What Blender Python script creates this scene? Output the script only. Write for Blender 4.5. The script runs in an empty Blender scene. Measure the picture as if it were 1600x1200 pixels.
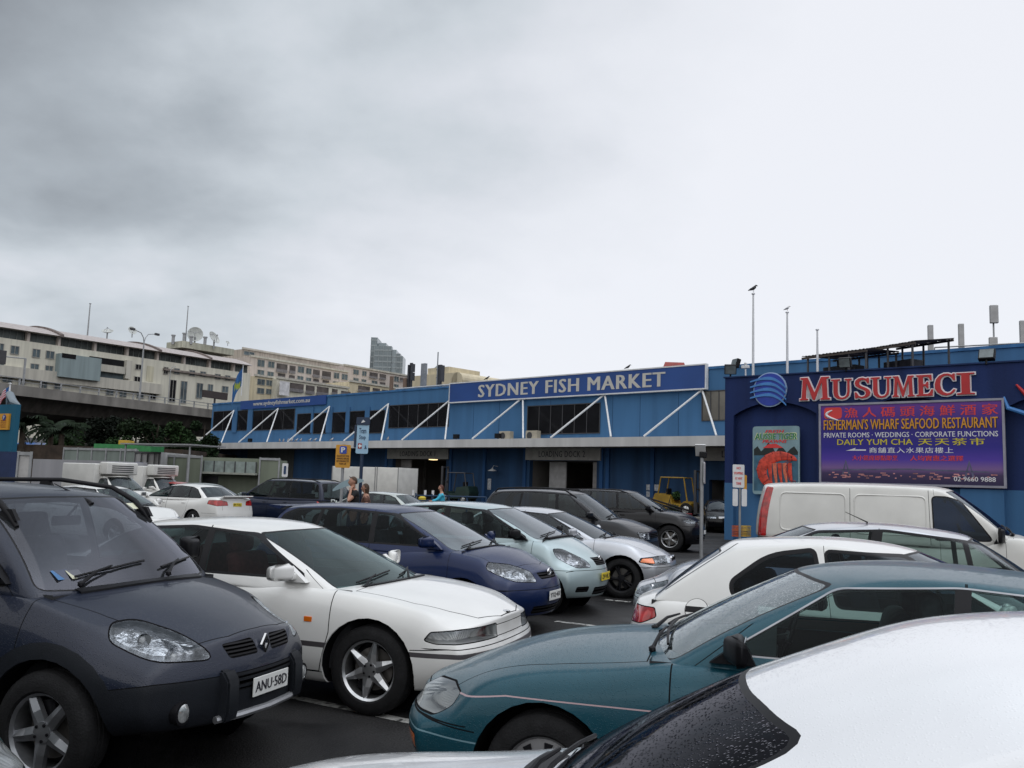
import bpy, bmesh, math, random
import numpy as np
from mathutils import Vector, Matrix
from mathutils.bvhtree import BVHTree
from mathutils import noise as mnoise
R = math.radians
SC = bpy.context.scene
COL = SC.collection
random.seed(7)

# ------------------------------------------------------------------ camera
F_PX = 1380.0; PITCH = math.atan(157 / F_PX); ROLL = math.atan(0.033); EYE = Vector((0, 0, 1.78))
_f = Vector((0, math.cos(PITCH), math.sin(PITCH))); _r0 = Vector((1, 0, 0)); _u0 = _r0.cross(_f)
_r = math.cos(ROLL) * _r0 + math.sin(ROLL) * _u0
_u = -math.sin(ROLL) * _r0 + math.cos(ROLL) * _u0
cd = bpy.data.cameras.new('camera'); cam = bpy.data.objects.new('camera', cd); COL.objects.link(cam)
cam.matrix_world = Matrix(((_r.x, _u.x, -_f.x, EYE.x), (_r.y, _u.y, -_f.y, EYE.y), (_r.z, _u.z, -_f.z, EYE.z), (0, 0, 0, 1)))
cd.sensor_width = 36; cd.lens = F_PX / 1600 * 36; cd.clip_start = 0.05; cd.clip_end = 6000
SC.camera = cam
SC.view_settings.view_transform = 'Standard'; SC.view_settings.look = 'None'
SC.view_settings.exposure = 0.22; SC.view_settings.gamma = 1
SC.view_settings.use_curve_mapping = False
SC.cycles.max_bounces = 8; SC.cycles.transparent_max_bounces = 16
SC.cycles.use_denoising = True
SC.cycles.caustics_reflective = False; SC.cycles.caustics_refractive = False

def ray(px, py):
    d = _f + (px - 800) / F_PX * _r - (py - 600) / F_PX * _u
    return d.normalized()
def at(px, py, depth):
    d = ray(px, py); return EYE + d * (depth / d.y)
def ground(px, py, z=0.0):
    d = ray(px, py); return EYE + d * ((z - EYE.z) / d.z)

# ------------------------------------------------------------------ sky and sun (overcast)
SUN_EL, SUN_AZ = R(48), R(-150)
w = bpy.data.worlds.new('World'); SC.world = w; w.use_nodes = True
nt = w.node_tree; nt.nodes.clear(); N = nt.nodes.new; L = nt.links.new
def nd(t, **k):
    n = N(t)
    for a, b in k.items():
        if a in n.inputs.keys(): n.inputs[a].default_value = b
        else: setattr(n, a, b)
    return n
def M(op, a, b=None, c=None, clamp=False):
    n = N('ShaderNodeMath'); n.operation = op; n.use_clamp = clamp
    for i, v in enumerate((a, b, c)):
        if v is None: continue
        if isinstance(v, (int, float)): n.inputs[i].default_value = v
        else: L(v, n.inputs[i])
    return n.outputs[0]
tc = N('ShaderNodeTexCoord'); sep = N('ShaderNodeSeparateXYZ'); L(tc.outputs['Generated'], sep.inputs[0])
X, Y, Z = sep.outputs
zc = M('MAXIMUM', Z, 0.0); den = M('ADD', zc, 0.40)
cmb = N('ShaderNodeCombineXYZ'); L(M('DIVIDE', X, den), cmb.inputs[0]); L(M('DIVIDE', Y, den), cmb.inputs[1]); cmb.inputs[2].default_value = 3.1
n1 = nd('ShaderNodeTexNoise', noise_dimensions='3D'); n1.inputs['Scale'].default_value = 0.85; n1.inputs['Detail'].default_value = 5; n1.inputs['Roughness'].default_value = .5; n1.inputs['Distortion'].default_value = .5
L(cmb.outputs[0], n1.inputs['Vector'])
n2 = nd('ShaderNodeTexNoise'); n2.inputs['Scale'].default_value = 2.6; n2.inputs['Detail'].default_value = 7; n2.inputs['Roughness'].default_value = .55
L(cmb.outputs[0], n2.inputs['Vector'])
# the heavy cloud bank lies to the upper left: falls off along the azimuth and towards the horizon
az = M('DIVIDE', X, M('ADD', M('ABSOLUTE', Y), 0.35))
left = M('MULTIPLY_ADD', az, -1.15, 0.10)
high = M('MULTIPLY_ADD', zc, 1.5, -0.38)
d0 = M('ADD', left, high)
d1 = M('ADD', d0, M('MULTIPLY', M('SUBTRACT', n1.outputs[0], 0.5), 2.0))
d2 = M('ADD', d1, M('MULTIPLY', M('SUBTRACT', n2.outputs[0], 0.42), 0.75))
cr = N('ShaderNodeValToRGB'); L(d2, cr.inputs[0])
e = cr.color_ramp.elements
e[0].position = 0.0; e[0].color = (0.725, 0.74, 0.785, 1)
e[1].position = 1.0; e[1].color = (0.22, 0.24, 0.265, 1)
for p, c in ((0.20, (0.675, 0.695, 0.74, 1)), (0.36, (0.60, 0.625, 0.67, 1)), (0.52, (0.50, 0.54, 0.58, 1)), (0.72, (0.35, 0.385, 0.42, 1))):
    q = e.new(p); q.color = c
sky = N('ShaderNodeTexSky'); sky.sky_type = 'NISHITA'; sky.sun_disc = False; sky.sun_elevation = SUN_EL; sky.sun_rotation = SUN_AZ
add = N('ShaderNodeMixRGB'); add.blend_type = 'ADD'; add.inputs[0].default_value = 1.0
skm = N('ShaderNodeMixRGB'); skm.blend_type = 'MULTIPLY'; skm.inputs[0].default_value = 1; L(sky.outputs[0], skm.inputs[1]); skm.inputs[2].default_value = (.05, .05, .05, 1)
# cloud colour is divided by the background strength, the clear sky glows faintly through it
sc10 = N('ShaderNodeMixRGB'); sc10.blend_type = 'MULTIPLY'; sc10.inputs[0].default_value = 1; L(cr.outputs[0], sc10.inputs[1]); sc10.inputs[2].default_value = (10, 10, 10, 1)
L(sc10.outputs[0], add.inputs[1]); L(skm.outputs[0], add.inputs[2])
# an overcast dome is brightest overhead
zb_ = M('MULTIPLY_ADD', M('MULTIPLY', M('SUBTRACT', zc, .62), 3.3, clamp=True), 1.9, 1.0)
# dome darkened low at sides and behind for unmodelled surroundings, deepening the car sides
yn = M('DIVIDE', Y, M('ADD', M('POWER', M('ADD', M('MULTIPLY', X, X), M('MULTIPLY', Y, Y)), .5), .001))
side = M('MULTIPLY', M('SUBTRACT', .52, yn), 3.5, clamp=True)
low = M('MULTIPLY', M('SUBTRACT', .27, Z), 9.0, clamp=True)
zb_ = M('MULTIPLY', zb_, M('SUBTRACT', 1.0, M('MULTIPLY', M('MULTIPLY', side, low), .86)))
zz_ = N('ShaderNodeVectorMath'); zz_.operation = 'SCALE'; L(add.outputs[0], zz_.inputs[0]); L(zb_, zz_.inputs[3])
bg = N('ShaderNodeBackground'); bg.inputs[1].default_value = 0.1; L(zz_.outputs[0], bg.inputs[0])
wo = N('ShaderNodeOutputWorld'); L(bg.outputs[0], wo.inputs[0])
sl = bpy.data.lights.new('sun', 'SUN'); sl.energy = 1.1; sl.angle = R(110); sl.color = (1, .97, .93)
so = bpy.data.objects.new('sun', sl); COL.objects.link(so)
sd = Vector((math.sin(SUN_AZ) * math.cos(SUN_EL), math.cos(SUN_AZ) * math.cos(SUN_EL), math.sin(SUN_EL)))
so.rotation_euler = sd.to_track_quat('Z', 'Y').to_euler()

# ------------------------------------------------------------------ materials
MATS = {}
def new_mat(name):
    m = bpy.data.materials.new(name); m.use_nodes = True; MATS[name] = m
    return m, m.node_tree, m.node_tree.nodes['Principled BSDF']
def col4(c): return (c[0], c[1], c[2], 1)
def noise_mix(t, c1, c2, scale, detail=4, lo=.35, hi=.65, coord='Object', vec=None):
    tcn = t.nodes.new('ShaderNodeTexCoord'); n = t.nodes.new('ShaderNodeTexNoise')
    n.inputs['Scale'].default_value = scale; n.inputs['Detail'].default_value = detail
    if vec:
        mp = t.nodes.new('ShaderNodeMapping'); mp.inputs['Scale'].default_value = vec
        t.links.new(tcn.outputs[coord], mp.inputs[0]); t.links.new(mp.outputs[0], n.inputs['Vector'])
    else: t.links.new(tcn.outputs[coord], n.inputs['Vector'])
    r = t.nodes.new('ShaderNodeValToRGB'); r.color_ramp.elements[0].position = lo; r.color_ramp.elements[1].position = hi
    r.color_ramp.elements[0].color = col4(c1); r.color_ramp.elements[1].color = col4(c2)
    t.links.new(n.outputs[0], r.inputs[0]); return r.outputs[0], n, tcn
def mat(name, c, rough=.6, metal=0, var=.12, scale=3, bump=0, bscale=40, spec=.5, coat=0, emit=None, vec=None, coord='Object'):
    if name in MATS: return MATS[name]
    m, t, p = new_mat(name)
    if var:
        o, n, tcn = noise_mix(t, [x * (1 - var) for x in c], [min(1, x * (1 + var)) for x in c], scale, vec=vec, coord=coord)
        t.links.new(o, p.inputs['Base Color'])
    else: p.inputs['Base Color'].default_value = col4(c)
    p.inputs['Roughness'].default_value = rough; p.inputs['Metallic'].default_value = metal
    p.inputs['Specular IOR Level'].default_value = spec; p.inputs['Coat Weight'].default_value = coat; p.inputs['Coat Roughness'].default_value = .03
    if emit:
        p.inputs['Emission Color'].default_value = col4(emit[0]); p.inputs['Emission Strength'].default_value = emit[1]
    if bump:
        tcn = t.nodes.new('ShaderNodeTexCoord'); n = t.nodes.new('ShaderNodeTexNoise'); n.inputs['Scale'].default_value = bscale; n.inputs['Detail'].default_value = 3
        t.links.new(tcn.outputs['Object'], n.inputs['Vector'])
        b = t.nodes.new('ShaderNodeBump'); b.inputs['Strength'].default_value = bump; b.inputs['Distance'].default_value = .02
        t.links.new(n.outputs[0], b.inputs['Height']); t.links.new(b.outputs[0], p.inputs['Normal'])
    return m
def drops(t, scale, strength, thr=.33):
    """rain drops: one round drop in some of the cells"""
    tcn = t.nodes.new('ShaderNodeTexCoord')
    v = t.nodes.new('ShaderNodeTexVoronoi'); v.inputs['Scale'].default_value = scale
    t.links.new(tcn.outputs['Object'], v.inputs['Vector'])
    s = t.nodes.new('ShaderNodeSeparateColor'); t.links.new(v.outputs['Color'], s.inputs[0])
    m1 = t.nodes.new('ShaderNodeMath'); m1.operation = 'MULTIPLY'; m1.inputs[1].default_value = thr * 1.6; t.links.new(s.outputs[0], m1.inputs[0])
    m2 = t.nodes.new('ShaderNodeMath'); m2.operation = 'SUBTRACT'; t.links.new(m1.outputs[0], m2.inputs[0]); t.links.new(v.outputs['Distance'], m2.inputs[1])
    m3 = t.nodes.new('ShaderNodeMath'); m3.operation = 'MAXIMUM'; m3.inputs[1].default_value = 0; t.links.new(m2.outputs[0], m3.inputs[0])
    m4 = t.nodes.new('ShaderNodeMath'); m4.operation = 'POWER'; m4.inputs[1].default_value = .5; t.links.new(m3.outputs[0], m4.inputs[0])
    b = t.nodes.new('ShaderNodeBump'); b.inputs['Strength'].default_value = strength; b.inputs['Distance'].default_value = .004
    t.links.new(m4.outputs[0], b.inputs['Height']); return b.outputs[0], m4.outputs[0]
def paint(name, c, metal=.0, rough=.35, wet=0, flake=0.05, coat=1.0, dirt=.12):
    if name in MATS: return MATS[name]
    m, t, p = new_mat(name)
    o, n, tcn = noise_mix(t, [x * (1 - dirt) for x in c], c, 2.2, 6, .3, .62)
    if max(c) < .2: coat *= .4; p.inputs['Specular IOR Level'].default_value = .25
    t.links.new(o, p.inputs['Base Color'])
    p.inputs['Metallic'].default_value = metal; p.inputs['Roughness'].default_value = rough
    p.inputs['Coat Weight'].default_value = coat; p.inputs['Coat Roughness'].default_value = .05; p.inputs['Coat IOR'].default_value = 1.5
    if wet:
        b, h = drops(t, 150, wet); t.links.new(b, p.inputs['Coat Normal']); t.links.new(b, p.inputs['Normal'])
    return m
def glass(name, tint=(.35, .42, .40), rough=.02, wet=0, rim=.04, ior=1.5, haze=0.0, refl=(.66, .70, .74)):
    if name in MATS: return MATS[name]
    m, t, p = new_mat(name); t.nodes.remove(p)
    out = [n for n in t.nodes if n.type == 'OUTPUT_MATERIAL'][0]
    tr = t.nodes.new('ShaderNodeBsdfTransparent'); tr.inputs[0].default_value = col4(tint)
    gl = t.nodes.new('ShaderNodeBsdfGlossy'); gl.inputs['Roughness'].default_value = rough; gl.inputs[0].default_value = col4(refl)
    fr = t.nodes.new('ShaderNodeLayerWeight'); fr.inputs[0].default_value = .5
    pw = t.nodes.new('ShaderNodeMath'); pw.operation = 'POWER'; pw.inputs[1].default_value = 3.6; t.links.new(fr.outputs['Facing'], pw.inputs[0])
    md = t.nodes.new('ShaderNodeMath'); md.operation = 'MULTIPLY_ADD'; md.inputs[1].default_value = .9; md.inputs[2].default_value = rim + .014; md.use_clamp = True
    t.links.new(pw.outputs[0], md.inputs[0])
    mx = t.nodes.new('ShaderNodeMixShader'); t.links.new(md.outputs[0], mx.inputs[0]); t.links.new(tr.outputs[0], mx.inputs[1]); t.links.new(gl.outputs[0], mx.inputs[2])
    last = mx.outputs[0]
    if haze:  # grime and condensation on the pane
        df = t.nodes.new('ShaderNodeBsdfDiffuse'); df.inputs[0].default_value = (.55, .58, .6, 1)
        m2 = t.nodes.new('ShaderNodeMixShader'); m2.inputs[0].default_value = haze
        t.links.new(last, m2.inputs[1]); t.links.new(df.outputs[0], m2.inputs[2]); last = m2.outputs[0]
    t.links.new(last, out.inputs[0])
    if wet:
        b, h = drops(t, 130, wet, .36); t.links.new(b, gl.inputs['Normal']); t.links.new(b, fr.inputs['Normal'])
    return m
BLACK = lambda: mat('black_plastic', (.008, .008, .010), .48, var=.2, scale=8, spec=.2)
RUBBER = lambda: mat('tyre_rubber', (.011, .011, .012), .8, var=.25, scale=14, bump=.3, bscale=90, spec=.3)
CHROME = lambda: mat('chrome', (.75, .76, .78), .12, metal=1, var=.05)
ALLOY = lambda: mat('alloy', (.56, .57, .58), .32, metal=.9, var=.2, scale=9)
GAP = lambda: mat('shut_line', (.006, .006, .007), .9, var=0, spec=.1)
INTER = lambda: mat('interior_dark', (.022, .023, .026), .8, var=.25, scale=6)
LINING = lambda: mat('lining', (.12, .12, .115), .9, var=.1)
SEAT = lambda: mat('seat_cloth', (.055, .058, .065), .9, var=.2, scale=20)

# ------------------------------------------------------------------ object helpers
def link(o, parent=None):
    COL.objects.link(o)
    if parent is not None: o.parent = parent
    return o
def tag(o, label=None, cat=None, group=None, kind=None):
    if label: o['label'] = label
    if cat: o['category'] = cat
    if group: o['group'] = group
    if kind: o['kind'] = kind
    return o
def thing(name, label, cat, loc=(0, 0, 0), rz=0.0, group=None):
    o = bpy.data.objects.new(name, None); o.empty_display_size = .2; o.location = loc; o.rotation_euler = (0, 0, rz)
    link(o); return tag(o, label, cat, group)
def finish(name, bm, m, parent=None, smooth=False, loc=None, rot=None, sharp=40):
    me = bpy.data.meshes.new(name)
    if smooth:
        ca = math.cos(R(sharp))
        for f in bm.faces: f.smooth = True
        for e_ in bm.edges:
            if len(e_.link_faces) == 2:
                a, b = e_.link_faces
                if a.normal.dot(b.normal) < ca: e_.smooth = False
    bm.to_mesh(me); bm.free()
    for q in (m if isinstance(m, (list, tuple)) else [m]): me.materials.append(q)
    o = bpy.data.objects.new(name, me)
    if loc is not None: o.location = loc
    if rot is not None: o.rotation_euler = rot
    return link(o, parent)
def BM(): return bmesh.new()
def box(bm, x0, x1, y0, y1, z0, z1, mi=0, bev=0):
    r = bmesh.ops.create_cube(bm, size=1)
    vs = r['verts']
    for v in vs:
        v.co = Vector((x0 + (v.co.x + .5) * (x1 - x0), y0 + (v.co.y + .5) * (y1 - y0), z0 + (v.co.z + .5) * (z1 - z0)))
    fs = {f for v in vs for f in v.link_faces}
    for f in fs: f.material_index = mi
    if bev:
        es = list({e_ for f in fs for e_ in f.edges})
        bmesh.ops.bevel(bm, geom=es, offset=bev, segments=3, affect='EDGES', profile=.5)
    return vs
def prism(bm, pts, axis, a0, a1, mi=0):
    """polygon pts (2D) pushed along axis 'x','y' or 'z'"""
    def P(u, v, a): return {'x': (a, u, v), 'y': (u, a, v), 'z': (u, v, a)}[axis]
    A = [bm.verts.new(P(u, v, a0)) for u, v in pts]; B = [bm.verts.new(P(u, v, a1)) for u, v in pts]
    fs = [bm.faces.new(A), bm.faces.new(B[::-1])]
    n = len(pts)
    for i in range(n): fs.append(bm.faces.new((A[i], B[i], B[(i + 1) % n], A[(i + 1) % n])))
    for f in fs: f.material_index = mi
    bmesh.ops.recalc_face_normals(bm, faces=fs)
    return fs
def tube(bm, pts, r, n=8, mi=0, cap=True):
    pts = [Vector(p) for p in pts]; rs = r if isinstance(r, (list, tuple)) else [r] * len(pts)
    rings = []; up = None
    for i, p in enumerate(pts):
        a = pts[max(0, i - 1)]; b = pts[min(len(pts) - 1, i + 1)]; d = (b - a).normalized()
        if up is None:
            up = Vector((0, 0, 1)) if abs(d.z) < .9 else Vector((1, 0, 0))
        s = d.cross(up).normalized(); up = s.cross(d).normalized()
        rings.append([bm.verts.new(p + rs[i] * (math.cos(t) * s + math.sin(t) * up)) for t in [2 * math.pi * k / n for k in range(n)]])
    fs = []
    for A, B in zip(rings, rings[1:]):
        for k in range(n): fs.append(bm.faces.new((A[k], A[(k + 1) % n], B[(k + 1) % n], B[k])))
    if cap: fs.append(bm.faces.new(rings[0][::-1])); fs.append(bm.faces.new(rings[-1]))
    for f in fs: f.material_index = mi
    bmesh.ops.recalc_face_normals(bm, faces=fs)
    return fs
def lathe(bm, prof, n=32, axis='y', mi=0, closed=False, at_=(0, 0, 0), cap=True):
    """prof list of (radius, along)"""
    o = Vector(at_); rings = []
    for r, a in prof:
        ring = []
        for k in range(n):
            t = 2 * math.pi * k / n; c, s = r * math.cos(t), r * math.sin(t)
            ring.append(bm.verts.new(o + Vector({'y': (c, a, s), 'x': (a, c, s), 'z': (c, s, a)}[axis])))
        rings.append(ring)
    pairs = list(zip(rings, rings[1:])) + ([(rings[-1], rings[0])] if closed else [])
    fs = []
    for A, B in pairs:
        for k in range(n): fs.append(bm.faces.new((A[k], A[(k + 1) % n], B[(k + 1) % n], B[k])))
    if cap and not closed:
        if prof[0][0] > 1e-4: fs.append(bm.faces.new(rings[0][::-1]))
        if prof[-1][0] > 1e-4: fs.append(bm.faces.new(rings[-1]))
    for f in fs: f.material_index = mi
    bmesh.ops.recalc_face_normals(bm, faces=fs)
    return fs
def ball(bm, c, r, sub=2, scale=(1, 1, 1), mi=0):
    q = bmesh.ops.create_icosphere(bm, subdivisions=sub, radius=r)
    for v in q['verts']: v.co = Vector(c) + Vector((v.co.x * scale[0], v.co.y * scale[1], v.co.z * scale[2]))
    for f in {f for v in q['verts'] for f in v.link_faces}: f.material_index = mi
def text_mesh(s, w=None, h=None, bold=0.0, ext=0.004, shear=0, sp=1.0):
    """text as a mesh in the local x-y plane, centred, scaled into w by h"""
    c = bpy.data.curves.new('t', 'FONT'); c.body = s; c.size = 1; c.extrude = 0; c.shear = shear; c.space_character = sp
    c.resolution_u = 2; c.align_x = 'CENTER'
    o = bpy.data.objects.new('t', c); COL.objects.link(o)
    dg = bpy.context.evaluated_depsgraph_get(); me = bpy.data.meshes.new_from_object(o.evaluated_get(dg))
    bpy.data.objects.remove(o); bpy.data.curves.remove(c)
    bm = bmesh.new(); bm.from_mesh(me); bpy.data.meshes.remove(me)
    if not bm.verts: return bm
    xs = [v.co.x for v in bm.verts]; ys = [v.co.y for v in bm.verts]
    cx, cy = (min(xs) + max(xs)) / 2, (min(ys) + max(ys)) / 2; sx = (w / (max(xs) - min(xs))) if w else None; sy = (h / (max(ys) - min(ys))) if h else None
    sx = sx or sy; sy = sy or sx
    for v in bm.verts: v.co = Vector(((v.co.x - cx) * sx, (v.co.y - cy) * sy, 0))
    if bold > .006:     # a heavier weight: the same glyphs struck twice more, a hair proud of each other
        src = bm.faces[:]
        for k, d in ((1, -bold * 1.1 * sx), (2, bold * 1.1 * sx)):
            r = bmesh.ops.duplicate(bm, geom=src)
            for v in r['geom']:
                if isinstance(v, bmesh.types.BMVert): v.co.x += d; v.co.z += .0007 * k
    if ext:
        r = bmesh.ops.extrude_face_region(bm, geom=bm.faces[:])
        for v in r['geom']:
            if isinstance(v, bmesh.types.BMVert): v.co.z += ext
        bmesh.ops.recalc_face_normals(bm, faces=bm.faces[:])
    return bm
def on_plane(bm, origin, ux, uy):
    """lay the local x-y plane of bm on the plane spanned by ux, uy at origin"""
    ux = Vector(ux).normalized(); uy = Vector(uy).normalized(); n = ux.cross(uy); o = Vector(origin)
    for v in bm.verts: v.co = o + ux * v.co.x + uy * v.co.y + n * v.co.z
    return bm
def pchip(pts):
    pts = sorted(pts); x = np.array([p[0] for p in pts], float); y = np.array([p[1] for p in pts], float)
    if len(x) == 1: return lambda q: float(y[0])
    h = np.diff(x); d = np.diff(y) / h; m = np.zeros(len(x))
    if len(x) == 2: m[:] = d[0]
    else:
        for i in range(1, len(x) - 1):
            if d[i - 1] * d[i] > 0:
                w1 = 2 * h[i] + h[i - 1]; w2 = h[i] + 2 * h[i - 1]; m[i] = (w1 + w2) / (w1 / d[i - 1] + w2 / d[i])
        m[0] = d[0]; m[-1] = d[-1]
    X_, Y_, H_, M_ = x.tolist(), y.tolist(), h.tolist(), m.tolist()
    def f(q):
        if q <= X_[0]: return Y_[0]
        if q >= X_[-1]: return Y_[-1]
        i = int(np.searchsorted(x, q)) - 1; i = max(0, i)
        t = (q - X_[i]) / H_[i]; a = Y_[i]; b = Y_[i + 1]; t2 = t * t; t3 = t2 * t
        return a * (2 * t3 - 3 * t2 + 1) + M_[i] * H_[i] * (t3 - 2 * t2 + t) + b * (3 * t2 - 2 * t3) + M_[i + 1] * H_[i] * (t3 - t2)
    return f
def ccw(p):
    a = sum(p[i][0] * p[(i + 1) % len(p)][1] - p[(i + 1) % len(p)][0] * p[i][1] for i in range(len(p)))
    return list(p) if a > 0 else list(p)[::-1]
def rnd(p, r, n=4):
    """round the corners of a convex polygon"""
    p = ccw(p); out = []; m = len(p)
    for i in range(m):
        P = Vector(p[i][:2]); A = Vector(p[i - 1][:2]); B = Vector(p[(i + 1) % m][:2])
        rr = r[i] if isinstance(r, (list, tuple)) else r
        da, db = (A - P), (B - P); t = min(rr, da.length * .45, db.length * .45)
        a = P + da.normalized() * t; b = P + db.normalized() * t
        if rr < 1e-3: out.append(tuple(P)); continue
        for k in range(n + 1):
            s = k / n; q = a * (1 - s) ** 2 + P * 2 * s * (1 - s) + b * s * s; out.append(tuple(q))
    return out
def offs(p, d):
    """grow (d>0) or shrink a convex polygon"""
    p = ccw(p); m = len(p); out = []
    q = [p[0]]
    for a in p[1:]:
        if (Vector(a) - Vector(q[-1])).length > 2e-3: q.append(a)
    if (Vector(q[0]) - Vector(q[-1])).length < 2e-3: q.pop()
    p = q; m = len(p)
    for i in range(m):
        A, P, B = Vector(p[i - 1]), Vector(p[i]), Vector(p[(i + 1) % m])
        e1 = (P - A).normalized(); e2 = (B - P).normalized(); n1_ = Vector((e1.y, -e1.x)); n2_ = Vector((e2.y, -e2.x))
        k = (n1_ + n2_); k = k / max(.3, (k.length_squared / 2)); out.append(tuple(P + k * d))
    return out

# ================================================================== setting
def horizon(px):
    d = _f + (px - 800) / F_PX * _r; return 600 + F_PX * d.z / _u.z
class Frame:
    """a vertical wall plane: x runs along it to the right, y into the building, z up"""
    def __init__(s, px0, depth, vp, right=False):
        d = ray(vp, horizon(vp)); d.z = 0; d.normalize(); s.ux = d if right else -d
        s.uy = Vector((-s.ux.y, s.ux.x, 0)); p = at(px0, 600, depth); s.o = Vector((p.x, p.y, 0)); s.rz = math.atan2(s.ux.y, s.ux.x)
    def loc(s, px, py, off=0.0):
        d = ray(px, py); t = ((s.o + s.uy * off) - EYE).dot(s.uy) / d.dot(s.uy); p = EYE + d * t
        return (p - s.o).dot(s.ux), p.z
    def rect(s, x0, y0, x1, y1, off=0.0):
        ym, xm = (y0 + y1) / 2, (x0 + x1) / 2
        return s.loc(x0, ym, off)[0], s.loc(x1, ym, off)[0], s.loc(xm, y1, off)[1], s.loc(xm, y0, off)[1]
    def world(s, a, off, z): return s.o + s.ux * a + s.uy * off + Vector((0, 0, z))
    def thing(s, name, label, cat, a=0, off=0, z=0, group=None): return thing(name, label, cat, s.world(a, off, z), s.rz, group)
# ------------------------------------------------------------------ materials of the setting
def streaked(name, c, rough=.75, amt=.22, sc=(1.5, 1.5, .12), bump=.12, bs=30, spec=.3):
    if name in MATS: return MATS[name]
    m = mat(name, c, rough, var=amt, scale=1.0, vec=sc, bump=bump, bscale=bs, spec=spec); return m
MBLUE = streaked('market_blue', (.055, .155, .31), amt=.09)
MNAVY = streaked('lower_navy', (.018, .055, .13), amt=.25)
NAVYW = streaked('wall_navy', (.011, .026, .105), amt=.2, bump=.3, bs=12)
LBLUE = streaked('wall_light_blue', (.048, .14, .29), amt=.10)
GREYF = streaked('fascia_grey', (.56, .56, .56), amt=.10)
WGLASS = mat('building_glass_dark', (.012, .012, .014), .12, var=.3, spec=.3, scale=.6)
WGLASSB = mat('building_glass_grey', (.10, .13, .145), .15, var=.35, scale=.5, spec=.5)
FRAME = mat('window_frame_dark', (.05, .05, .055), .5)
WHITEM = mat('white_metal', (.72, .73, .74), .45, var=.06)
STEEL = mat('galvanised', (.33, .34, .35), .5, metal=.4, var=.12)
CONC = streaked('concrete', (.20, .19, .175), amt=.28, sc=(.6, .6, .2))
def ground_mat():
    m, t, p = new_mat('asphalt')
    o, n, tcn = noise_mix(t, (.011, .011, .012), (.030, .029, .029), .55, 8, .36, .66)
    o2, n2, _ = noise_mix(t, (.45, .45, .45), (1.9, 1.9, 1.9), 70, 5, .36, .68)
    mx = t.nodes.new('ShaderNodeMixRGB'); mx.blend_type = 'MULTIPLY'; mx.inputs[0].default_value = 1; t.links.new(o, mx.inputs[1]); t.links.new(o2, mx.inputs[2]); t.links.new(mx.outputs[0], p.inputs['Base Color'])
    st, n3, _ = noise_mix(t, (1, 1, 1), (.35, .35, .36), 1.7, 3, .60, .68); mx2 = t.nodes.new('ShaderNodeMixRGB'); mx2.blend_type = 'MULTIPLY'; mx2.inputs[0].default_value = 1; t.links.new(mx.outputs[0], mx2.inputs[1]); t.links.new(st, mx2.inputs[2]); t.links.new(mx2.outputs[0], p.inputs['Base Color'])
    rr = t.nodes.new('ShaderNodeMapRange'); rr.inputs[1].default_value = .4; rr.inputs[2].default_value = .62; rr.inputs[3].default_value = .38; rr.inputs[4].default_value = .85; t.links.new(n.outputs[0], rr.inputs[0]); t.links.new(rr.outputs[0], p.inputs['Roughness'])
    p.inputs['Specular IOR Level'].default_value = .28
    b = t.nodes.new('ShaderNodeBump'); b.inputs['Strength'].default_value = .5; b.inputs['Distance'].default_value = .01; t.links.new(n2.outputs[0], b.inputs['Height']); t.links.new(b.outputs[0], p.inputs['Normal'])
    return m
b = BM(); box(b, -900, 900, -60, 1600, -.5, 0); finish('ground', b, ground_mat())['kind'] = 'structure'
# painted bay lines run with the cars
def bay_line(p, q, w_=.10):
    b = BM(); P, Q = ground(*p), ground(*q); d = (Q - P).normalized(); n = Vector((-d.y, d.x, 0)) * w_ / 2
    nn = 24; vs = []
    for i in range(nn + 1):
        c = P + (Q - P) * i / nn; k = 1 + .12 * mnoise.noise(c * 3); vs.append((b.verts.new((c.x + n.x * k, c.y + n.y * k, .004)), b.verts.new((c.x - n.x * k, c.y - n.y * k, .004))))
    for A, B in zip(vs, vs[1:]): b.faces.new((A[0], A[1], B[1], B[0]))
    bmesh.ops.recalc_face_normals(b, faces=b.faces[:]); o = finish('parking_line', b, LINEM); o['kind'] = 'structure'; return o
def worn():
    m, t, p = new_mat('worn_line_paint'); o, n, c = noise_mix(t, (.05, .05, .05), (.42, .42, .40), 14, 6, .38, .52); t.links.new(o, p.inputs['Base Color']); p.inputs['Roughness'].default_value = .7; return m
LINEM = worn()
for a, c in (((300, 1056), (668, 1134)), ((868, 971), (985, 985)), ((945, 937), (985, 941)), ((1010, 905), (1100, 915))): bay_line(a, c)

# ------------------------------------------------------------------ the long blue market building
FM = Frame(1133, 46, -705)
mk_b = FM.thing('market_building', 'long two-storey blue market building with a white canopy and loading docks', 'building')
L0 = FM.loc(331, 650)[0]; L1 = 26.0
zc_t = FM.loc(900, 684, -2.3)[1]; zc_b = FM.loc(900, 698, -2.3)[1]
ztop = FM.loc(520, 617)[1]; sgL = FM.loc(708, 600)[0]; sgR = FM.loc(1106, 600)[0]
zsT = FM.loc(1105, 571)[1]; zsB = FM.loc(1105, 607)[1]; zwall2 = FM.loc(1120, 580)[1]
b = BM(); box(b, L0, L1, 0, 14, zc_t - .35, ztop)                       # upper storey
box(b, sgL - .05, L1, .02, 13.9, ztop, zwall2)                    # taller block on the right
finish('upper_wall', b, MBLUE, mk_b)
b = BM(); box(b, L0 - .03, L1 + .02, -.06, .0, ztop - .12, ztop + .02); finish('parapet_cap', b, streaked('cap_blue', (.045, .15, .33)), mk_b)
b = BM()
for px in (520, 577, 640, 740, 780, 860, 957, 1000, 1060): s_ = FM.loc(px, 650)[0]; box(b, s_ - .015, s_ + .015, -.004, .01, zc_t + .1, min(ztop, zsB) - .15)
finish('panel_joints', b, MNAVY, mk_b)
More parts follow.
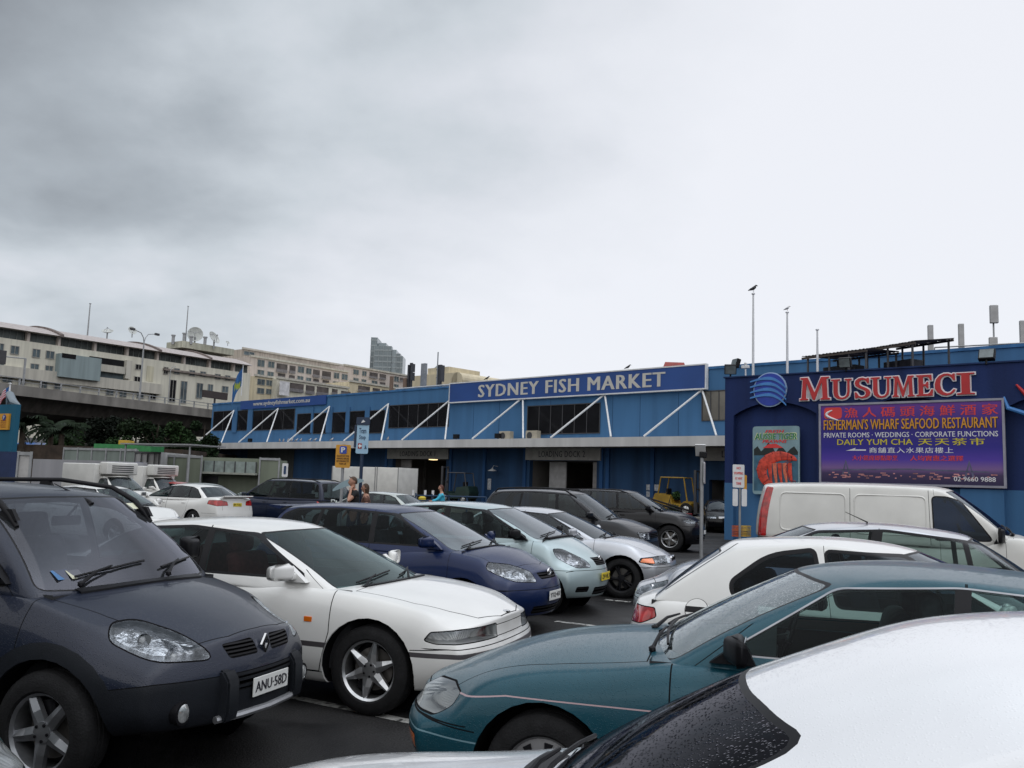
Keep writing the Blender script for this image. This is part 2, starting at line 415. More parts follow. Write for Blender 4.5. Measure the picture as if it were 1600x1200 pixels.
for px0, px1 in ((364, 371), (388, 395), (487, 490), (511, 520), (541, 547), (571, 578)): a0, a1, z0, z1 = FM.rect(px0, 640, px1, 676); b = BM(); box(b, a0, a1, -.09, -.0, z0, z1 + .2); finish('pilaster', b, LBLUE, mk_b)
def mwin(x0, y0, x1, y1, nm=3, g=WGLASS):
    a0, a1, z0, z1 = FM.rect(x0, y0, x1, y1)
    b = BM(); box(b, a0, a1, -.012, .02, z0, z1); w_ = finish('window', b, g, mk_b)
    b = BM(); t = .05
    for q in ((a0 - t, a1 + t, z0 - t, z0), (a0 - t, a1 + t, z1, z1 + t), (a0 - t, a0, z0, z1), (a1, a1 + t, z0, z1)): box(b, q[0], q[1], -.05, .0, q[2], q[3])
    for k in range(1, nm): s_ = a0 + (a1 - a0) * k / nm; box(b, s_ - .025, s_ + .025, -.035, -.013, z0, z1)
    finish('frame', b, FRAME, w_); return w_
for w_ in ((334, 643, 364, 672, 2), (371, 642, 387, 672, 1), (395, 641, 460, 671, 4), (465, 647, 486, 677, 1), (491, 646, 510, 677, 1), (520, 645, 541, 676, 1), (547, 643, 571, 676, 1), (578, 642, 601, 676, 1), (609, 632, 701, 667, 6), (825, 633, 937, 677, 6)): mwin(*w_)
mwin(1098, 611, 1150, 656, 4, mat('building_glass_tan', (.16, .15, .13), .2, var=.3, scale=.5))
# canopy
b = BM(); box(b, FM.loc(283, 690, -2.3)[0], L1, -2.35, -2.25, zc_b, zc_t); finish('canopy_fascia', b, GREYF, mk_b)
b = BM(); box(b, FM.loc(283, 690, -2.3)[0] + .02, L1, -2.25, .0, zc_t - .10, zc_t - .04); finish('canopy_roof', b, GREYF, mk_b)
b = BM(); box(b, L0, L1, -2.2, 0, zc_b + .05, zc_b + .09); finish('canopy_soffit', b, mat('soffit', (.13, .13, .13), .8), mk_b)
for px, py in ((366, 641), (435, 638), (515, 635), (607, 631), (702, 626), (817, 621), (945, 616), (1097, 609)):
    a0, z0 = FM.loc(px, py, -.05)
    for sg in (-1, 1):
        b = BM(); tube(b, [(a0, -.05, z0), (a0 + sg * 2.15, -2.3, zc_t + .02)], .055, 8); finish('canopy_strut', b, WHITEM, mk_b, True)
# ground storey
zg = zc_b + .05
def fm_box(nm, x0, y0, x1, y1, off0, off1, m, par=None, z0=None):
    a0, a1, q0, q1 = FM.rect(x0, y0, x1, y1, off0); b = BM(); box(b, a0, a1, off0, off1, q0 if z0 is None else z0, q1); return finish(nm, b, m, par or mk_b)
d1a, d1b = FM.loc(612, 750)[0], FM.loc(696, 750)[0]; d2a, d2b = FM.loc(827, 750)[0], FM.loc(932, 750)[0]; d3a, d3b = FM.loc(1108, 770)[0], FM.loc(1160, 770)[0]
zd1 = FM.loc(650, 717)[1]; zd2 = FM.loc(880, 720)[1]; zd3 = FM.loc(1120, 750)[1]
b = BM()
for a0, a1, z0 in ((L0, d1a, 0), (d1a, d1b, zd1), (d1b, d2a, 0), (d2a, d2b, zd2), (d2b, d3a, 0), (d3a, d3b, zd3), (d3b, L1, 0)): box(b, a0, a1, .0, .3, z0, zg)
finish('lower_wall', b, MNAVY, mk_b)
for px in (603, 704, 757, 820, 940, 950, 1020): s_ = FM.loc(px, 750)[0]; b = BM(); box(b, s_ - .12, s_ + .12, -.10, -.0, 0, zg); finish('column', b, streaked('column_navy', (.02, .075, .2)), mk_b)
b = BM(); box(b, L0 - 8, L1, -4.2, -.101, .0, .9 * .55); finish('dock_apron', b, CONC, mk_b)
inn = mat('dock_inside', (.10, .095, .09), .9, var=.3, scale=.4)
for a0, a1, z1 in ((d1a, d1b, zd1), (d2a, d2b, zd2), (d3a, d3b, zd3)):
    b = BM()
    for q in (((a0, .3, 0), (a0, 9, 0), (a0, 9, z1), (a0, .3, z1)), ((a1, .3, 0), (a1, 9, 0), (a1, 9, z1), (a1, .3, z1)), ((a0, 9, 0), (a1, 9, 0), (a1, 9, z1), (a0, 9, z1)), ((a0, .3, z1), (a1, .3, z1), (a1, 9, z1), (a0, 9, z1)), ((a0, .3, .45), (a1, .3, .45), (a1, 9, .45), (a0, 9, .45))): b.faces.new([b.verts.new(v) for v in q])
    finish('loading_dock', b, inn, mk_b)
fm_box('dock_door', 612, 718, 641, 790, .8, .9, mat('door_grey', (.26, .25, .25), .7, var=.15), z0=.45)
fm_box('dock_door', 641, 719, 664, 790, 3.0, 3.1, mat('door_taupe', (.13, .125, .12), .7, var=.2), z0=.45)
fm_box('dock_door', 858, 722, 884, 790, 1.2, 1.3, mat('door_pale', (.45, .45, .46), .7, var=.12), z0=.45)
fm_box('dock_door', 926, 722, 932, 790, .4, .5, mat('door_grey', (.26, .25, .25)), z0=.45)
fm_box('dock_wall', 1112, 752, 1160, 800, 1.5, 1.6, mat('door_pale2', (.30, .30, .32), .7, var=.2), z0=0)
b = BM(); a0, a1, q0, q1 = FM.rect(385, 702, 458, 780); box(b, a0, a1, -.03, .0, 0, zg); finish('roller_door', b, streaked('dark_shutter', (.055, .06, .06)), mk_b)
# signs on the building
def sign_text(par, fr, s, px0, px1, py0, py1, off, m, bold=.02, name='lettering', ext=.03, shear=0, sp=1.0):
    a0, a1, z0, z1 = fr.rect(px0, py0, px1, py1, off); t = text_mesh(s, a1 - a0, z1 - z0, bold, ext, shear, sp)
    on_plane(t, ((a0 + a1) / 2, off, (z0 + z1) / 2), (1, 0, 0), (0, 0, 1)); return finish(name, t, m, par)
sg = FM.thing('sign', 'long blue rooftop sign reading SYDNEY FISH MARKET', 'sign')
b = BM(); box(b, sgL, sgR, -.28, -.08, zsB, zsT); finish('board', b, mat('sign_blue', (.02, .07, .26), .5, var=.1, scale=.5), sg)
b = BM()
for q in ((sgL - .06, sgR + .06, zsT, zsT + .07), (sgL - .06, sgR + .06, zsB - .07, zsB), (sgL - .06, sgL, zsB, zsT), (sgR, sgR + .06, zsB, zsT)): box(b, q[0], q[1], -.31, -.06, q[2], q[3])
finish('sign_frame', b, WHITEM, sg)
a0, _z = FM.loc(753, 603); a1, _z = FM.loc(1043, 590); zt_ = zsB + (zsT - zsB) * .17
t = text_mesh('SYDNEY FISH MARKET', a1 - a0, (zsT - zsB) * .66, .030, .015, sp=1.12); on_plane(t, ((a0 + a1) / 2, -.284, zsB + (zsT - zsB) * .50), (1, 0, 0), (0, 0, 1)); finish('lettering', t, mat('letter_cream', (.55, .54, .50), .6, var=.05), sg)
sg = FM.thing('sign', 'narrow blue sign with the market web address on the parapet', 'sign')
a0, a1, z0, z1 = FM.rect(378, 621, 511, 637); z0, z1 = FM.loc(445, 636)[1], FM.loc(445, 622)[1]
b = BM(); box(b, a0, a1, -.13, -.065, z0, z1); finish('board', b, mat('sign_blue', (.018, .06, .30)), sg)
b0, _z = FM.loc(398, 630); b1, _z = FM.loc(486, 628); t = text_mesh('www.sydneyfishmarket.com.au', b1 - b0, (z1 - z0) * .62, .02, .01); on_plane(t, ((b0 + b1) / 2, -.134, (z0 + z1) / 2), (1, 0, 0), (0, 0, 1)); finish('lettering', t, mat('letter_cream', (.55, .54, .50)), sg)
DOCKS = mat('dock_sign', (.34, .34, .33), .7, var=.12); DKT = mat('dock_letters', (.02, .025, .04), .6, var=0)
for (x0, x1, ya, yb, tx, t0, t1, lb) in ((605, 700, 701, 717, 'LOADING DOCK 1', 625, 680, 'grey LOADING DOCK 1 sign above the doorway with the glowing lamp'), (821, 938, 700, 719, 'LOADING DOCK 2', 842, 914, 'grey LOADING DOCK 2 sign above the doorway with the pale door leaf')):
    sg = FM.thing('sign', lb, 'sign', group='loading dock signs'); p0, p1, z0, z1 = FM.rect(x0, ya, x1, yb, -.2)
    b = BM(); box(b, p0, p1, -.2, -.102, z0, z1); finish('board', b, DOCKS, sg)
    q0, q1 = FM.loc(t0, 709, -.2)[0], FM.loc(t1, 709, -.2)[0]; t = text_mesh(tx, q1 - q0, (z1 - z0) * .5, 0, .01, sp=1.1); on_plane(t, ((q0 + q1) / 2, -.204, (z0 + z1) / 2), (1, 0, 0), (0, 0, 1)); finish('lettering', t, DKT, sg)
sg = FM.thing('sign', 'grey fascia sign of the third dock, cut off by the navy corner', 'sign', group='loading dock signs'); p0, p1, z0, z1 = FM.rect(1096, 699, 1160, 720, -.2)
b = BM(); box(b, p0, p1, -.2, -.102, z0, z1); finish('board', b, DOCKS, sg); q0 = FM.loc(1128, 709, -.2)[0]; t = text_mesh('LOADING DOCK 3', 3.4, (z1 - z0) * .5, 0, .01, sp=1.1); on_plane(t, (q0 + 1.7, -.204, (z0 + z1) / 2), (1, 0, 0), (0, 0, 1)); finish('lettering', t, DKT, sg)
# lamp glowing under the first dock lintel, wall lamps, notices
a0, z0 = FM.loc(677, 718, .5); lp = FM.thing('dock_light', 'small warm lamp glowing under the first loading dock sign', 'lamp', a0, .5, z0); b = BM(); lathe(b, [(.001, .1), (.25, .08), (.32, 0), (.3, -.03), (.001, -.05)], 16, 'z'); finish('lamp_shade', b, mat('lamp_glow', (.8, .6, .3), .5, var=0, emit=((1, .72, .35), 1.6)), lp, True)
a0, z0 = FM.loc(776, 735, -.1); lp = FM.thing('wall_lamp', 'white shaded lamp on a bracket on the navy wall between the docks', 'lamp', a0, -.1, z0)
b = BM(); tube(b, [(0, .1, .25), (0, -.3, .3), (0, -.4, .1)], .02, 6); lathe(b, [(.03, .12), (.10, .06), (.28, -.02), (.28, -.05)], 16, 'z', at_=(0, -.4, 0), cap=False); finish('lamp_shade', b, WHITEM, lp, True)
for (x0, y0, x1, y1, lb) in ((762, 748, 767, 765, 'tall narrow pale notice on the navy wall left of dock two'), (1010, 757, 1017, 766, 'upper small pale notice on the navy wall left of the forklift'), (1010, 768, 1017, 776, 'lower small pale notice on the navy wall left of the forklift'), (1019, 757, 1029, 767, 'wider pale notice on the navy wall left of the forklift')):
    p0, p1, z0, z1 = FM.rect(x0, y0, x1, y1, -.02); b = BM(); box(b, p0, p1, -.03, -.002, z0, z1); o = finish('notice', b, mat('notice_pale', (.40, .42, .45), .6, var=.3, scale=9), None); o.location = FM.o; o.rotation_euler = (0, 0, FM.rz); tag(o, lb, 'notice', 'notices on the navy wall')
# air conditioners and floodlights on the canopy
for px, py, lb in ((791, 681, 'small beige air conditioner on the canopy left of the wide window'), (833, 679, 'beige air conditioner on the canopy below the wide window')):
    a0, z0 = FM.loc(px, py, -.8); ac = FM.thing('air_conditioner', lb, 'air conditioner', a0, -.8, zc_t - .03, 'air conditioners on the canopy')
    b = BM(); box(b, -.45, .45, -.2, .2, .0, .6, bev=.02); finish('casing', b, mat('ac_beige', (.42, .38, .30), .6), ac); b = BM(); lathe(b, [(.22, -.21), (.22, -.215), (.02, -.215)], 20, 'y', at_=(-.12, 0, .3)); finish('fan_grille', b, FRAME, ac)
for px, py, lb in ((713, 681, 'black floodlight on the canopy near the left end of the big sign'), (778, 684, 'black floodlight on the canopy edge left of the air conditioner'), (391, 684, 'small dark floodlight on the far left part of the canopy')):
    a0, z0 = FM.loc(px, py, -1.6); fl = FM.thing('floodlight', lb, 'floodlight', a0, -1.6, zc_t - .03, 'floodlights on the canopy')
    b = BM(); box(b, -.22, .22, -.1, .1, .12, .42, bev=.02); tube(b, [(0, 0, 0), (0, 0, .14)], .03, 6); finish('lamp_housing', b, BLACK(), fl)

# ------------------------------------------------------------------ navy building on the right
FN = Frame(1133, 33.4, -860)
nb = FN.thing('restaurant_building', 'dark navy building with arched recesses and a light blue base', 'building')
zt = FN.loc(1133, 591)[1]; zb_ = FN.loc(1160, 755)[1]; R1 = 24.0
b = BM(); box(b, 0.06, R1, .25, 12, 0, zt - .02); finish('recess_wall', b, NAVYW, nb)
def arch(x0, x1, ytop, yspring):
    a0, a1 = FN.loc(x0, 680)[0], FN.loc(x1, 680)[0]; za = FN.loc((x0 + x1) / 2, ytop)[1]; zs = FN.loc((x0 + x1) / 2, yspring)[1]; return a0, a1, za, zs
ar = [arch(1146, 1276, 628, 648), arch(1344, 1498, 619, 648), arch(1566, 1760, 612, 640)]
pts = [(0, zt), (0, 0)]
for a0, a1, za, zs in ar:
    pts += [(a0, 0), (a0, zs)]
    for k in range(1, 14): u = k / 14; pts.append((a0 + (a1 - a0) * u, zs + (za - zs) * math.sin(math.pi * u) ** .8))
    pts += [(a1, zs), (a1, 0)]
pts += [(R1, 0), (R1, zt)]
pts = [pts[0]] + pts[1:]
b = BM(); prism(b, pts[::-1], 'y', 0, .25)
bmesh.ops.triangulate(b, faces=[f for f in b.faces if len(f.verts) > 4])
for f in list(b.faces): f.material_index = 0
# the lower band is painted light blue: cut the wall at the paint line
r = bmesh.ops.bisect_plane(b, geom=b.faces[:] + b.edges[:] + b.verts[:], plane_co=(0, 0, zb_), plane_no=(0, 0, 1), dist=1e-4)
for f in b.faces:
    if f.calc_center_median().z < zb_: f.material_index = 1
finish('front_wall', b, [NAVYW, LBLUE], nb)
for a0, a1, za, zs in ar: b = BM(); box(b, a0, a1, .22, .249, 0, zb_); finish('recess_base', b, LBLUE, nb)
b = BM(); box(b, -.05, R1, -.05, .4, zt, zt + .05); finish('coping', b, streaked('cap_navy', (.012, .03, .10)), nb)
# light blue parapet of the hall behind
ub = FM.thing('rear_parapet', 'light blue parapet of the hall rising behind the navy building', 'wall')
p0 = FM.loc(1108, 580, 4)[0]; z0 = FM.loc(1350, 571, 4)[1]; b = BM(); box(b, p0, 42, 4, 6, zt - 3, z0); finish('parapet_wall', b, LBLUE, ub)

# red roman letters MUSUMECI with white outlines
GLY = {
 'M': [[(.02, 0), (.30, 0), (.30, .06), (.23, .08), (.25, .72), (.27, .72), (.47, 0), (.53, 0), (.75, .74), (.77, .74), (.79, .08), (.72, .06), (.72, 0), (1.03, 0), (1.03, .06), (.95, .08), (.92, .92), (1.0, .94), (1.0, 1), (.74, 1), (.53, .34), (.51, .34), (.29, 1), (.05, 1), (.05, .94), (.13, .92), (.09, .08), (.02, .06)]],
 'U': [[(0, 1), (0, .94), (.10, .92), (.10, .35), (.14, .14), (.26, .02), (.45, -.02), (.62, .02), (.74, .14), (.78, .35), (.78, .92), (.87, .94), (.87, 1), (.58, 1), (.58, .94), (.69, .92), (.69, .35), (.65, .18), (.57, .09), (.47, .07), (.36, .10), (.30, .20), (.28, .35), (.28, .92), (.38, .94), (.38, 1)]],
 'S': [[(.04, .30), (.06, 0), (.12, 0), (.16, .05), (.32, -.02), (.48, .02), (.60, .12), (.63, .27), (.59, .40), (.48, .50), (.30, .60), (.22, .68), (.21, .79), (.27, .88), (.36, .91), (.46, .87), (.53, .72), (.59, .72), (.58, 1.0), (.52, 1.0), (.49, .96), (.35, 1.02), (.20, .99), (.08, .89), (.05, .75), (.08, .62), (.19, .52), (.37, .42), (.45, .34), (.47, .22), (.42, .11), (.32, .07), (.20, .11), (.10, .30)]],
 'E': [[(0, 0), (.66, 0), (.69, .30), (.62, .30), (.55, .14), (.46, .09), (.28, .09), (.28, .47), (.38, .47), (.44, .36), (.50, .36), (.50, .67), (.44, .67), (.38, .56), (.28, .56), (.28, .91), (.44, .91), (.53, .86), (.58, .73), (.64, .73), (.63, 1), (0, 1), (0, .94), (.09, .92), (.09, .08), (0, .06)]],
 'C': [[(.78, .25), (.72, .12), (.62, .03), (.45, -.02), (.27, .02), (.12, .14), (.03, .32), (.02, .52), (.07, .75), (.19, .92), (.36, 1.01), (.52, 1.01), (.66, .95), (.70, 1), (.76, 1), (.77, .68), (.71, .68), (.64, .83), (.53, .92), (.42, .92), (.31, .86), (.24, .72), (.22, .52), (.25, .30), (.34, .15), (.48, .08), (.60, .12), (.72, .27)]],
 'I': [[(0, 0), (.38, 0), (.38, .06), (.28, .08), (.28, .92), (.38, .94), (.38, 1), (0, 1), (0, .94), (.10, .92), (.10, .08), (0, .06)]]}
RED = mat('letter_red', (.50, .025, .03), .45, var=.08); OUTL = mat('letter_outline', (.80, .80, .84), .5, var=.05)
sg = FN.thing('sign', 'big red roman capitals MUSUMECI with pale outlines', 'sign')
xs = [(1250, 1298), (1300, 1332), (1335, 1361), (1362, 1394), (1395, 1430), (1433, 1459), (1461, 1494), (1496, 1524)]
zb0 = FN.loc(1390, 621)[1]; zt0 = FN.loc(1390, 589)[1]
for i, (ch, (x0, x1)) in enumerate(zip('MUSUMECI', xs)):
    a0, a1 = FN.loc(x0, 606)[0], FN.loc(x1, 606)[0]; h = (zt0 - zb0) * (1.16 if i == 0 else 1); poly = GLY[ch][0]; mx = max(p[0] for p in poly); w_ = a1 - a0
    for m, off, gr in ((OUTL, -.06, .045), (RED, -.10, 0)):
        pp = [(a0 + p[0] / mx * w_, zb0 + p[1] * h) for p in poly]
        if gr:   # outline: the glyph grown outwards
            area = sum(pp[k][0] * pp[(k + 1) % len(pp)][1] - pp[(k + 1) % len(pp)][0] * pp[k][1] for k in range(len(pp))); sg_ = 1 if area > 0 else -1; q = []
            for k in range(len(pp)):
                A, P, B = Vector(pp[k - 1]), Vector(pp[k]), Vector(pp[(k + 1) % len(pp)]); e1 = (P - A).normalized(); e2 = (B - P).normalized(); n = (Vector((e1.y, -e1.x)) + Vector((e2.y, -e2.x))) * sg_
                if n.length < .3: n = Vector((e1.y, -e1.x)) * sg_
                n.normalize(); q.append(tuple(P + n * gr))
            pp = q
        b = BM(); prism(b, pp, 'y', off, off + (.055 if gr else .035)); bmesh.ops.triangulate(b, faces=[f for f in b.faces if len(f.verts) > 4]); finish('letter', b, m, sg)
# round blue emblem with wave bands
sg = FN.thing('sign', 'round blue emblem with pale waves left of the red letters', 'sign'); ac_, zc_ = FN.loc(1204, 609); rr = (FN.loc(1229, 609)[0] - FN.loc(1179, 609)[0]) / 2
b = BM(); lathe(b, [(rr * 1.04, 0), (rr * 1.04, -.06), (.001, -.06)], 40, 'y', at_=(ac_, 0, zc_)); finish('rim', b, mat('emblem_pale', (.32, .45, .65), .5), sg)
b = BM(); lathe(b, [(rr * .97, -.06), (rr * .97, -.085), (.001, -.085)], 40, 'y', at_=(ac_, 0, zc_)); finish('disc', b, mat('emblem_blue', (.02, .05, .35), .45), sg)
wv = mat('emblem_wave', (.06, .22, .55), .45)
for k in range(4):
    pts = []; z1 = .45 - k * .33
    top_, bo = [], []
    for j in range(13):
        u = -1.22 + 2.25 * j / 12; z = z1 + .22 * math.cos(u * 1.5) - .10 * u - .30 * max(0, u) ** 2; th = .10 * (1 - .6 * abs(u) / 1.2); top_.append((u, z + th)); bo.append((u, z - th))
    pp = [(ac_ + u * rr, zc_ + z * rr) for u, z in top_ + bo[::-1] if True]; b = BM(); prism(b, pp, 'y', -.115, -.086); bmesh.ops.triangulate(b, faces=[f for f in b.faces if len(f.verts) > 4]); finish('wave', b, wv, sg)
sg = FN.thing('sign', 'cut-off blue and red swirl sign at the right edge', 'sign'); a0, z0 = FN.loc(1598, 632)
b = BM(); tube(b, [(a0 - .5, -.05, z0 + .25), (a0 - .4, -.05, z0 - .1), (a0 + .1, -.05, z0 - .3), (a0 + .9, -.05, z0 - .35)], [.03, .07, .075, .06], 8); finish('swirl', b, wv, sg, True)
b = BM(); tube(b, [(a0 - .15, -.05, z0 + .62), (a0 + .1, -.05, z0 + .3), (a0 + .7, -.05, z0 + .05)], [.03, .07, .07], 8); finish('swirl', b, RED, sg, True)

# the restaurant banner
bn = FN.thing('banner', 'wide violet restaurant banner with Chinese and English lettering', 'banner')
A0, A1 = FN.loc(1283, 690, -.06)[0], FN.loc(1567, 690, -.06)[0]; ZT = FN.loc(1420, 630, -.06)[1]; ZB = FN.loc(1420, 756, -.06)[1]; AW, AH = A1 - A0, ZT - ZB
def bu(u, v): return A0 + u * AW, ZB + v * AH
def banner_mat():
    m, t, p = new_mat('banner_print'); tcn = t.nodes.new('ShaderNodeTexCoord'); s = t.nodes.new('ShaderNodeSeparateXYZ'); t.links.new(tcn.outputs['Object'], s.inputs[0])
    mr = t.nodes.new('ShaderNodeMapRange'); mr.inputs[1].default_value = ZB; mr.inputs[2].default_value = ZT; t.links.new(s.outputs[2], mr.inputs[0])
    r = t.nodes.new('ShaderNodeValToRGB'); e = r.color_ramp.elements; e[0].position = 0; e[0].color = (.018, .012, .06, 1); e[1].position = 1; e[1].color = (.13, .035, .30, 1)
    for q, c in ((.12, (.05, .03, .10)), (.19, (.20, .11, .30)), (.30, (.075, .035, .36)), (.45, (.02, .014, .25)), (.7, (.022, .012, .20))): n = e.new(q); n.color = col4(c)
    t.links.new(mr.outputs[0], r.inputs[0]); t.links.new(r.outputs[0], p.inputs['Base Color']); p.inputs['Roughness'].default_value = .45; return m
b = BM(); box(b, A0, A1, -.06, -.02, ZB, ZT); finish('banner_sheet', b, banner_mat(), bn)
b = BM()
for q in ((A0 - .07, A1 + .07, ZT, ZT + .07), (A0 - .07, A1 + .07, ZB - .07, ZB), (A0 - .07, A0, ZB, ZT), (A1, A1 + .07, ZB, ZT)): box(b, q[0], q[1], -.09, -.0, q[2], q[3])
finish('banner_frame', b, mat('banner_frame', (.30, .30, .36), .5), bn)
def bt(s, u0, u1, v0, v1, m, bold=.02, off=-.063, shear=0, sp=1): 
    t = text_mesh(s, (u1 - u0) * AW, (v1 - v0) * AH, bold, .003, shear, sp); x, z = bu((u0 + u1) / 2, (v0 + v1) / 2); on_plane(t, (x, off, z), (1, 0, 0), (0, 0, 1)); finish('lettering', t, m, bn)
cR = mat('print_red', (.70, .05, .05), .5, var=.05); cO = mat('print_orange', (.72, .32, .02), .5, var=.05); cW = mat('print_white', (.75, .75, .78), .5, var=.03); cY = mat('print_yellow', (.62, .52, .03), .5, var=.05)
cB = mat('print_shadow', (.02, .01, .02), .5, var=0)
bt('漁人碼頭海鮮酒家', .145, .98, .835, .965, cR, .012, sp=1.5)
b = BM(); x, z = bu(.02, .90)
q = rnd([(x, z - .20), (x + .62, z - .20), (x + .62, z + .20), (x, z + .20)], .12); prism(b, q, 'y', -.064, -.061); finish('emblem', b, cR, bn)
b = BM(); q = [(x + .50 - .42 * math.sin(k / 8 * 2.6), z - .26 + .36 * k / 8) for k in range(9)]; tube(b, [(u, -.066, v) for u, v in q], [.02 + .03 * math.sin(k / 8 * 3.1) for k in range(9)], 6); finish('emblem', b, cW, bn)
bt("FISHERMAN'S WHARF SEAFOOD RESTAURANT", .022, .982, .672, .808, cB, .02, -.062); bt("FISHERMAN'S WHARF SEAFOOD RESTAURANT", .018, .978, .68, .815, cO, .012, -.066)
bt('PRIVATE ROOMS · WEDDINGS · CORPORATE FUNCTIONS', .018, .978, .578, .642, cW, .008)
bt('DAILY YUM CHA', .10, .535, .482, .556, cY, .01); bt('天天茶市', .565, .91, .475, .562, cY, .015, sp=1.25)
b = BM(); prism(b, [bu(.165, .415), bu(.21, .445), bu(.205, .425), bu(.27, .425), bu(.27, .408), bu(.15, .408)][::-1], 'y', -.065, -.061); finish('arrow', b, cW, bn)
bt('商舖直入水果店樓上', .29, .75, .38, .45, cW, .01, sp=1.15); bt('大小筵席即點即烹', .19, .45, .285, .35, cR, .02); bt('人均實惠之選擇', .52, .80, .285, .35, cR, .02); bt('02 9660 9888', .75, .96, .045, .10, cW, .01)
# printed night view: cable bridge, far shore lights
b = BM(); prism(b, [bu(.06, .165), bu(.5, .19), bu(.93, .165), bu(.93, .150), bu(.5, .172), bu(.06, .150)][::-1], 'y', -.0635, -.061)
for u in (.15, .83): prism(b, [bu(u - .025, .10), bu(u, .30), bu(u + .025, .10), bu(u + .014, .10), bu(u, .25), bu(u - .014, .10)][::-1], 'y', -.0635, -.061)
bmesh.ops.triangulate(b, faces=[f for f in b.faces if len(f.verts) > 4]); finish('printed_bridge', b, mat('print_bridge', (.10, .10, .18), .5, var=.2), bn)
b = BM()
for k in range(60):
    u = random.uniform(.03, .97); v = random.uniform(.06, .135); x, z = bu(u, v); w_ = random.uniform(.02, .09); box(b, x - w_, x + w_, -.0632, -.0605, z - .015, z + .02)
finish('printed_lights', b, mat('print_lights', (.50, .22, .22), .5, var=.5, scale=2), bn)
# prawn poster
ps = FN.thing('poster', 'tall pale blue poster with a red prawn and AUSSIE TIGER lettering', 'poster')
PA0, PA1 = FN.loc(1177, 690, -.0)[0], FN.loc(1250, 690, -.0)[0]; PT, PB = FN.loc(1213, 666)[1], FN.loc(1213, 773)[1]; PW, PH = PA1 - PA0, PT - PB
def pu(u, v): return PA0 + u * PW, PB + v * PH
b = BM(); prism(b, rnd([(PA0, PB), (PA1, PB), (PA1, PT), (PA0, PT)], .12), 'y', -.05, .0); finish('poster_board', b, mat('poster_pale', (.22, .34, .38), .5, var=.12, scale=1.5), ps)
b = BM(); prism(b, [pu(.03, .0 + .05), pu(.97, .05), pu(.97, .60), pu(.03, .58)], 'y', -.054, -.0505); finish('poster_sea', b, mat('poster_sea', (.045, .13, .20), .5, var=.3, scale=3), ps)
b = BM(); pp = [pu(.03, .57)] + [pu(.03 + .94 * k / 12, .66 + .05 * math.sin(k * 1.9) + (.05 if 2 < k < 6 else 0)) for k in range(13)] + [pu(.97, .58)]; prism(b, pp[::-1], 'y', -.0565, -.0545); bmesh.ops.triangulate(b, faces=[f for f in b.faces if len(f.verts) > 4]); finish('poster_shore', b, mat('poster_shore', (.012, .02, .02), .6), ps)
b = BM(); pp = [pu(.22, .68), pu(.35, .735), pu(.5, .745), pu(.62, .70), pu(.66, .68)]; prism(b, pp[::-1], 'y', -.059, -.0568); finish('poster_roof', b, cR, ps)
PR = mat('prawn_red', (.60, .06, .035), .4, var=.3, scale=7)
body = [(.95, .50, .015), (.88, .53, .05), (.76, .555, .075), (.62, .565, .095), (.48, .55, .11), (.35, .51, .115), (.25, .445, .115), (.20, .36, .11), (.22, .27, .10), (.29, .19, .085), (.38, .13, .05)]
PRL, PRD = mat('prawn_light', (.66, .16, .09), .45, var=.2, scale=9), mat('prawn_dark', (.30, .02, .02), .5, var=.2)
def flat_tube(nm, pts, rs, y, m):
    b = BM(); tube(b, [(pu(u, v)[0], y, pu(u, v)[1]) for u, v in pts], [r_ * PW for r_ in rs], 8)
    for v in b.verts: v.co.y = y + (v.co.y - y) * .10
    finish(nm, b, m, ps, True)
flat_tube('printed_prawn', [p[:2] for p in body], [p[2] for p in body], -.07, PR)
for k in range(2, 10):   # shell bands across the back
    A, B = Vector(body[k][:2]), Vector(body[min(10, k + 1)][:2]); d = (B - A); n = Vector((-d.y * PH / PW, d.x * PW / PH)).normalized() * body[k][2]; n = Vector((n.x, n.y * PW / PH)); flat_tube('shell_band', [tuple(A - n), tuple(A + n * .2), tuple(A + n)], [.008, .014, .006], -.083, PRD)
for k in range(5):
    u = .38 + k * .105; flat_tube('printed_leg', [(u, .46), (u + .01, .33), (u + .045, .12 + .02 * k)], [.045, .04, .018], -.09, PRL if k % 2 else PR)
for e_ in (.0, .06): flat_tube('printed_feeler', [(.86, .52), (.70, .40 + e_), (.80, .22), (.93, .14 + e_)], [.008] * 4, -.095, PRD)
flat_tube('printed_eye', [(.83, .545), (.85, .55)], [.02, .02], -.095, BLACK())
def pt_(s, u0, u1, v0, v1, m, sh=.25, bold=.03, off=-.06):
    t = text_mesh(s, (u1 - u0) * PW, (v1 - v0) * PH, bold, .003, sh); x, z = pu((u0 + u1) / 2, (v0 + v1) / 2); on_plane(t, (x, off, z), (1, 0, 0), (0, 0, 1)); finish('lettering', t, m, ps)
cG = mat('print_green', (.02, .22, .07), .5)
pt_('FRESH', .28, .68, .90, .945, cR); pt_('AUSSIE TIGER', .045, .955, .80, .905, mat('print_cream', (.6, .62, .4), .5), .1, .05, -.057); pt_('AUSSIE TIGER', .055, .945, .805, .895, cG, .1, .02); pt_('PRAWNS', .22, .74, .755, .80, cR)

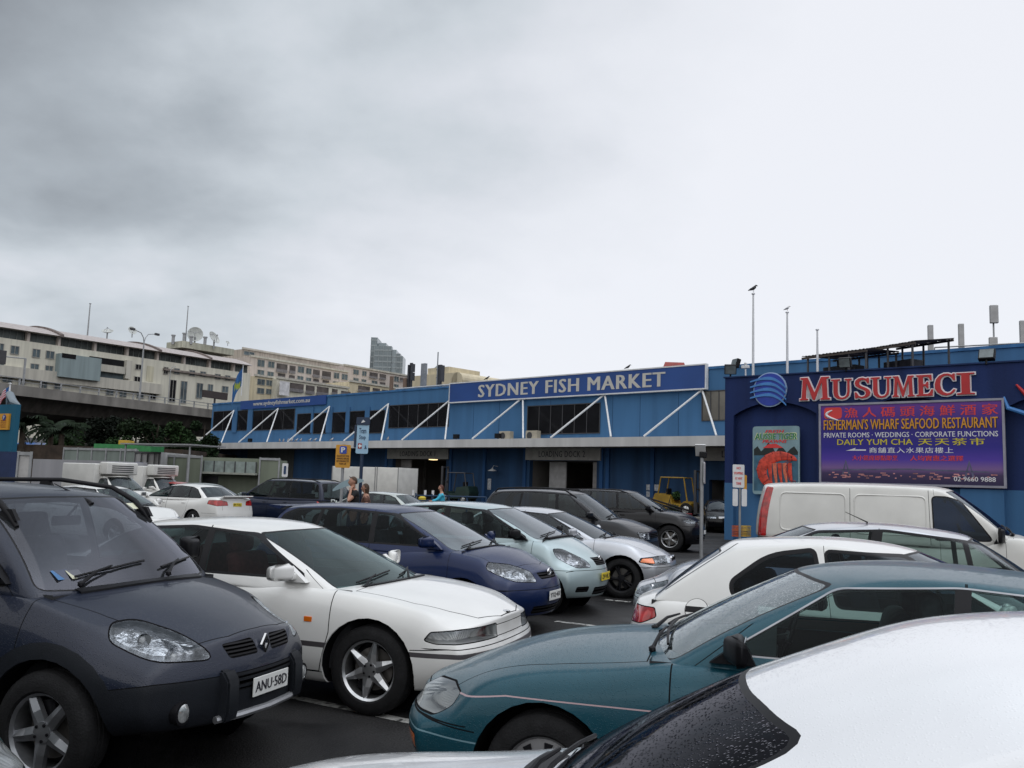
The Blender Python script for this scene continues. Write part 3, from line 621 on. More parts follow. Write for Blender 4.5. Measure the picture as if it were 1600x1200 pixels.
# ------------------------------------------------------------------ roof furniture on the right
def pole(px, ytop, ybase, depth, r, label, cat, name='flagpole', grp=None, m=None):
    P = at(px, ytop, depth); Q = at(px, ybase, depth); t = thing(name, label, cat, (P.x, P.y, Q.z), 0, grp)
    b = BM(); h = P.z - Q.z; tube(b, [(0, 0, 0), (0, 0, h * .55), (0, 0, h)], [r, r * .9, r * .65], 8); finish('pole', b, m or WHITEM, t, True)
    b = BM(); ball(b, (0, 0, h + r * .4), r * 1.6, 1, (1, 1, .5)); finish('finial', b, m or WHITEM, t); return t, Vector((P.x, P.y, P.z))
tp = []
for px, yt, lb in ((1177, 460, 'tallest white flagpole with the dark bird on top'), (1230, 489, 'middle-height white flagpole with the gull on top'), (1277, 516, 'shortest white flagpole with nothing on top')):
    tp.append(pole(px, yt, 600, 36.5, .055, lb, 'flagpole', grp='flagpoles on the navy building'))
def bird(loc, L_, cols, label, rz=0, stand=True, grp=None):
    t = thing('bird', label, 'bird', loc, rz, grp); b = BM()
    pts = [(-.62, 0, .12), (-.45, 0, .20), (-.25, 0, .30), (0, 0, .42), (.18, 0, .56), (.26, 0, .70), (.34, 0, .76), (.42, 0, .75), (.56, 0, .71)]; rs = [.02, .06, .12, .17, .15, .09, .085, .06, .01]
    tube(b, [Vector(p) * L_ for p in pts], [r * L_ for r in rs], 8)
    for f in b.faces:
        c = f.calc_center_median() / L_; f.material_index = 1 if (c.x < -.1 or (c.z > .42 and c.x < .05)) else (2 if c.x > .45 else 0)
    for s in (-1, 1):
        k = len(b.verts); tube(b, [Vector((.12, s * .15, .50)) * L_, Vector((-.15, s * .17, .40)) * L_, Vector((-.55, s * .06, .19)) * L_], [.05 * L_, .09 * L_, .012 * L_], 6, mi=1); tube(b, [Vector((.02, s * .06, .28)) * L_, Vector((.04, s * .06, 0)) * L_], .015 * L_, 4, mi=2)
    finish('body', b, [mat('feather_%02x%02x' % (int(c[0] * 99), i), c, .7) for i, c in enumerate(cols)], t, True); return t
DK = ((.02, .02, .022), (.015, .015, .018), (.06, .05, .04)); GU = ((.62, .62, .62), (.33, .34, .36), (.4, .12, .04))
bird(tp[0][1] + Vector((0, 0, .08)), .42, DK, 'dark bird perched on the tallest flagpole', R(20)); bird(tp[1][1] + Vector((0, 0, .08)), .28, GU, 'gull perched on the middle flagpole', R(10))
# birds along the canopy and on the parapets
for px, lb in zip((437, 443, 450, 456, 463, 470, 484, 492, 518, 554, 606), ('leftmost', 'second from left', 'third from left', 'fourth from left', 'fifth from left', 'sixth from left', 'seventh from left', 'eighth from left', 'third from right', 'second from right', 'rightmost')):
    a0 = FM.loc(px, 687, -2.28)[0]; p = FM.world(a0, -2.28, zc_t); bird(p, .32, GU, 'small gull on the white canopy edge, ' + lb + ' of the row', FM.rz + random.uniform(-.6, .6), grp='gulls along the canopy edge')
for px, py, cols, lb in ((761, 592, DK, 'dark bird on the left half of the big blue sign'), (981, 578, DK, 'dark bird on the right half of the big blue sign')):
    a0 = FM.loc(px, py, -.2)[0]; bird(FM.world(a0, -.2, zsT + .07), .36, cols, lb, FM.rz + .5, grp='dark birds on the big sign')
# floodlights on the navy parapet
def flood(px, py, lb, s=.8, tilt=.5, off=.2, rz=0):
    a0, z0 = FN.loc(px, py, off); t = FN.thing('floodlight', lb, 'floodlight', a0, off, z0, 'floodlights on the navy parapet')
    b = BM(); box(b, -.28 * s, .28 * s, -.12 * s, .1 * s, .12 * s, .58 * s, bev=.03 * s); b.transform(Matrix.Rotation(rz, 4, 'Z') @ Matrix.Rotation(tilt, 4, 'X')); finish('lamp_housing', b, BLACK(), t)
    b = BM(); box(b, -.24 * s, .24 * s, -.135 * s, -.125 * s, .16 * s, .54 * s); b.transform(Matrix.Rotation(rz, 4, 'Z') @ Matrix.Rotation(tilt, 4, 'X')); finish('lamp_glass', b, mat('flood_glass', (.16, .19, .20), .15, var=.3, scale=3), t)
    b = BM(); tube(b, [(0, 0, -.05), (0, .05, .2 * s)], .04 * s, 6); finish('bracket', b, BLACK(), t)
flood(1141, 588, 'pair of black floodlights at the left end of the navy parapet', .8, .4, .3, .5); flood(1147, 578, 'floodlight beside the one on the left end of the navy parapet, turned right', .75, -.3, .35, -.6)
flood(1322, 578, 'black floodlight in front of the lower roof shelter', .75, .3, -.05); flood(1541, 567, 'large black floodlight on the right part of the parapet', .85, -.5, -.05)
a0, z0 = FN.loc(1165, 588, .4); t = FN.thing('security_camera', 'white security camera on a short post beside the floodlights', 'camera', a0, .4, z0); b = BM(); tube(b, [(0, 0, 0), (0, 0, .35)], .03, 6); box(b, -.16, .14, -.06, .06, .3, .42, bev=.02); ball(b, (0, 0, .48), .07, 1); finish('camera_body', b, WHITEM, t)
# corrugated shelters on the roof
def shelter(x0, x1, ytop, yb, depth, lb, posts, tilt):
    P, Q = at(x0, ytop, depth), at(x1, ytop, depth * .93); u = (Q - P); u.z = 0; W = u.length; t = thing('roof_shelter', lb, 'shelter', (P.x, P.y, at(x0, yb, depth).z), math.atan2(u.y, u.x), 'corrugated shelters on the roof')
    h = at((x0 + x1) / 2, ytop + 2, depth * .96).z - at((x0 + x1) / 2, yb, depth * .96).z; b = BM(); n = 60; vs = []
    for i in range(n + 1):
        x = W * i / n; z = h + .03 * math.sin(i * 1.9); vs.append([b.verts.new((x, -1.0, z - tilt)), b.verts.new((x, 1.2, z + tilt))])
    for A, B in zip(vs, vs[1:]): b.faces.new((A[0], B[0], B[1], A[1]))
    r = bmesh.ops.solidify(b, geom=b.faces[:], thickness=.03); finish('roof', b, mat('rusty_roof', (.11, .10, .095), .7, var=.4, scale=2), t)
    b = BM(); box(b, 0, W, -1.0, -.93, h - tilt - .12, h - tilt - .04); box(b, 0, W, 1.1, 1.17, h + tilt - .12, h + tilt - .04); finish('beam', b, mat('rust_beam', (.07, .055, .045), .7), t)
    for q in posts: b = BM(); tube(b, [(W * q, -.9, -.3), (W * q, -.9, h - tilt - .05)], .045, 6); finish('post', b, FRAME, t); b = BM(); tube(b, [(W * q, 1.1, -.3), (W * q, 1.1, h + tilt - .05)], .045, 6); finish('post', b, FRAME, t)
    b = BM(); box(b, W * .05, W * .55, .2, .9, -.3, h * .42, bev=.03); finish('plant_box', b, mat('plant_dark', (.045, .045, .05), .7, var=.3), t)
    return t
shelter(1276, 1378, 556, 585, 38, 'long lower corrugated shelter on the navy roof', (.08, .42, .72, .97), .06); shelter(1370, 1458, 541, 582, 37, 'higher corrugated shelter on the navy roof', (.12, .50, .93), .16)
# antenna panels with rails
for px, yt, yb, wpx, lb in ((1454, 508, 552, 8, 'grey aerial panel left of the pair on the roof rail'), (1502, 506, 558, 8, 'grey aerial panel in the middle of the roof rail'), (1552, 527, 555, 12, 'short grey aerial panel below the tall one'), (1553, 477, 505, 12, 'highest grey aerial panel on its own mast'), (1599, 501, 553, 10, 'grey aerial panel cut off by the right edge')):
    P = at(px, (yt + yb) / 2, 40); z0, z1 = at(px, yb, 40).z, at(px, yt, 40).z; w_ = wpx / F_PX * 40; t = thing('phone_aerial', lb, 'aerial', (P.x, P.y, z0), FM.rz + .5, 'aerial panels on the roof'); b = BM(); box(b, -w_ / 2, w_ / 2, -.1, .1, 0, z1 - z0, bev=.03); finish('panel', b, mat('aerial_grey', (.42, .42, .42), .6), t); zl = at(px, 575, 40).z - z0; b = BM(); tube(b, [(0, .12, zl), (0, .12, (z1 - z0) * .8)], .04, 6); finish('mast', b, STEEL, t)
b = BM(); P, Q = at(1460, 543, 40), at(1640, 534, 38); P2, Q2 = at(1455, 559, 40), at(1640, 550, 38); tube(b, [P, Q], .035, 6); tube(b, [P2, Q2], .035, 6)
for k in range(5): a = P.lerp(Q, k / 4 + .001); tube(b, [a, Vector((a.x, a.y, zt - .5))], .025, 5)
tag(finish('roof_rail_fence', b, STEEL), 'thin pipe railing between the aerial panels on the roof', 'railing')
# red tiled roofs showing above the blue sign
rh = thing('tiled_house', 'red tiled roof top showing above the right end of the big sign', 'house', at(1060, 600, 90)); b = BM()
for x0, x1, yt, yb in ((1030, 1078, 566, 590), (1078, 1110, 574, 592)):
    L_ = at(x0, yb, 90) - rh.location; R_ = at(x1, yb, 90) - rh.location; T_ = at((x0 + x1) / 2, yt, 92) - rh.location; T2 = T_ + Vector((0, 6, 0)); vs = [b.verts.new(v) for v in (L_, R_, T_ + Vector((1.0, 0, 0)), T_ - Vector((1.0, 0, 0)), L_ + Vector((0, 14, 0)), R_ + Vector((0, 14, 0)), T2)]
    for q in ((0, 1, 2, 3), (0, 3, 6, 4), (1, 5, 6, 2), (3, 2, 6)): b.faces.new([vs[i] for i in q])
finish('roof', b, mat('red_tiles', (.28, .06, .05), .8, var=.25, scale=1, bump=.3, bscale=5), rh); b = BM(); box(b, -3.2, 6, 0.5, 12, -6, -.6); finish('wall', b, mat('house_cream', (.45, .4, .3), .8), rh)

# ================================================================== left background
def px_box(fr, nm, par, x0, y0, x1, y1, off0, off1, m, bev=0):
    a0, a1, z0, z1 = fr.rect(x0, y0, x1, y1, off0); b = BM(); box(b, a0, a1, off0, off1, z0, z1, bev=bev); return finish(nm, b, m, par)
def px_win(fr, par, x0, y0, x1, y1, off=0.0, g=None, slope=0, depth=.25):
    a0, a1, z0, z1 = fr.rect(x0, y0, x1, y1, off); b = BM(); box(b, a0, a1, off - .03, off + .1, z0, z1); w_ = finish('window', b, g or WGLASSB, par)
    t = .10; b = BM()
    for q in ((a0 - t, a1 + t, z0 - t, z0), (a0 - t, a1 + t, z1, z1 + t), (a0 - t, a0, z0, z1), (a1, a1 + t, z0, z1), ((a0 + a1) / 2 - .04, (a0 + a1) / 2 + .04, z0, z1)): box(b, q[0], q[1], off - .10, off - .0, q[2], q[3])
    finish('frame', b, mat('frame_pale', (.34, .33, .30), .6), w_); return w_
CREAM = streaked('render_cream', (.62, .60, .51), amt=.10, spec=.2); CREAM2 = streaked('render_stone', (.50, .48, .42), amt=.12); PINK = streaked('render_pinkish', (.50, .445, .41), amt=.10); YEL = streaked('render_yellow', (.60, .53, .38), amt=.1)
ROOFM = streaked('roof_sheet', (.42, .38, .365), .6, amt=.12); GBLUE = streaked('panel_grey_blue', (.25, .31, .32), amt=.1)
FH = Frame(0, 150, 1815, right=True)
hb = FH.thing('hotel_building', 'long cream hotel with a curved metal roof behind the overpass', 'building')
def hz(px, py): return FH.loc(px, py)
s0 = FH.loc(-60, 520)[0]; s1 = FH.loc(392, 575)[0]; zr_, ze, zs_, = hz(100, 506)[1], hz(200, 542)[1], hz(200, 556)[1]
b = BM(); box(b, s0, s1, 0, 30, -2, zs_); finish('wall', b, CREAM, hb)
b = BM(); box(b, s0, s1, 1.2, 30, zs_, ze + .4); finish('glazed_storey', b, mat('strip_glass', (.085, .10, .10), .2, var=.5, scale=.35, spec=.4), hb)
b = BM(); n = 10; vs = []
for i in range(n + 1):
    t = i / n; y = -.6 + 12 * t; z = ze + (zr_ - ze) * math.sin(t * math.pi / 2) ** .9; vs.append((y, z))
prism(b, [(y, z) for y, z in vs] + [(12, ze)] , 'x', s0, s1); finish('roof', b, ROOFM, hb, True)
for px in (-20, 44, 93, 150, 201, 249, 291, 331, 369): a = FH.loc(px, 550)[0]; b = BM(); box(b, a - .22, a + .22, .3, 1.25, zs_, ze); finish('column', b, PINK, hb)
b = BM(); a = s0
while a < s1 - 1: box(b, a, a + .06, 1.12, 1.2, zs_, ze); a += 1.15
tag(finish('mullions', b, mat('mullion', (.22, .24, .24), .5), hb), kind='stuff')
for px, w_ in ((94, .6), (250, .5), (330, .4)):   # raised seams and steps of the roof
    a = FH.loc(px, 530)[0]; b = BM(); pts = [(y, z) for y, z in vs] ; prism(b, [(y, z + .35) for y, z in pts] + [(y, z - .1) for y, z in pts[::-1]], 'x', a - w_ * .6, a + w_ * .6); finish('roof_rib', b, streaked('rib_brown', (.17, .14, .13)), hb, True)
for q in ((-6, 537, 5, 549), (17, 541, 29, 553), (51, 546, 62, 558), (72, 549, 84, 560), (-4, 558, 6, 572), (48, 569, 60, 577), (71, 572, 82, 580), (4, 587, 18, 597), (29, 590, 39, 600), (62, 594, 73, 606), (85, 597, 96, 608), (166, 606, 177, 617), (187, 608, 197, 620), (214, 611, 224, 622), (233, 614, 243, 624), (212, 570, 221, 577), (210, 589, 219, 596),
          (265, 594, 274, 628), (282, 596, 291, 630), (307, 599, 316, 622), (325, 601, 332, 612), (347, 604, 356, 613), (256, 574, 262, 584), (272, 576, 280, 584), (296, 579, 304, 587), (313, 581, 321, 588), (336, 585, 344, 592), (352, 587, 359, 594), (115, 594, 128, 600), (138, 596, 148, 603)):
    px_win(FH, hb, *q, off=-.02, g=WGLASS if q[0] in (212, 210, 265, 256, 233) else None)
px_box(FH, 'ledge', hb, 256, 583, 372, 586, -.5, .0, streaked('ledge_brown', (.22, .19, .17)))
blk = px_box(FH, 'projecting_bay', hb, 93, 556, 158, 592, -1.6, 0, GBLUE); px_box(FH, 'window', blk, 97, 553, 119, 560, -1.65, -1.58, WGLASS)
px_box(FH, 'balcony_recess', hb, 139, 560, 195, 571, -.06, .02, WGLASS); px_box(FH, 'balcony_recess', hb, 156, 583, 195, 592, -.06, .02, WGLASSB); px_box(FH, 'balcony_front', hb, 156, 571, 196, 582, -1.1, -.05, CREAM2)
px_box(FH, 'lower_bay', hb, -40, 583, 255, 600, -.9, -.0, CREAM2); px_box(FH, 'pier', hb, 197, 563, 206, 592, -.9, 0, CREAM2); px_box(FH, 'blind_panel', hb, 229, 572, 240, 596, -.05, 0, streaked('cream_light', (.55, .52, .40)))
px_box(FH, 'roof_plant_room', hb, 285, 539, 366, 549, 8, 14, streaked('plant_cream', (.42, .42, .34)))
# things on the hotel roof
def up_at(px, py, depth): return at(px, py, depth)
def mast(px, yt, yb, depth, r, lb): pole(px, yt, yb, depth, r, lb, 'mast', 'mast', 'masts on the hotel roof', m=STEEL)
mast(141, 475, 545, 175, .16, 'thin mast on the left half of the hotel roof'); mast(294, 479, 535, 190, .14, 'tall thin mast just left of the large white dish')
def dish(px, py, r_px, depth, az, el, lb, rim=False):
    c = at(px, py, depth); r = r_px / F_PX * depth; t = thing('satellite_dish', lb, 'satellite dish', c - Vector((0, 0, r * 1.35)), 0, 'satellite dishes on the hotel roof')
    b = BM(); prof = [(r * k / 8, .36 * r * (k / 8) ** 2 - .36 * r) for k in range(9)]
    lathe(b, prof, 32, 'z', cap=False); bmesh.ops.solidify(b, geom=b.faces[:], thickness=.05 * r)
    q = Matrix.Translation((0, 0, r * 1.35)) @ Matrix.Rotation(az, 4, 'Z') @ Matrix.Rotation(el, 4, 'Y'); b.transform(q); finish('reflector', b, mat('dish_white', (.52, .54, .52), .55, var=.1), t, True)
    b = BM()
    for k in range(3): a = 2 * math.pi * k / 3; tube(b, [(r * .85 * math.cos(a), r * .85 * math.sin(a), -.1 * r), (0, 0, .55 * r)], .035 * r, 5)
    lathe(b, [(.1 * r, .5 * r), (.1 * r, .65 * r)], 10, 'z'); b.transform(q); finish('feed_horn', b, STEEL, t)
    b = BM(); tube(b, [(0, 0, -r * .3), (0, 0, r * 1.0)], .12 * r, 8); finish('stand', b, STEEL, t)
dish(305, 522, 12, 190, R(-75), R(80), 'large white satellite dish facing the car park'); dish(335, 527, 11, 192, R(-20), R(58), 'satellite dish tilted to the right at the end of the roof'); dish(168, 517, 9, 178, R(-80), R(25), 'low white dish half hidden behind the ridge'); dish(207, 516, 7, 180, R(-40), R(62), 'tilted dish beside the lamp arms'); dish(356, 535, 3.5, 194, R(-40), R(40), 'very small dark dish right of the tilted one')
for px, yt, lb in ((270, 525, 'short vent pipe left of the tall thin mast'), (287, 522, 'vent pipe touching the foot of the tall thin mast'), (298, 527, 'vent pipe just left below the large white dish'), (320, 528, 'short vent pipe between the two big dishes')):
    P, Q = at(px, yt, 188), at(px, 538, 188); t = thing('vent_pipe', lb, 'vent', Q, 0, 'vent pipes on the hotel roof'); b = BM(); tube(b, [(0, 0, 0), (0, 0, P.z - Q.z)], .35, 8); tube(b, [(0, 0, P.z - Q.z), (0, 0, P.z - Q.z + .25)], .5, 8); finish('pipe', b, STEEL, t)
# apartment blocks to the right of the hotel
FA = Frame(400, 225, 1815, right=True)
def block(name, lb, x0, x1, ytop, ybot, off, m, wins, cap=None):
    t = FA.thing(name, lb, 'building'); a0 = FA.loc(x0, ytop, off)[0]; a1 = FA.loc(x1, ytop, off)[0]; z1 = FA.loc(x0 + 4, ytop, off)[1]
    b = BM(); box(b, a0, a1, off, off + 18, -3, z1); finish('wall', b, m, t); b = BM(); box(b, a0 - .3, a1 + .3, off - .3, off + .2, z1, z1 + .5); finish('cornice', b, cap or CREAM2, t)
    for q in wins:
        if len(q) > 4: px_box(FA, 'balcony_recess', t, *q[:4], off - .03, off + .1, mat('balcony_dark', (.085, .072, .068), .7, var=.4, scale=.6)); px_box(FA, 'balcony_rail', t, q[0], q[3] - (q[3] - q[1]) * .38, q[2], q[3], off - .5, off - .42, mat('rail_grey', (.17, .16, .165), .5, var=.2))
        else: px_win(FA, t, *q, off=off - .02)
    return t
Z3 = lambda x, y: (380 + x / 4.706, 520 + y / 4.706)
def zz(x0, y0, x1, y1, *k): a, b_ = Z3(x0, y0); c, d = Z3(x1, y1); return (a, b_, c, d) + k
block('apartment_block', 'pinkish apartment block directly right of the hotel', 392, 545, 558, 640, 6, PINK, [zz(105, 200, 155, 248), zz(183, 213, 228, 256), zz(245, 228, 325, 292, 1), zz(340, 243, 385, 300, 1), zz(402, 250, 446, 293), zz(463, 262, 500, 302), zz(513, 272, 563, 330, 1), zz(580, 284, 645, 342, 1), zz(667, 296, 704, 335), zz(725, 306, 766, 345), zz(105, 275, 152, 312), zz(178, 288, 222, 320), zz(255, 300, 310, 330, 1), zz(336, 312, 380, 342, 1), zz(398, 320, 440, 350), zz(462, 332, 498, 360), zz(515, 340, 558, 368, 1), zz(583, 350, 632, 378, 1), zz(660, 360, 698, 388), zz(722, 370, 762, 400)])
block('apartment_block', 'long roof storey set back above the pinkish apartment block', 380, 560, 546, 640, 16, streaked('render_beige', (.40, .36, .31)), [zz(5, 140, 80, 165)])
block('apartment_block', 'further apartment block with brown balconies left of the glass tower', 538, 690, 572, 640, 10, PINK, [zz(810, 272, 848, 306), zz(875, 284, 905, 316), zz(928, 293, 990, 336, 1), zz(1003, 304, 1050, 345, 1), zz(1110, 322, 1142, 358), zz(1152, 330, 1176, 360, 1), zz(1200, 340, 1262, 375, 1), zz(810, 334, 846, 360), zz(870, 344, 903, 366), zz(945, 354, 985, 378), zz(1005, 364, 1045, 386, 1), zz(1108, 380, 1140, 402), zz(1285, 352, 1305, 378), zz(1335, 360, 1362, 384)])
block('terrace_block', 'small yellow terrace block in front of the pinkish apartments', 399, 433, 588, 650, -4, YEL, [zz(105, 342, 157, 382), zz(170, 350, 213, 388), zz(103, 408, 152, 446), zz(168, 415, 208, 450), zz(228, 358, 246, 390)])
block('terrace_block', 'white terrace block with dark balconies behind the market roof', 433, 545, 592, 650, -6, CREAM, [zz(343, 372, 445, 436, 1), zz(460, 388, 525, 450, 1), zz(540, 398, 628, 462, 1), zz(652, 414, 694, 452, 1), zz(720, 430, 790, 452, 1)])
block('terrace_block', 'mustard yellow terrace block near the chimney pots', 546, 640, 597, 650, -5, YEL, [zz(845, 392, 932, 436, 1), zz(952, 408, 1006, 440, 1), zz(1020, 420, 1080, 440, 1)])
t = FA.thing('banner', 'white hanging cloth on the white terrace block', 'banner', *((FA.loc(444, 612, -7)[0], -7, 0))); a0, a1, z0, z1 = FA.rect(437, 596, 452, 618, -7); c = (a0 + a1) / 2; b = BM(); box(b, -(a1 - a0) / 2, (a1 - a0) / 2, -.1, .1, z0, z1); finish('cloth', b, mat('white_cloth', (.6, .6, .62), .8, var=.2, scale=.8), t)
# stepped glass tower far behind
tw = thing('office_tower', 'distant stepped grey glass tower', 'building', at(605, 600, 620) - Vector((0, 0, at(605, 600, 620).z))); TG = mat('tower_glass', (.27, .32, .34), .25, var=.25, scale=.05, spec=.6); TG2 = mat('tower_dark', (.20, .24, .255), .25, var=.25, scale=.05)  # tower tones lightened in place of distance haze
def tbox(x0, x1, yt, y0, y1, m, nm='tower_stage'):
    P, Q = at(x0, yt, 620), at(x1, yt, 620); X0, X1 = P.x - tw.location.x, Q.x - tw.location.x; b = BM(); box(b, X0, X1, y0, y1, 0, P.z - tw.location.z); finish(nm, b, m, tw)
    b = BM(); z = 20
    while z < P.z - 2: box(b, X0 - .1, X1 + .1, y0 - .15, y0, z, z + 1.0); z += 4
    x = X0
    while x < X1: box(b, x, x + .35, y0 - .25, y0 - .15, 0, P.z - tw.location.z); x += 3.2
    tag(finish('floor_bands', b, mat('tower_band', (.33, .37, .38), .4), tw), kind='stuff')
tbox(580, 590, 527, 0, 20, TG2); tbox(590.5, 603, 535, 2, 20, TG); tbox(587, 614, 542, -6, 1, TG2); tbox(614, 621, 548, -5, 14, TG); tbox(621, 627, 554, -5, 13, TG2); tbox(627, 631, 558, -5, 12, TG)
# antennas, chimneys, yellow roof behind the market parapet
for px, yt, w_, m, lb in ((637, 570, .10, FRAME, 'dark aerial pole, left of the close pair'), (641, 567, .14, FRAME, 'dark aerial pole, right of the close pair'), (661, 568, .26, STEEL, 'thick pale grey aerial panel between the poles'), (686, 570, .20, FRAME, 'dark aerial pole with side arms near the yellow roof'), (682, 550, .05, STEEL, 'hair-thin mast behind the yellow roof'), (611, 588, .16, streaked('brick_brown', (.20, .13, .09)), 'brown chimney, left one of two on the roofline'), (632, 591, .16, streaked('brick_brown', (.20, .13, .09)), 'brown chimney, right one of two on the roofline')):
    P, Q = at(px, yt, 75), at(px, 612, 75); t = thing('aerial_pole' if 'chimney' not in lb else 'chimney', lb, 'aerial' if 'chimney' not in lb else 'chimney', Q, FM.rz); h = P.z - Q.z; b = BM(); box(b, -w_, w_, -w_ * .5, w_ * .5, -3, h)
    if 'side arms' in lb or 'right of' in lb:
        for z in (.5, .8): box(b, -w_ * 2, w_ * 1.5, -.05, .05, h * z, h * z + .12); box(b, w_ * 1.2, w_ * 1.9, -.2, .2, h * z - .3, h * z + .4)
    finish('mast', b, m, t)
yr = thing('yellow_roof_house', 'pale yellow building with a curved roof end left of the big sign', 'building', at(675, 600, 110) - Vector((0, 0, at(675, 600, 110).z)), FM.rz)
b = BM(); z = at(675, 585, 110).z; box(b, -4.2, 4.5, 0, 8, 0, z); lathe(b, [(1.0, 0), (1.0, 8)], 20, 'y', at_=(4.5, 0, z - 1.0)); box(b, -1.5, 2.4, .5, 6, z, z + .9); finish('wall', b, YEL, yr)
fr2 = thing('roof_gantry', 'low grey pipe frame on the market roof behind the parapet', 'frame', (0, 0, 0)); b = BM(); P = [at(x, y, 70) for x, y in ((618, 608), (705, 601), (630, 614), (705, 611))]; tube(b, [P[0], P[1]], .07, 5)
for k in range(6): a = P[0].lerp(P[1], k / 5); tube(b, [a, a - Vector((0, 0, 1.2))], .06, 5)
finish('frame', b, STEEL, fr2)
# crane-like glazed roof behind the aerials
gt = thing('sail_roof', 'small pale pointed glass roof far behind the aerials', 'building', at(682, 590, 300)); b = BM(); P = [at(x, y, 300) - gt.location for x, y in ((667, 585), (684, 570), (684, 592), (667, 592))]; prism(b, [(p.x, p.z) for p in P], 'y', 0, 6); finish('roof', b, mat('pale_glass', (.35, .40, .42), .3), gt)

# ------------------------------------------------------------------ overpass
FV = Frame(19, 95, 1420, right=True)
vd = FV.thing('overpass', 'long concrete overpass with a metal railing crossing behind the trees', 'bridge')
a0, a1 = FV.loc(-260, 600)[0], FV.loc(520, 650)[0]; zp1, zp0 = FV.loc(150, 617)[1], FV.loc(150, 632)[1]; zg1 = FV.loc(150, 652)[1]
b = BM(); box(b, a0, a1, 0, .4, zp0, zp1); finish('parapet', b, CONC, vd)
b = BM(); box(b, a0, a1, .4, 16, zp0, zp0 + .4); finish('deck', b, CONC, vd)
b = BM(); prism(b, [(1.2, zp0), (15, zp0), (13.5, zg1 - .5), (2.2, zg1)], 'x', a0, a1); finish('girder', b, streaked('girder_dark', (.075, .068, .06), amt=.3), vd)
b = BM(); box(b, a0, a1, .15, .25, zp1 + .75, zp1 + .83); box(b, a0, a1, .15, .25, zp1 + .4, zp1 + .45); finish('rail', b, STEEL, vd)
a = a0
k = 0
while a < a1 and k < 60: b = BM(); box(b, a, a + .12, .12, .28, zp1, zp1 + .85); finish('rail_post', b, STEEL, vd); a += 2.6; k += 1
for px in (-60, 185, 330): a = FV.loc(px, 650)[0]; b = BM(); box(b, a - 1.2, a + 1.2, 4, 11, 0, zg1); finish('pier', b, streaked('girder_dark', (.075, .068, .06)), vd)
# street lamp with two arms on the overpass
lp = FV.thing('street_lamp', 'tall double-armed street lamp on the overpass', 'street lamp', FV.loc(222, 640)[0], .6, zp0 + .4); h = FV.loc(232, 527)[1] - zp0; s_ = 1.0
b = BM(); tube(b, [(0, 0, 0), (0, 0, h * .9)], [.14, .08], 8); finish('pole', b, STEEL, lp, True)
for sg in (-1, 1):
    b = BM(); tube(b, [(0, 0, h * .88), (sg * .15, 0, h * .95), (sg * .6, 0, h * 1.01), (sg * 2.0, 0, h * 1.04)], .055, 6); finish('arm', b, STEEL, lp, True); b = BM(); box(b, sg * 2.0 - .3, sg * 2.0 + .35, -.14, .14, h * 1.02, h * 1.05, bev=.02); finish('lamp_head', b, FRAME, lp)
lp = FV.thing('street_lamp', 'small single-armed lamp post on the overpass right of the double lamp', 'street lamp', FV.loc(288, 640)[0], 3, zp0 + .4); h = FV.loc(288, 576)[1] - zp0; b = BM(); tube(b, [(0, 0, 0), (0, 0, h * .9), (.3, 0, h), (.9, 0, h * 1.02)], .05, 6); finish('pole', b, STEEL, lp)
lp = FV.thing('signal_gantry', 'grey gantry arm with a dark signal box on the overpass at the left edge', 'gantry', FV.loc(41, 610)[0], .6, zp0 + .4); h = FV.loc(41, 565)[1] - zp0; b = BM(); tube(b, [(0, 0, 0), (0, 0, h)], .12, 6); tube(b, [(0, 0, h), (-4.5, 0, h - .25)], .07, 6); finish('pole', b, STEEL, lp); b = BM(); box(b, -3.6, -2.4, -.2, .2, h - 1.0, h + .5, bev=.03); finish('signal_box', b, FRAME, lp)
px_t = FV.thing('advertising_board', 'blank dark board at the right end of the overpass railing', 'billboard', FV.loc(336, 617, -1)[0], -1, 0); p0, p1, z0, z1 = FV.rect(318, 612, 355, 623, -1); b = BM(); box(b, -(p1 - p0) / 2, (p1 - p0) / 2, -.2, .2, z0, z1); finish('board', b, mat('board_brown', (.035, .025, .025), .6), px_t); b = BM(); box(b, -.1, .1, -.1, .1, z0 - 3, z0); finish('post', b, FRAME, px_t)
# flags
def flag(px, yt, yb, depth, w_px, h_px, lb, cols, side=-1, sag=.25):
    t, top = pole(px, yt, yb, depth, .035, lb, 'flag', 'flag'); h0 = top.z - t.location.z; W, H_ = w_px / F_PX * depth, h_px / F_PX * depth; b = BM(); nx, nz = 14, 8; vs = []
    for i in range(nx + 1):
        u = i / nx; vs.append([b.verts.new((side * W * u * .95, .12 * math.sin(u * 9) * W, h0 - .05 - sag * H_ * 2.2 * u ** 1.3 - H_ * (j / nz) * (1 + .1 * u))) for j in range(nz + 1)])
    for i in range(nx):
        for j in range(nz):
            f = b.faces.new((vs[i][j], vs[i + 1][j], vs[i + 1][j + 1], vs[i][j + 1])); f.material_index = cols(i / nx, j / nz)
    ms = [mat('flag_blue', (.03, .12, .32), .8), mat('flag_red', (.45, .04, .06), .8), mat('flag_white', (.55, .55, .58), .8), mat('flag_gold', (.30, .36, .05), .8)]
    finish('cloth', b, ms, t, True)
flag(380, 572, 618, 60, 15, 28, 'blue and gold flag hanging above the left end of the market roof', lambda u, v: 3 if abs(v - .5 - .25 * math.sin(u * 6)) < .16 and .2 < u < .8 else 0, -1, .5)
flag(16, 600, 642, 30, 17, 14, 'red and white striped flag drooping at the left edge', lambda u, v: (0 if u < .35 and v < .5 else (1 if int(v * 8) % 2 else 2)), -1, .6)

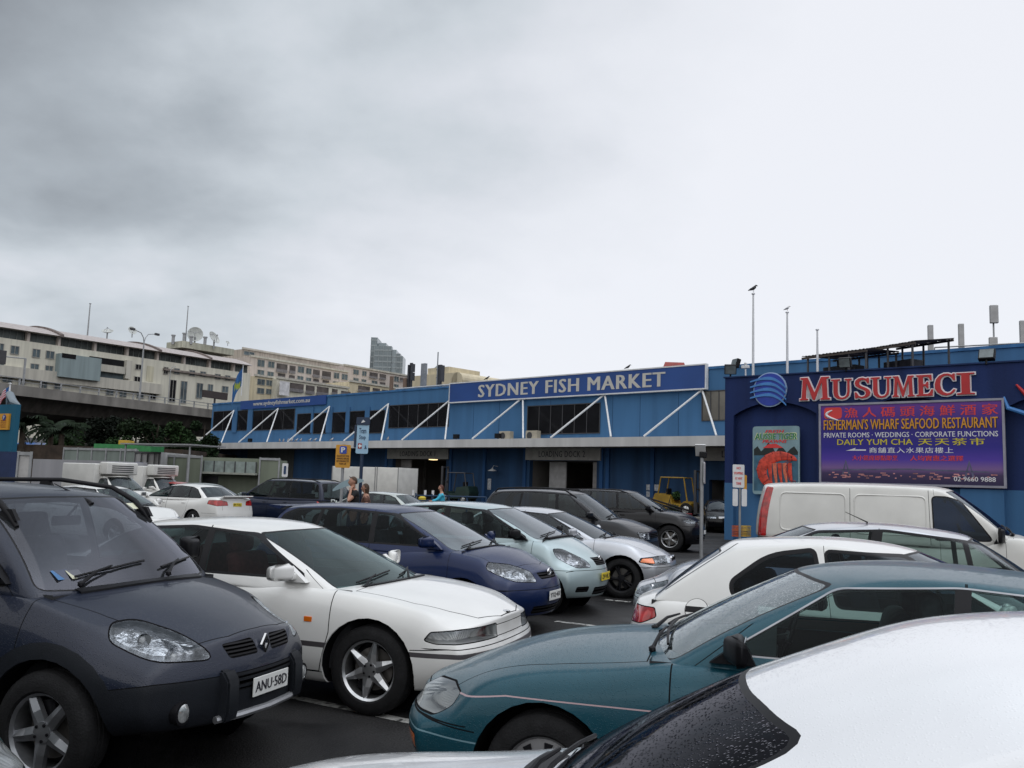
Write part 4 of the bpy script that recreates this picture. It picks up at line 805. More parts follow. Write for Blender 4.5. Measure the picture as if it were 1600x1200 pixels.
# ------------------------------------------------------------------ trees under the overpass
def leaf_mat(name, c):
    if name in MATS: return MATS[name]
    m = mat(name, c, .7, var=.45, scale=1.6, spec=.12); return m
def tree(name, lb, px, ybase, ytop, depth, w_px, c, nleaf=2600, lobes=9, seed=1, trunk=True, grp=None, low=.12, cat='tree'):
    rs = random.Random(seed); P = at(px, ybase, depth); T_ = at(px, ytop, depth); P.z = min(P.z, 0) if trunk else P.z; h = T_.z - P.z; W = w_px * 1.45 / F_PX * depth / 2; nleaf = int(nleaf * 1.7)
    t = thing(name, lb, cat, P, 0, grp)
    b = BM(); tube(b, [(0, 0, -.2), (.1, 0, h * .3), (-.1, .1, h * .6), (0, 0, h * .85)], [h * .03, h * .024, h * .015, h * .005], 7)
    for k in range(5): a = rs.uniform(0, 6.3); z = h * rs.uniform(.25, .55); tube(b, [(0, 0, z), (W * .35 * math.cos(a), W * .35 * math.sin(a), z + h * .15), (W * .7 * math.cos(a), W * .7 * math.sin(a), z + h * .25)], [h * .012, h * .008, h * .003], 5)
    finish('trunk', b, mat('bark', (.05, .038, .028), .9, var=.3, scale=4), t)
    b = BM(); L = []
    for k in range(lobes): a = rs.uniform(0, 6.3); r = W * rs.uniform(.15, .72); z = h * rs.uniform(low + .12, .86); L.append((Vector((r * math.cos(a), r * math.sin(a) * .8, z)), W * rs.uniform(.28, .5) * (1.15 - .5 * z / h)))
    ls = max(.10, W * .075)
    for k in range(nleaf):
        c0, r0 = L[rs.randrange(lobes)]; d = Vector((rs.gauss(0, 1), rs.gauss(0, 1), rs.gauss(0, .8))).normalized() * r0 * rs.uniform(.55, 1.12); p = c0 + d
        u = Vector((rs.gauss(0, 1), rs.gauss(0, 1), rs.gauss(0, .6))).normalized(); v = u.cross(Vector((rs.gauss(0, 1), rs.gauss(0, 1), rs.gauss(0, 1)))).normalized(); s = ls * rs.uniform(.6, 1.3)
        f = b.faces.new([b.verts.new(q) for q in (p - u * s, p - v * s * .5, p + u * s, p + v * s * .5)]); f.material_index = rs.randrange(2)
    finish('crown', b, [leaf_mat('leaf_%d' % int(c[1] * 999), c), leaf_mat('leafd_%d' % int(c[1] * 999), [x * .6 for x in c])], t); return t
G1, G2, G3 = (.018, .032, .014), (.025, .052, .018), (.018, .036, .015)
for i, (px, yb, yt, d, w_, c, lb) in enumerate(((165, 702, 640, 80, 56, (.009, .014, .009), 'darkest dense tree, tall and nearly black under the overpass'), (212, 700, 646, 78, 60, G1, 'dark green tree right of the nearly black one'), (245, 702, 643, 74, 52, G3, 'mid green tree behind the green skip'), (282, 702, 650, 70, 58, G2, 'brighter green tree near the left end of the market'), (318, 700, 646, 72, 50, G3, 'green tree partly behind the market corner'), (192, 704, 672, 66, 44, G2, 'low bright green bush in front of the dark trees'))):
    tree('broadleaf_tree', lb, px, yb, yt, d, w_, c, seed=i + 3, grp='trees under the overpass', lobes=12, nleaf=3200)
hl_ = tree('hedge', 'mounded green hedge between the palms and the dark tree', 112, 702, 675, 85, 62, G2, seed=40, lobes=14, nleaf=3000, cat='hedge')
def palm(px, yb, yt, depth, lb, seed):
    rs = random.Random(seed); P = at(px, yb, depth); P.z = min(P.z, 0); h = at(px, yt, depth).z - P.z; t = thing('palm_tree', lb, 'palm', P, 0, 'palms under the overpass'); b = BM(); tube(b, [(0, 0, -.2), (.05, 0, h * .5), (0, 0, h * .82)], [.3, .22, .2], 8); finish('trunk', b, mat('bark', (.05, .038, .028)), t)
    b = BM()
    for k in range(26):
        a = rs.uniform(0, 6.3); e = rs.uniform(-.3, 1.2); L_ = h * .33 * rs.uniform(.8, 1.1); pr = None
        for s in range(9):
            u = s / 8; r = L_ * u * math.cos(e * (1 - u)); z = h * .82 + L_ * u * math.sin(e) - L_ * .55 * u * u; p = Vector((r * math.cos(a), r * math.sin(a), z))
            if pr is not None:
                d = (p - pr).normalized(); sd_ = d.cross(Vector((0, 0, 1))).normalized()
                for sg in (-1, 1): q = sd_ * sg * L_ * .16 * math.sin(math.pi * min(.95, u + .1)); b.faces.new([b.verts.new(v) for v in (pr, p, p + q + Vector((0, 0, -L_ * .10)) + d * .1, pr + q * .9 + Vector((0, 0, -L_ * .12)) + d * .15)][:4])
            pr = p
    finish('crown', b, leaf_mat('palm_leaf', (.014, .024, .013)), t)
palm(77, 705, 648, 72, 'taller palm standing left of the pair', 1); palm(94, 706, 652, 68, 'palm right of the taller one, before the hedge', 2); palm(32, 706, 640, 66, 'palm half hidden by the teal kiosk', 3)
gz = thing('bank', 'earth bank with brown mulch below the palms', 'bank', at(95, 712, 66)); gz['kind'] = 'structure'; b = BM(); z = at(95, 696, 66).z; box(b, -9, 9, 0, 30, -4, z - gz.location.z); finish('soil', b, mat('mulch', (.045, .032, .024), .95, var=.4, scale=1.5), gz)
ZBANK = z
# far cars under the overpass (a few pixels each)
def tiny_car(px, py, depth, rz, c, lb, grp='small cars beyond the bank'):
    P = at(px, py, depth); t = thing('parked_car', lb, 'car', (P.x, P.y, ZBANK), rz, grp); b = BM()
    prism(b, rnd([(-2.1, .25), (2.1, .25), (2.15, .65), (1.2, .85), (-1.9, .9), (-2.15, .7)], .12), 'y', -.82, .82); finish('body', b, paint('paint_t_%d' % int(c[0] * 99 + c[2] * 9), c, coat=.6), t)
    b = BM(); prism(b, rnd([(-1.5, .86), (.95, .84), (.35, 1.36), (-1.0, 1.38)], .12), 'y', -.70, .70); finish('cabin', b, WGLASS, t)
    for x in (-1.3, 1.3):
        for s in (-1, 1): b = BM(); lathe(b, [(.31, s * .84), (.31, s * .62)], 16, 'y', at_=(x, 0, .31)); finish('wheel', b, RUBBER(), t)
tiny_car(52, 699, 91, -1.45, (.05, .14, .40), 'tiny bright blue car beyond the bank'); tiny_car(68, 700, 93, -1.7, (.6, .6, .6), 'tiny white car right of the tiny blue one'); tiny_car(92, 699, 90, -1.3, (.3, .33, .36), 'tiny grey car by the right palm')

# ------------------------------------------------------------------ yard fence, containers and kiosk on the left
def slab(name, lb, cat, x0, x1, yt, yb, depth, m, thick=.3, rz=None, ribs=0, d1=None, z0=0.0, group=None, nm='panel'):
    P, Q = at(x0, yt, depth), at(x1, yt, d1 or depth); u = Q - P; u.z = 0; W = u.length; zb2 = at(x0, yb, depth).z if z0 is None else z0; t = thing(name, lb, cat, (P.x, P.y, zb2), math.atan2(u.y, u.x), group)
    b = BM(); box(b, 0, W, 0, thick, 0, P.z - zb2); finish(nm, b, m, t)
    if ribs:
        b = BM()
        for k in range(ribs + 1): x = W * k / ribs; box(b, x - .04, x + .04, -.06, .0, 0, P.z - zb2 + .05)
        box(b, 0, W, -.05, 0, P.z - zb2 - .1, P.z - zb2 + .03); finish('frame', b, STEEL, t)
    return t, W, P.z - zb2
SG = streaked('sheet_grey_green', (.20, .235, .215), amt=.15); SG2 = streaked('sheet_green', (.19, .215, .165), amt=.15)
slab('hoarding', 'long grey-green sheet hoarding behind the refrigerated vans', 'hoarding', 101, 213, 700, 750, 52, SG, .2, ribs=5, d1=50)
t, W, h = slab('shipping_container', 'white shipping container with closed end doors', 'container', 211, 252, 705, 760, 49, streaked('container_white', (.42, .42, .42), amt=.2), 5.5, d1=49)
b = BM()
for x in (.05, W * .27, W * .5, W * .52, W * .77, W - .08): tube(b, [(x, -.06, .1), (x, -.06, h - .1)], .025, 6)
for z in (.05, h - .06): box(b, 0, W, -.05, 0, z - .05, z + .06)
finish('door_bars', b, FRAME, t); b = BM(); box(b, .12, .5, -.02, 0, h * .62, h * .80); finish('logo_patch', b, mat('patch_blue', (.03, .07, .25), .5), t)
slab('hoarding', 'green sheet fence right of the white container', 'hoarding', 252, 316, 711, 765, 50, SG2, .2, ribs=3, d1=50)
t, W, h = slab('kiosk_building', 'low green kiosk with a long window band under the canopy', 'building', 312, 407, 714, 765, 51, SG2, 4, ribs=0, d1=50.5)
b = BM(); box(b, .3, W - .2, -.04, .0, h * .70, h * .93); w_ = finish('window', b, mat('kiosk_glass', (.22, .26, .25), .3, var=.2), t)
b = BM()
for k in range(6): box(b, .3 + (W - .5) * k / 5 - .03, .3 + (W - .5) * k / 5 + .03, -.07, -.04, h * .7, h * .93)
finish('frame', b, FRAME, w_)
b = BM(); box(b, -.1, W + .1, -.9, .0, h * .66, h * .70); finish('shelf_awning', b, mat('shelf_pale', (.36, .38, .33), .6), t)
b = BM(); box(b, .3, W * .33, -.03, 0, .0, h * .62); finish('door', b, FRAME, t)
slab('hoarding', 'pale green sheet panel at the right end of the kiosk', 'hoarding', 407, 437, 716, 765, 50, SG2, .3, ribs=1, d1=50)
t, W, h = slab('skip', 'bright green skip standing behind the hoarding', 'skip', 147, 236, 693, 706, 56, mat('skip_green', (.03, .20, .06), .5, var=.2), 2.2, d1=56)
b = BM(); box(b, W * .40, W * .58, .3, 1.2, h * .9, h + .12, bev=.03); tag(finish('yellow_load', b, mat('load_yellow', (.5, .30, .03), .6)), 'yellow load lying in the green skip', 'load'); bpy.context.view_layer.update(); bpy.data.objects['yellow_load'].matrix_world = t.matrix_basis @ Matrix.Translation((0, -.1, .15))
t, W, h = slab('thin_awning', 'thin dark awning roof reaching left from the market canopy', 'awning', 188, 300, 692, 694, 47, STEEL, 2.5, d1=45, z0=None)
b = BM()
for x in (.2, W - .3): tube(b, [(x, .2, 0), (x, .2, -2.9)], .05, 6)
finish('post', b, STEEL, t)
# white/grey delivery lorry body seen behind the suv roof rail
t, W, h = slab('box_trailer', 'long pale grey box trailer behind the roof rail of the blue suv', 'trailer', 52, 160, 717, 752, 40, streaked('trailer_grey', (.30, .30, .32), amt=.1), 2.4, d1=38, z0=.9)
for x in (W * .2, W * .32, W * .85): b = BM(); lathe(b, [(.45, 0), (.45, .25)], 20, 'y', at_=(x, 0, -.45)); finish('wheel', b, RUBBER(), t, True)
t, W, h = slab('site_gate', 'white panelled gate with blue posts at the left edge', 'gate', -30, 50, 705, 770, 34, mat('gate_white', (.46, .45, .44), .6, var=.12), .06, ribs=4, d1=34)
b = BM(); box(b, W * .42, W * .47, -.12, -.02, 0, h + .2); finish('post', b, mat('post_blue', (.03, .08, .16), .5), t)
# teal pay kiosk with emblem and orange parking sign
t, W, h = slab('pay_kiosk', 'teal ticket kiosk with an orange parking notice, cut by the left edge', 'kiosk', -30, 26, 633, 705, 30, streaked('teal_panel', (.012, .10, .17), amt=.1), .15, d1=29, z0=None)
b = BM(); box(b, -.02, W + .02, -.03, .17, -1.0, -.0); finish('base_band', b, mat('band_navy', (.015, .03, .09), .5), t); b = BM(); box(b, 0.1, W * .6, .0, .15, -2.6, -1.0); finish('plinth', b, BLACK(), t)
b = BM(); x1 = W * (19 + 30) / 56; x0 = W * .5; box(b, x0, x1, -.06, -.0, h * .46, h * .80); ns = finish('notice', b, mat('sign_amber', (.62, .30, .03), .5, var=.05), t)
b = BM(); lathe(b, [(.10, -.065), (.10, -.07), (.001, -.07)], 20, 'y', at_=(x1 - .26, 0, h * .72)); finish('notice_disc', b, mat('sign_navy', (.03, .04, .22), .5), t)
tx = text_mesh('P', None, .11, .03, .002); on_plane(tx, (x1 - .26, -.074, h * .72), (1, 0, 0), (0, 0, 1)); finish('lettering', tx, WHITEM, t)
for k in range(4): tx = text_mesh(('PARKING', 'PAY AND', 'DISPLAY', 'TICKETS')[k], .30, .035, .01, .002); on_plane(tx, ((x0 + x1) / 2 + .1, -.064, h * (.65 - .045 * k)), (1, 0, 0), (0, 0, 1)); finish('lettering', tx, mat('sign_maroon', (.25, .04, .03), .6), t)
b = BM(); tube(b, [(W * .50, .3, h), (W * .56, .3, h + .35), (W * .66, .3, h + .12), (W * .86, .3, h - .02)], [.05, .16, .12, .03], 8); finish('emblem', b, mat('emblem_grey', (.18, .22, .25), .5), t, True)

# ------------------------------------------------------------------ signs on poles
def sign_pole(px, ytop, ybase, depth, lb, r=.04, m=None, rz=0, name='sign_post'):
    P = at(px, ytop, depth); t = thing(name, lb, 'sign', (P.x, P.y, 0), rz); b = BM(); tube(b, [(0, .06, 0), (0, .06, P.z)], r, 10); finish('pole', b, m or STEEL, t, True); return t, P.z
def board(t, zt_, zb2, w_, m, edge=None, x=0, y=0, nm='sign_board'):
    b = BM(); prism(b, rnd([(x - w_ / 2, zb2), (x + w_ / 2, zb2), (x + w_ / 2, zt_), (x - w_ / 2, zt_)], .04), 'y', y - .012, y + .012); return finish(nm, b, m, t)
D = 24
t, z = sign_pole(537, 694, 770, D, 'orange parking notice with a blue P on a thin pole')
H_ = lambda y, px=537, d=D: at(px, y, d).z
board(t, H_(695), H_(731), 23 / F_PX * D, mat('sign_amber', (.62, .30, .03), .5)); board(t, H_(697), H_(709), 11 / F_PX * D, mat('sign_blue2', (.03, .08, .42), .5), y=-.015, nm='symbol_panel')
tx = text_mesh('P', None, .14, .05, .004); on_plane(tx, (0, -.03, H_(703)), (1, 0, 0), (0, 0, 1)); finish('lettering', tx, WHITEM, t)
for k, s in enumerate(('PLEASE PAY FOR', 'PARKING BEFORE', 'RETURNING TO', 'YOUR CAR')): tx = text_mesh(s, (19 if k < 3 else 11) / F_PX * D, .045, .02, .003); on_plane(tx, (0, -.016, H_(712.5 + 4 * k)), (1, 0, 0), (0, 0, 1)); finish('lettering', tx, mat('sign_brown', (.10, .03, .01), .6), t)
D = 23; t, z = sign_pole(568, 653, 790, D, 'tall pale blue tram stop sign with a navy top on a navy pole', .045, mat('pole_navy', (.012, .03, .07), .4)); H_ = lambda y: at(568, y, D).z
board(t, H_(662), H_(709), 19 / F_PX * D, mat('sign_pale_blue', (.33, .52, .68), .5, var=.05)); board(t, H_(652), H_(664), 21 / F_PX * D, mat('pole_navy', (.012, .03, .07)), y=-.02, nm='sign_header'); board(t, H_(664), H_(700), 4 / F_PX * D, mat('pole_navy', (.012, .03, .07)), x=-11 / F_PX * D, nm='sign_edge')
for s, y, w_ in (('Tram', 673, 11), ('Stop', 684, 10)): tx = text_mesh(s, w_ / F_PX * D, .14, .01, .004); on_plane(tx, (.0, -.014, H_(y)), (1, 0, 0), (0, 0, 1)); finish('lettering', tx, mat('sign_ink', (.02, .05, .12), .6), t)
b = BM(); x, zc2 = -.055, H_(697); box(b, x - .05, x + .05, -.02, -.013, zc2 - .07, zc2 + .07); finish('tram_symbol', b, mat('symbol_red', (.30, .03, .03), .5), t); b = BM(); prism(b, [(x - .045, zc2), (x + .01, zc2 + .06), (x + .01, zc2 + .025), (x + .045, zc2 + .025), (x + .045, zc2 - .025), (x + .01, zc2 - .025), (x + .01, zc2 - .06)], 'y', -.026, -.021); finish('arrow', b, WHITEM, t)
b = BM(); lathe(b, [(.016, -.02), (.016, -.013)], 10, 'y', at_=(.09, 0, zc2 + .0)); prism(b, [(.06, zc2 - .08), (.085, zc2 - .02), (.105, zc2 - .02), (.13, zc2 - .08), (.095, zc2 - .055)], 'y', -.02, -.013); finish('walker_symbol', b, mat('sign_ink', (.02, .05, .12)), t)
b = BM(); prism(b, [(-.05, H_(661)), (.0, H_(656)), (.06, H_(659)), (.02, H_(660))], 'y', -.045, -.034); finish('fish_symbol', b, WHITEM, t)
D = 38; t, z = sign_pole(446, 724, 770, D, 'small white sign with a blue symbol before the dark shutter', .03); H_ = lambda y: at(446, y, D).z; board(t, H_(724), H_(745), 9 / F_PX * D, WHITEM); board(t, H_(728), H_(741), 3.5 / F_PX * D, mat('sign_ink', (.02, .05, .12)), y=-.02, nm='symbol_panel')
# two road-edge signs on the right
D = 21; t, z = sign_pole(1101, 708, 860, D, 'grey pole with a small solar panel and an edge-on sign', .042, rz=R(74)); H_ = lambda y: at(1101, y, D).z
board(t, H_(722), H_(756), .36, mat('sign_back', (.42, .43, .45), .4, metal=.3)); b = BM(); box(b, -.17, .17, -.12, .12, -.012, .012); b.transform(Matrix.Translation((.05, .1, H_(714) + .16)) @ Matrix.Rotation(R(50), 4, 'Y')); finish('solar_panel', b, [WHITEM], t); b = BM(); box(b, -.07, .07, -.05, .12, H_(714) - .02, H_(714) + .12, bev=.02); finish('battery_box', b, BLACK(), t)
D = 27; t, z = sign_pole(1157, 726, 850, D, 'white sign with red no stopping lettering beside the navy corner', .035); H_ = lambda y: at(1157, y, D).z; px1 = D / F_PX
board(t, H_(726), H_(762), 18 * px1, WHITEM, x=-3 * px1)
for k, s in enumerate(('NO', 'STOPPING', 'AT ANY', 'TIME')): tx = text_mesh(s, (6, 14, 11, 8)[k] * px1, .075, .02, .003); on_plane(tx, (-3 * px1, -.016, H_(731.5 + 8 * k)), (1, 0, 0), (0, 0, 1)); finish('lettering', tx, cR, t)
board(t, H_(764), H_(791), 8 * px1, WHITEM, x=-8 * px1, nm='lower_board'); board(t, H_(764), H_(791), 8 * px1, WHITEM, x=6 * px1, nm='lower_board'); board(t, H_(742), H_(768), 5 * px1, mat('sign_amber', (.62, .30, .03)), x=8 * px1, y=.05, nm='rear_board')
# crates stacked at the navy corner
D = 31.5
for i, (x0, x1, yt, yb, c, lb) in enumerate(((1147, 1158, 821, 829, (.45, .10, .03), 'orange crate, upper left of the corner stack'), (1147, 1158, 830, 838, (.40, .08, .03), 'orange crate at the bottom left of the corner stack'), (1159, 1170, 821, 829, (.50, .34, .06), 'yellow crate, upper right of the corner stack'), (1159, 1170, 830, 838, (.48, .30, .05), 'yellow crate at the bottom right of the corner stack'))):
    P, Q = at(x0, yt, D), at(x1, yb, D); w_ = Q.x - P.x; h = P.z - at(x0, yb, D).z; t = thing('crate', lb, 'crate', ((P.x + Q.x) / 2, P.y, max(0, at(x0, yb, D).z)), FN.rz, 'crates stacked at the navy corner'); b = BM(); m = mat('crate_%d' % i, c, .6, var=.2)
    for q in ((-w_ / 2, w_ / 2, -.2, -.17), (-w_ / 2, w_ / 2, .17, .2), (-w_ / 2, -w_ / 2 + .03, -.17, .17), (w_ / 2 - .03, w_ / 2, -.17, .17)):
        for z0, z1 in ((0, h * .3), (h * .42, h * .62), (h * .75, h * .98)): box(b, *q, z0, z1)
    box(b, -w_ / 2 + .03, w_ / 2 - .03, -.17, .17, .0, .02); finish('crate_body', b, m, t)

# ================================================================== vehicles
def box_skin(As, Bs, Cs, f, sub):
    """surface of a parametric box, smoothed; returns a mesh"""
    V = {}; vs = []; na, nb, nc = len(As) - 1, len(Bs) - 1, len(Cs) - 1
    def v(i, j, k):
        if (i, j, k) not in V:
            V[(i, j, k)] = len(vs); vs.append(f(As[i], Bs[j], Cs[k]))
        return V[(i, j, k)]
    fs = []
    for i in range(na):
        for j in range(nb):
            fs.append((v(i, j, nc), v(i + 1, j, nc), v(i + 1, j + 1, nc), v(i, j + 1, nc)))
            fs.append((v(i, j, 0), v(i, j + 1, 0), v(i + 1, j + 1, 0), v(i + 1, j, 0)))
    for i in range(na):
        for k in range(nc):
            fs.append((v(i, 0, k), v(i + 1, 0, k), v(i + 1, 0, k + 1), v(i, 0, k + 1)))
            fs.append((v(i, nb, k), v(i, nb, k + 1), v(i + 1, nb, k + 1), v(i + 1, nb, k)))
    for j in range(nb):
        for k in range(nc):
            fs.append((v(na, j, k), v(na, j + 1, k), v(na, j + 1, k + 1), v(na, j, k + 1)))
            fs.append((v(0, j, k), v(0, j, k + 1), v(0, j + 1, k + 1), v(0, j + 1, k)))
    me = bpy.data.meshes.new('t'); me.from_pydata(vs, [], fs)
    o = bpy.data.objects.new('t', me); COL.objects.link(o)
    m = o.modifiers.new('s', 'SUBSURF'); m.levels = sub; m.render_levels = sub
    dg = bpy.context.evaluated_depsgraph_get(); r = bpy.data.meshes.new_from_object(o.evaluated_get(dg))
    bpy.data.objects.remove(o); bpy.data.meshes.remove(me)
    return r
class Face_:
    __slots__ = ('v', 't', 'c', 'n', 'r')
    def __init__(s, v, t, n=None):
        s.v = v; s.t = t; k = len(v); c = v[0].copy()
        for q in v[1:]: c += q
        s.c = c / k; s.r = max((q - s.c).length for q in v) + .002
        if n is None: n = (v[2] - v[0]).cross(v[3 % k] - v[1]).normalized()
        s.n = n
class Skin:
    def __init__(s, me):
        s.vn = [v.normal.copy() for v in me.vertices]; s.polys = [tuple(p.vertices) for p in me.polygons]; s.co = [v.co.copy() for v in me.vertices]
        s.bvh = BVHTree.FromPolygons(s.co, s.polys)
        s.F = [Face_([s.co[i] for i in p], 0) for p in s.polys]
        bpy.data.meshes.remove(me)
    def cut(s, planes, tagv, flt=None, only=None):
        P = []
        for c, n in planes:
            c, n = Vector(c), Vector(n); P.append((n, n.dot(c), n.x, n.y, n.z))
        out = []; res = []
        for f in s.F:
            c = f.c; cx, cy, cz, r = c.x, c.y, c.z, f.r; ok = only is None or f.t in only
            if ok:
                for n, d, nx, ny, nz in P:
                    if cx * nx + cy * ny + cz * nz - d > r: ok = False; break
            if not ok or (flt is not None and not flt(c, f.n)): out.append(f); continue
            ins = f.v; outs = []
            for n, d, nx, ny, nz in P:
                ds = [v.x * nx + v.y * ny + v.z * nz - d for v in ins]
                if max(ds) <= 1e-6: continue
                if min(ds) >= -1e-6: ins = None; break
                A, B = [], []; m = len(ins)
                for i in range(m):
                    p, dp = ins[i], ds[i]; q, dq = ins[(i + 1) % m], ds[(i + 1) % m]
                    if dp <= 0: A.append(p)
                    if dp >= 0: B.append(p)
                    if dp * dq < 0:
                        t = dp / (dp - dq); x = p + (q - p) * t; A.append(x); B.append(x)
                if len(B) > 2: outs.append(B)
                ins = A
                if len(ins) < 3: ins = None; break
            if ins is None: out.append(f); continue
            for o in outs: out.append(Face_(o, f.t, f.n))
            g = Face_(ins, tagv, f.n); out.append(g); res.append(g)
        s.F = out; return res
    def drop(s, tagv): s.F = [f for f in s.F if f.t != tagv]
    def normal(s, co):
        q, n, i, d = s.bvh.find_nearest(co)
        if i is None: return Vector((0, 0, 1))
        ids = s.polys[i]; ws = [1 / max(1e-5, (s.co[k] - q).length) ** 1.5 for k in ids]
        r = Vector((0, 0, 0))
        for k, w_ in zip(ids, ws): r += s.vn[k] * w_
        return r.normalized()
    def take(s, tags):
        idx = {}; vs = []; fs = []
        for f in s.F:
            if f.t in tags:
                ids = []
                for v in f.v:
                    k = (round(v.x, 5), round(v.y, 5), round(v.z, 5))
                    if k not in idx: idx[k] = len(vs); vs.append(v.copy())
                    if idx[k] not in ids: ids.append(idx[k])
                if len(ids) > 2: fs.append(ids)
        return vs, [s.normal(v) for v in vs], fs
def mesh_from(name, data, m, parent, mats=None, fm=None):
    vs, ns, fs = data
    me = bpy.data.meshes.new(name); me.from_pydata([tuple(v) for v in vs], [], fs)
    for q in (m if isinstance(m, (list, tuple)) else [m]): me.materials.append(q)
    me.polygons.foreach_set('use_smooth', [True] * len(fs))
    if fm: me.polygons.foreach_set('material_index', fm)
    if ns: me.normals_split_custom_set_from_vertices([tuple(n) for n in ns])
    o = bpy.data.objects.new(name, me); return link(o, parent)
def join(*ds):
    vs, ns, fs = [], [], []
    for a, b, c in ds:
        k = len(vs); vs += a; ns += b; fs += [[i + k for i in f] for f in c]
    return vs, ns, fs
def recess(data, d, depth, shrink=.85, bowl=0.0):
    """a copy of a patch pushed in along -d with walls up to the old rim"""
    vs, ns, fs = data; d = Vector(d).normalized(); k = len(vs)
    c = sum((Vector(v) for v in vs), Vector()) / k
    bottom = []
    rmax = max((Vector(v) - c).length for v in vs)
    for v in vs:
        e_ = Vector(v) - c; along = e_.dot(d); e_ = e_ - d * along
        bottom.append(c + e_ * shrink + d * (along - depth - bowl * max(0, 1 - (e_.length / rmax) ** 2)))
    cnt = {}
    for f in fs:
        for i in range(len(f)):
            a, b = f[i], f[(i + 1) % len(f)]; cnt[(a, b)] = 1
    walls = [[a, b, b + k, a + k][::-1] for (a, b) in cnt if (b, a) not in cnt]
    return vs + bottom, None, [[i + k for i in f] for f in fs] + walls
def wheel(parent, pos, side, r, rimr, wd, style='five', n=5, dark=False, rimmat=None):
    w_ = bpy.data.objects.new('wheel', None); w_.location = pos; w_.empty_display_size = .1; link(w_, parent)
    h = wd / 2; b = BM()
    if side < 0: w_.rotation_euler = (0, random.uniform(0, 6), 0)
    else: w_.rotation_euler = (0, random.uniform(0, 6), math.pi)
    # local: outside face towards -y
    lathe(b, [(rimr, -h * .86), (rimr + .012, -h * .98), (rimr + (r - rimr) * .45, -h * 1.0), (r - .035, -h * .93), (r - .008, -h * .76), (r, -h * .5), (r, -h * .2), (r - .007, -h * .17), (r - .007, -h * .1), (r, -h * .07),
              (r, h * .07), (r - .007, h * .1), (r - .007, h * .17), (r, h * .2), (r, h * .5), (r - .02, h * .85), (r - .08, h), (rimr, h * .9)], 44, 'y', cap=False)
    ty = finish('tyre', b, RUBBER(), w_, True, sharp=35)
    rm = rimmat or ALLOY(); b = BM()
    lathe(b, [(rimr + .002, h * .8), (rimr - .012, h * .6), (rimr - .022, -h * .2), (rimr - .016, -h * .72), (rimr - .006, -h * .8), (rimr + .006, -h * .9), (rimr + .004, -h * .84)], 44, 'y', cap=False)
    if style == 'cover':
        lathe(b, [(rimr - .01, -h * .74), (rimr * .8, -h * .86), (rimr * .45, -h * .9), (.05, -h * .95), (0.001, -h * .97)], 36, 'y')
        for k in range(n):
            t = 2 * math.pi * k / n; c, s_ = math.cos(t), math.sin(t); q = []
            for (u, v) in ((rimr * .55, .012), (rimr * .86, .022), (rimr * .86, -.022), (rimr * .55, -.012)): q.append((c * u - s_ * v, s_ * u + c * v))
            for f in prism(b, q, 'y', -h * .93, -h * .82): f.material_index = 1
    else:
        for k in range(n):
            t = 2 * math.pi * (k + .25) / n
            lines = [0] if style in ('five', 'star') else [-.13, .13]
            for dt in lines:
                w0, w1 = (.040, .030) if style == 'five' else ((.036, .016) if style == 'star' else (.018, .015))
                if style == 'star' : w0 = .05
                for sgn in (-1, 1):   # each spoke has two facets meeting on a ridge
                    P = []
                    for (rr, ww, y0, y1) in ((.045, w0, -h * .70, -h * .62), (rimr * .55, (w0 + w1) / 2, -h * .80, -h * .62), (rimr - .014, w1, -h * .76, -h * .60)):
                        a = t + dt * (rr / rimr); c, s_ = math.cos(a), math.sin(a)
                        P.append((Vector((c * rr, y0, s_ * rr)), Vector((c * rr - s_ * ww * sgn, y1, s_ * rr + c * ww * sgn)), Vector((c * rr - s_ * ww * sgn, y1 + .03, s_ * rr + c * ww * sgn))))
                    for A, B in zip(P, P[1:]):
                        va = [b.verts.new(x) for x in A]; vb = [b.verts.new(x) for x in B]
                        for i in (0, 1):
                            q = (va[i], vb[i], vb[i + 1], va[i + 1]); b.faces.new(q if sgn > 0 else q[::-1])
        lathe(b, [(.062, -h * .60), (.06, -h * .70), (.032, -h * .74), (.001, -h * .745)], 20, 'y')
        for k in range(5):
            a = 2 * math.pi * (k + .5) / 5; lathe(b, [(.009, -h * .68), (.009, -h * .78), (.001, -h * .79)], 8, 'y', at_=(.045 * math.cos(a), 0, .045 * math.sin(a)), mi=1)
    finish('rim', b, [rm, BLACK()], w_, True, sharp=28)
    b = BM(); lathe(b, [(rimr * .72, h * .05), (rimr * .72, h * .0), (.03, h * .0)], 28, 'y')
    box(b, rimr * .35, rimr * .78, -h * .25, h * .3, -.06, .06, mi=1)
    finish('brake_disc', b, [mat('brake_steel', (.16, .15, .14), .45, metal=.7, var=.3), BLACK()], w_)
    b = BM(); lathe(b, [(rimr - .025, h * .55), (.01, h * .56)], 24, 'y'); finish('hub', b, BLACK(), w_)
    return w_

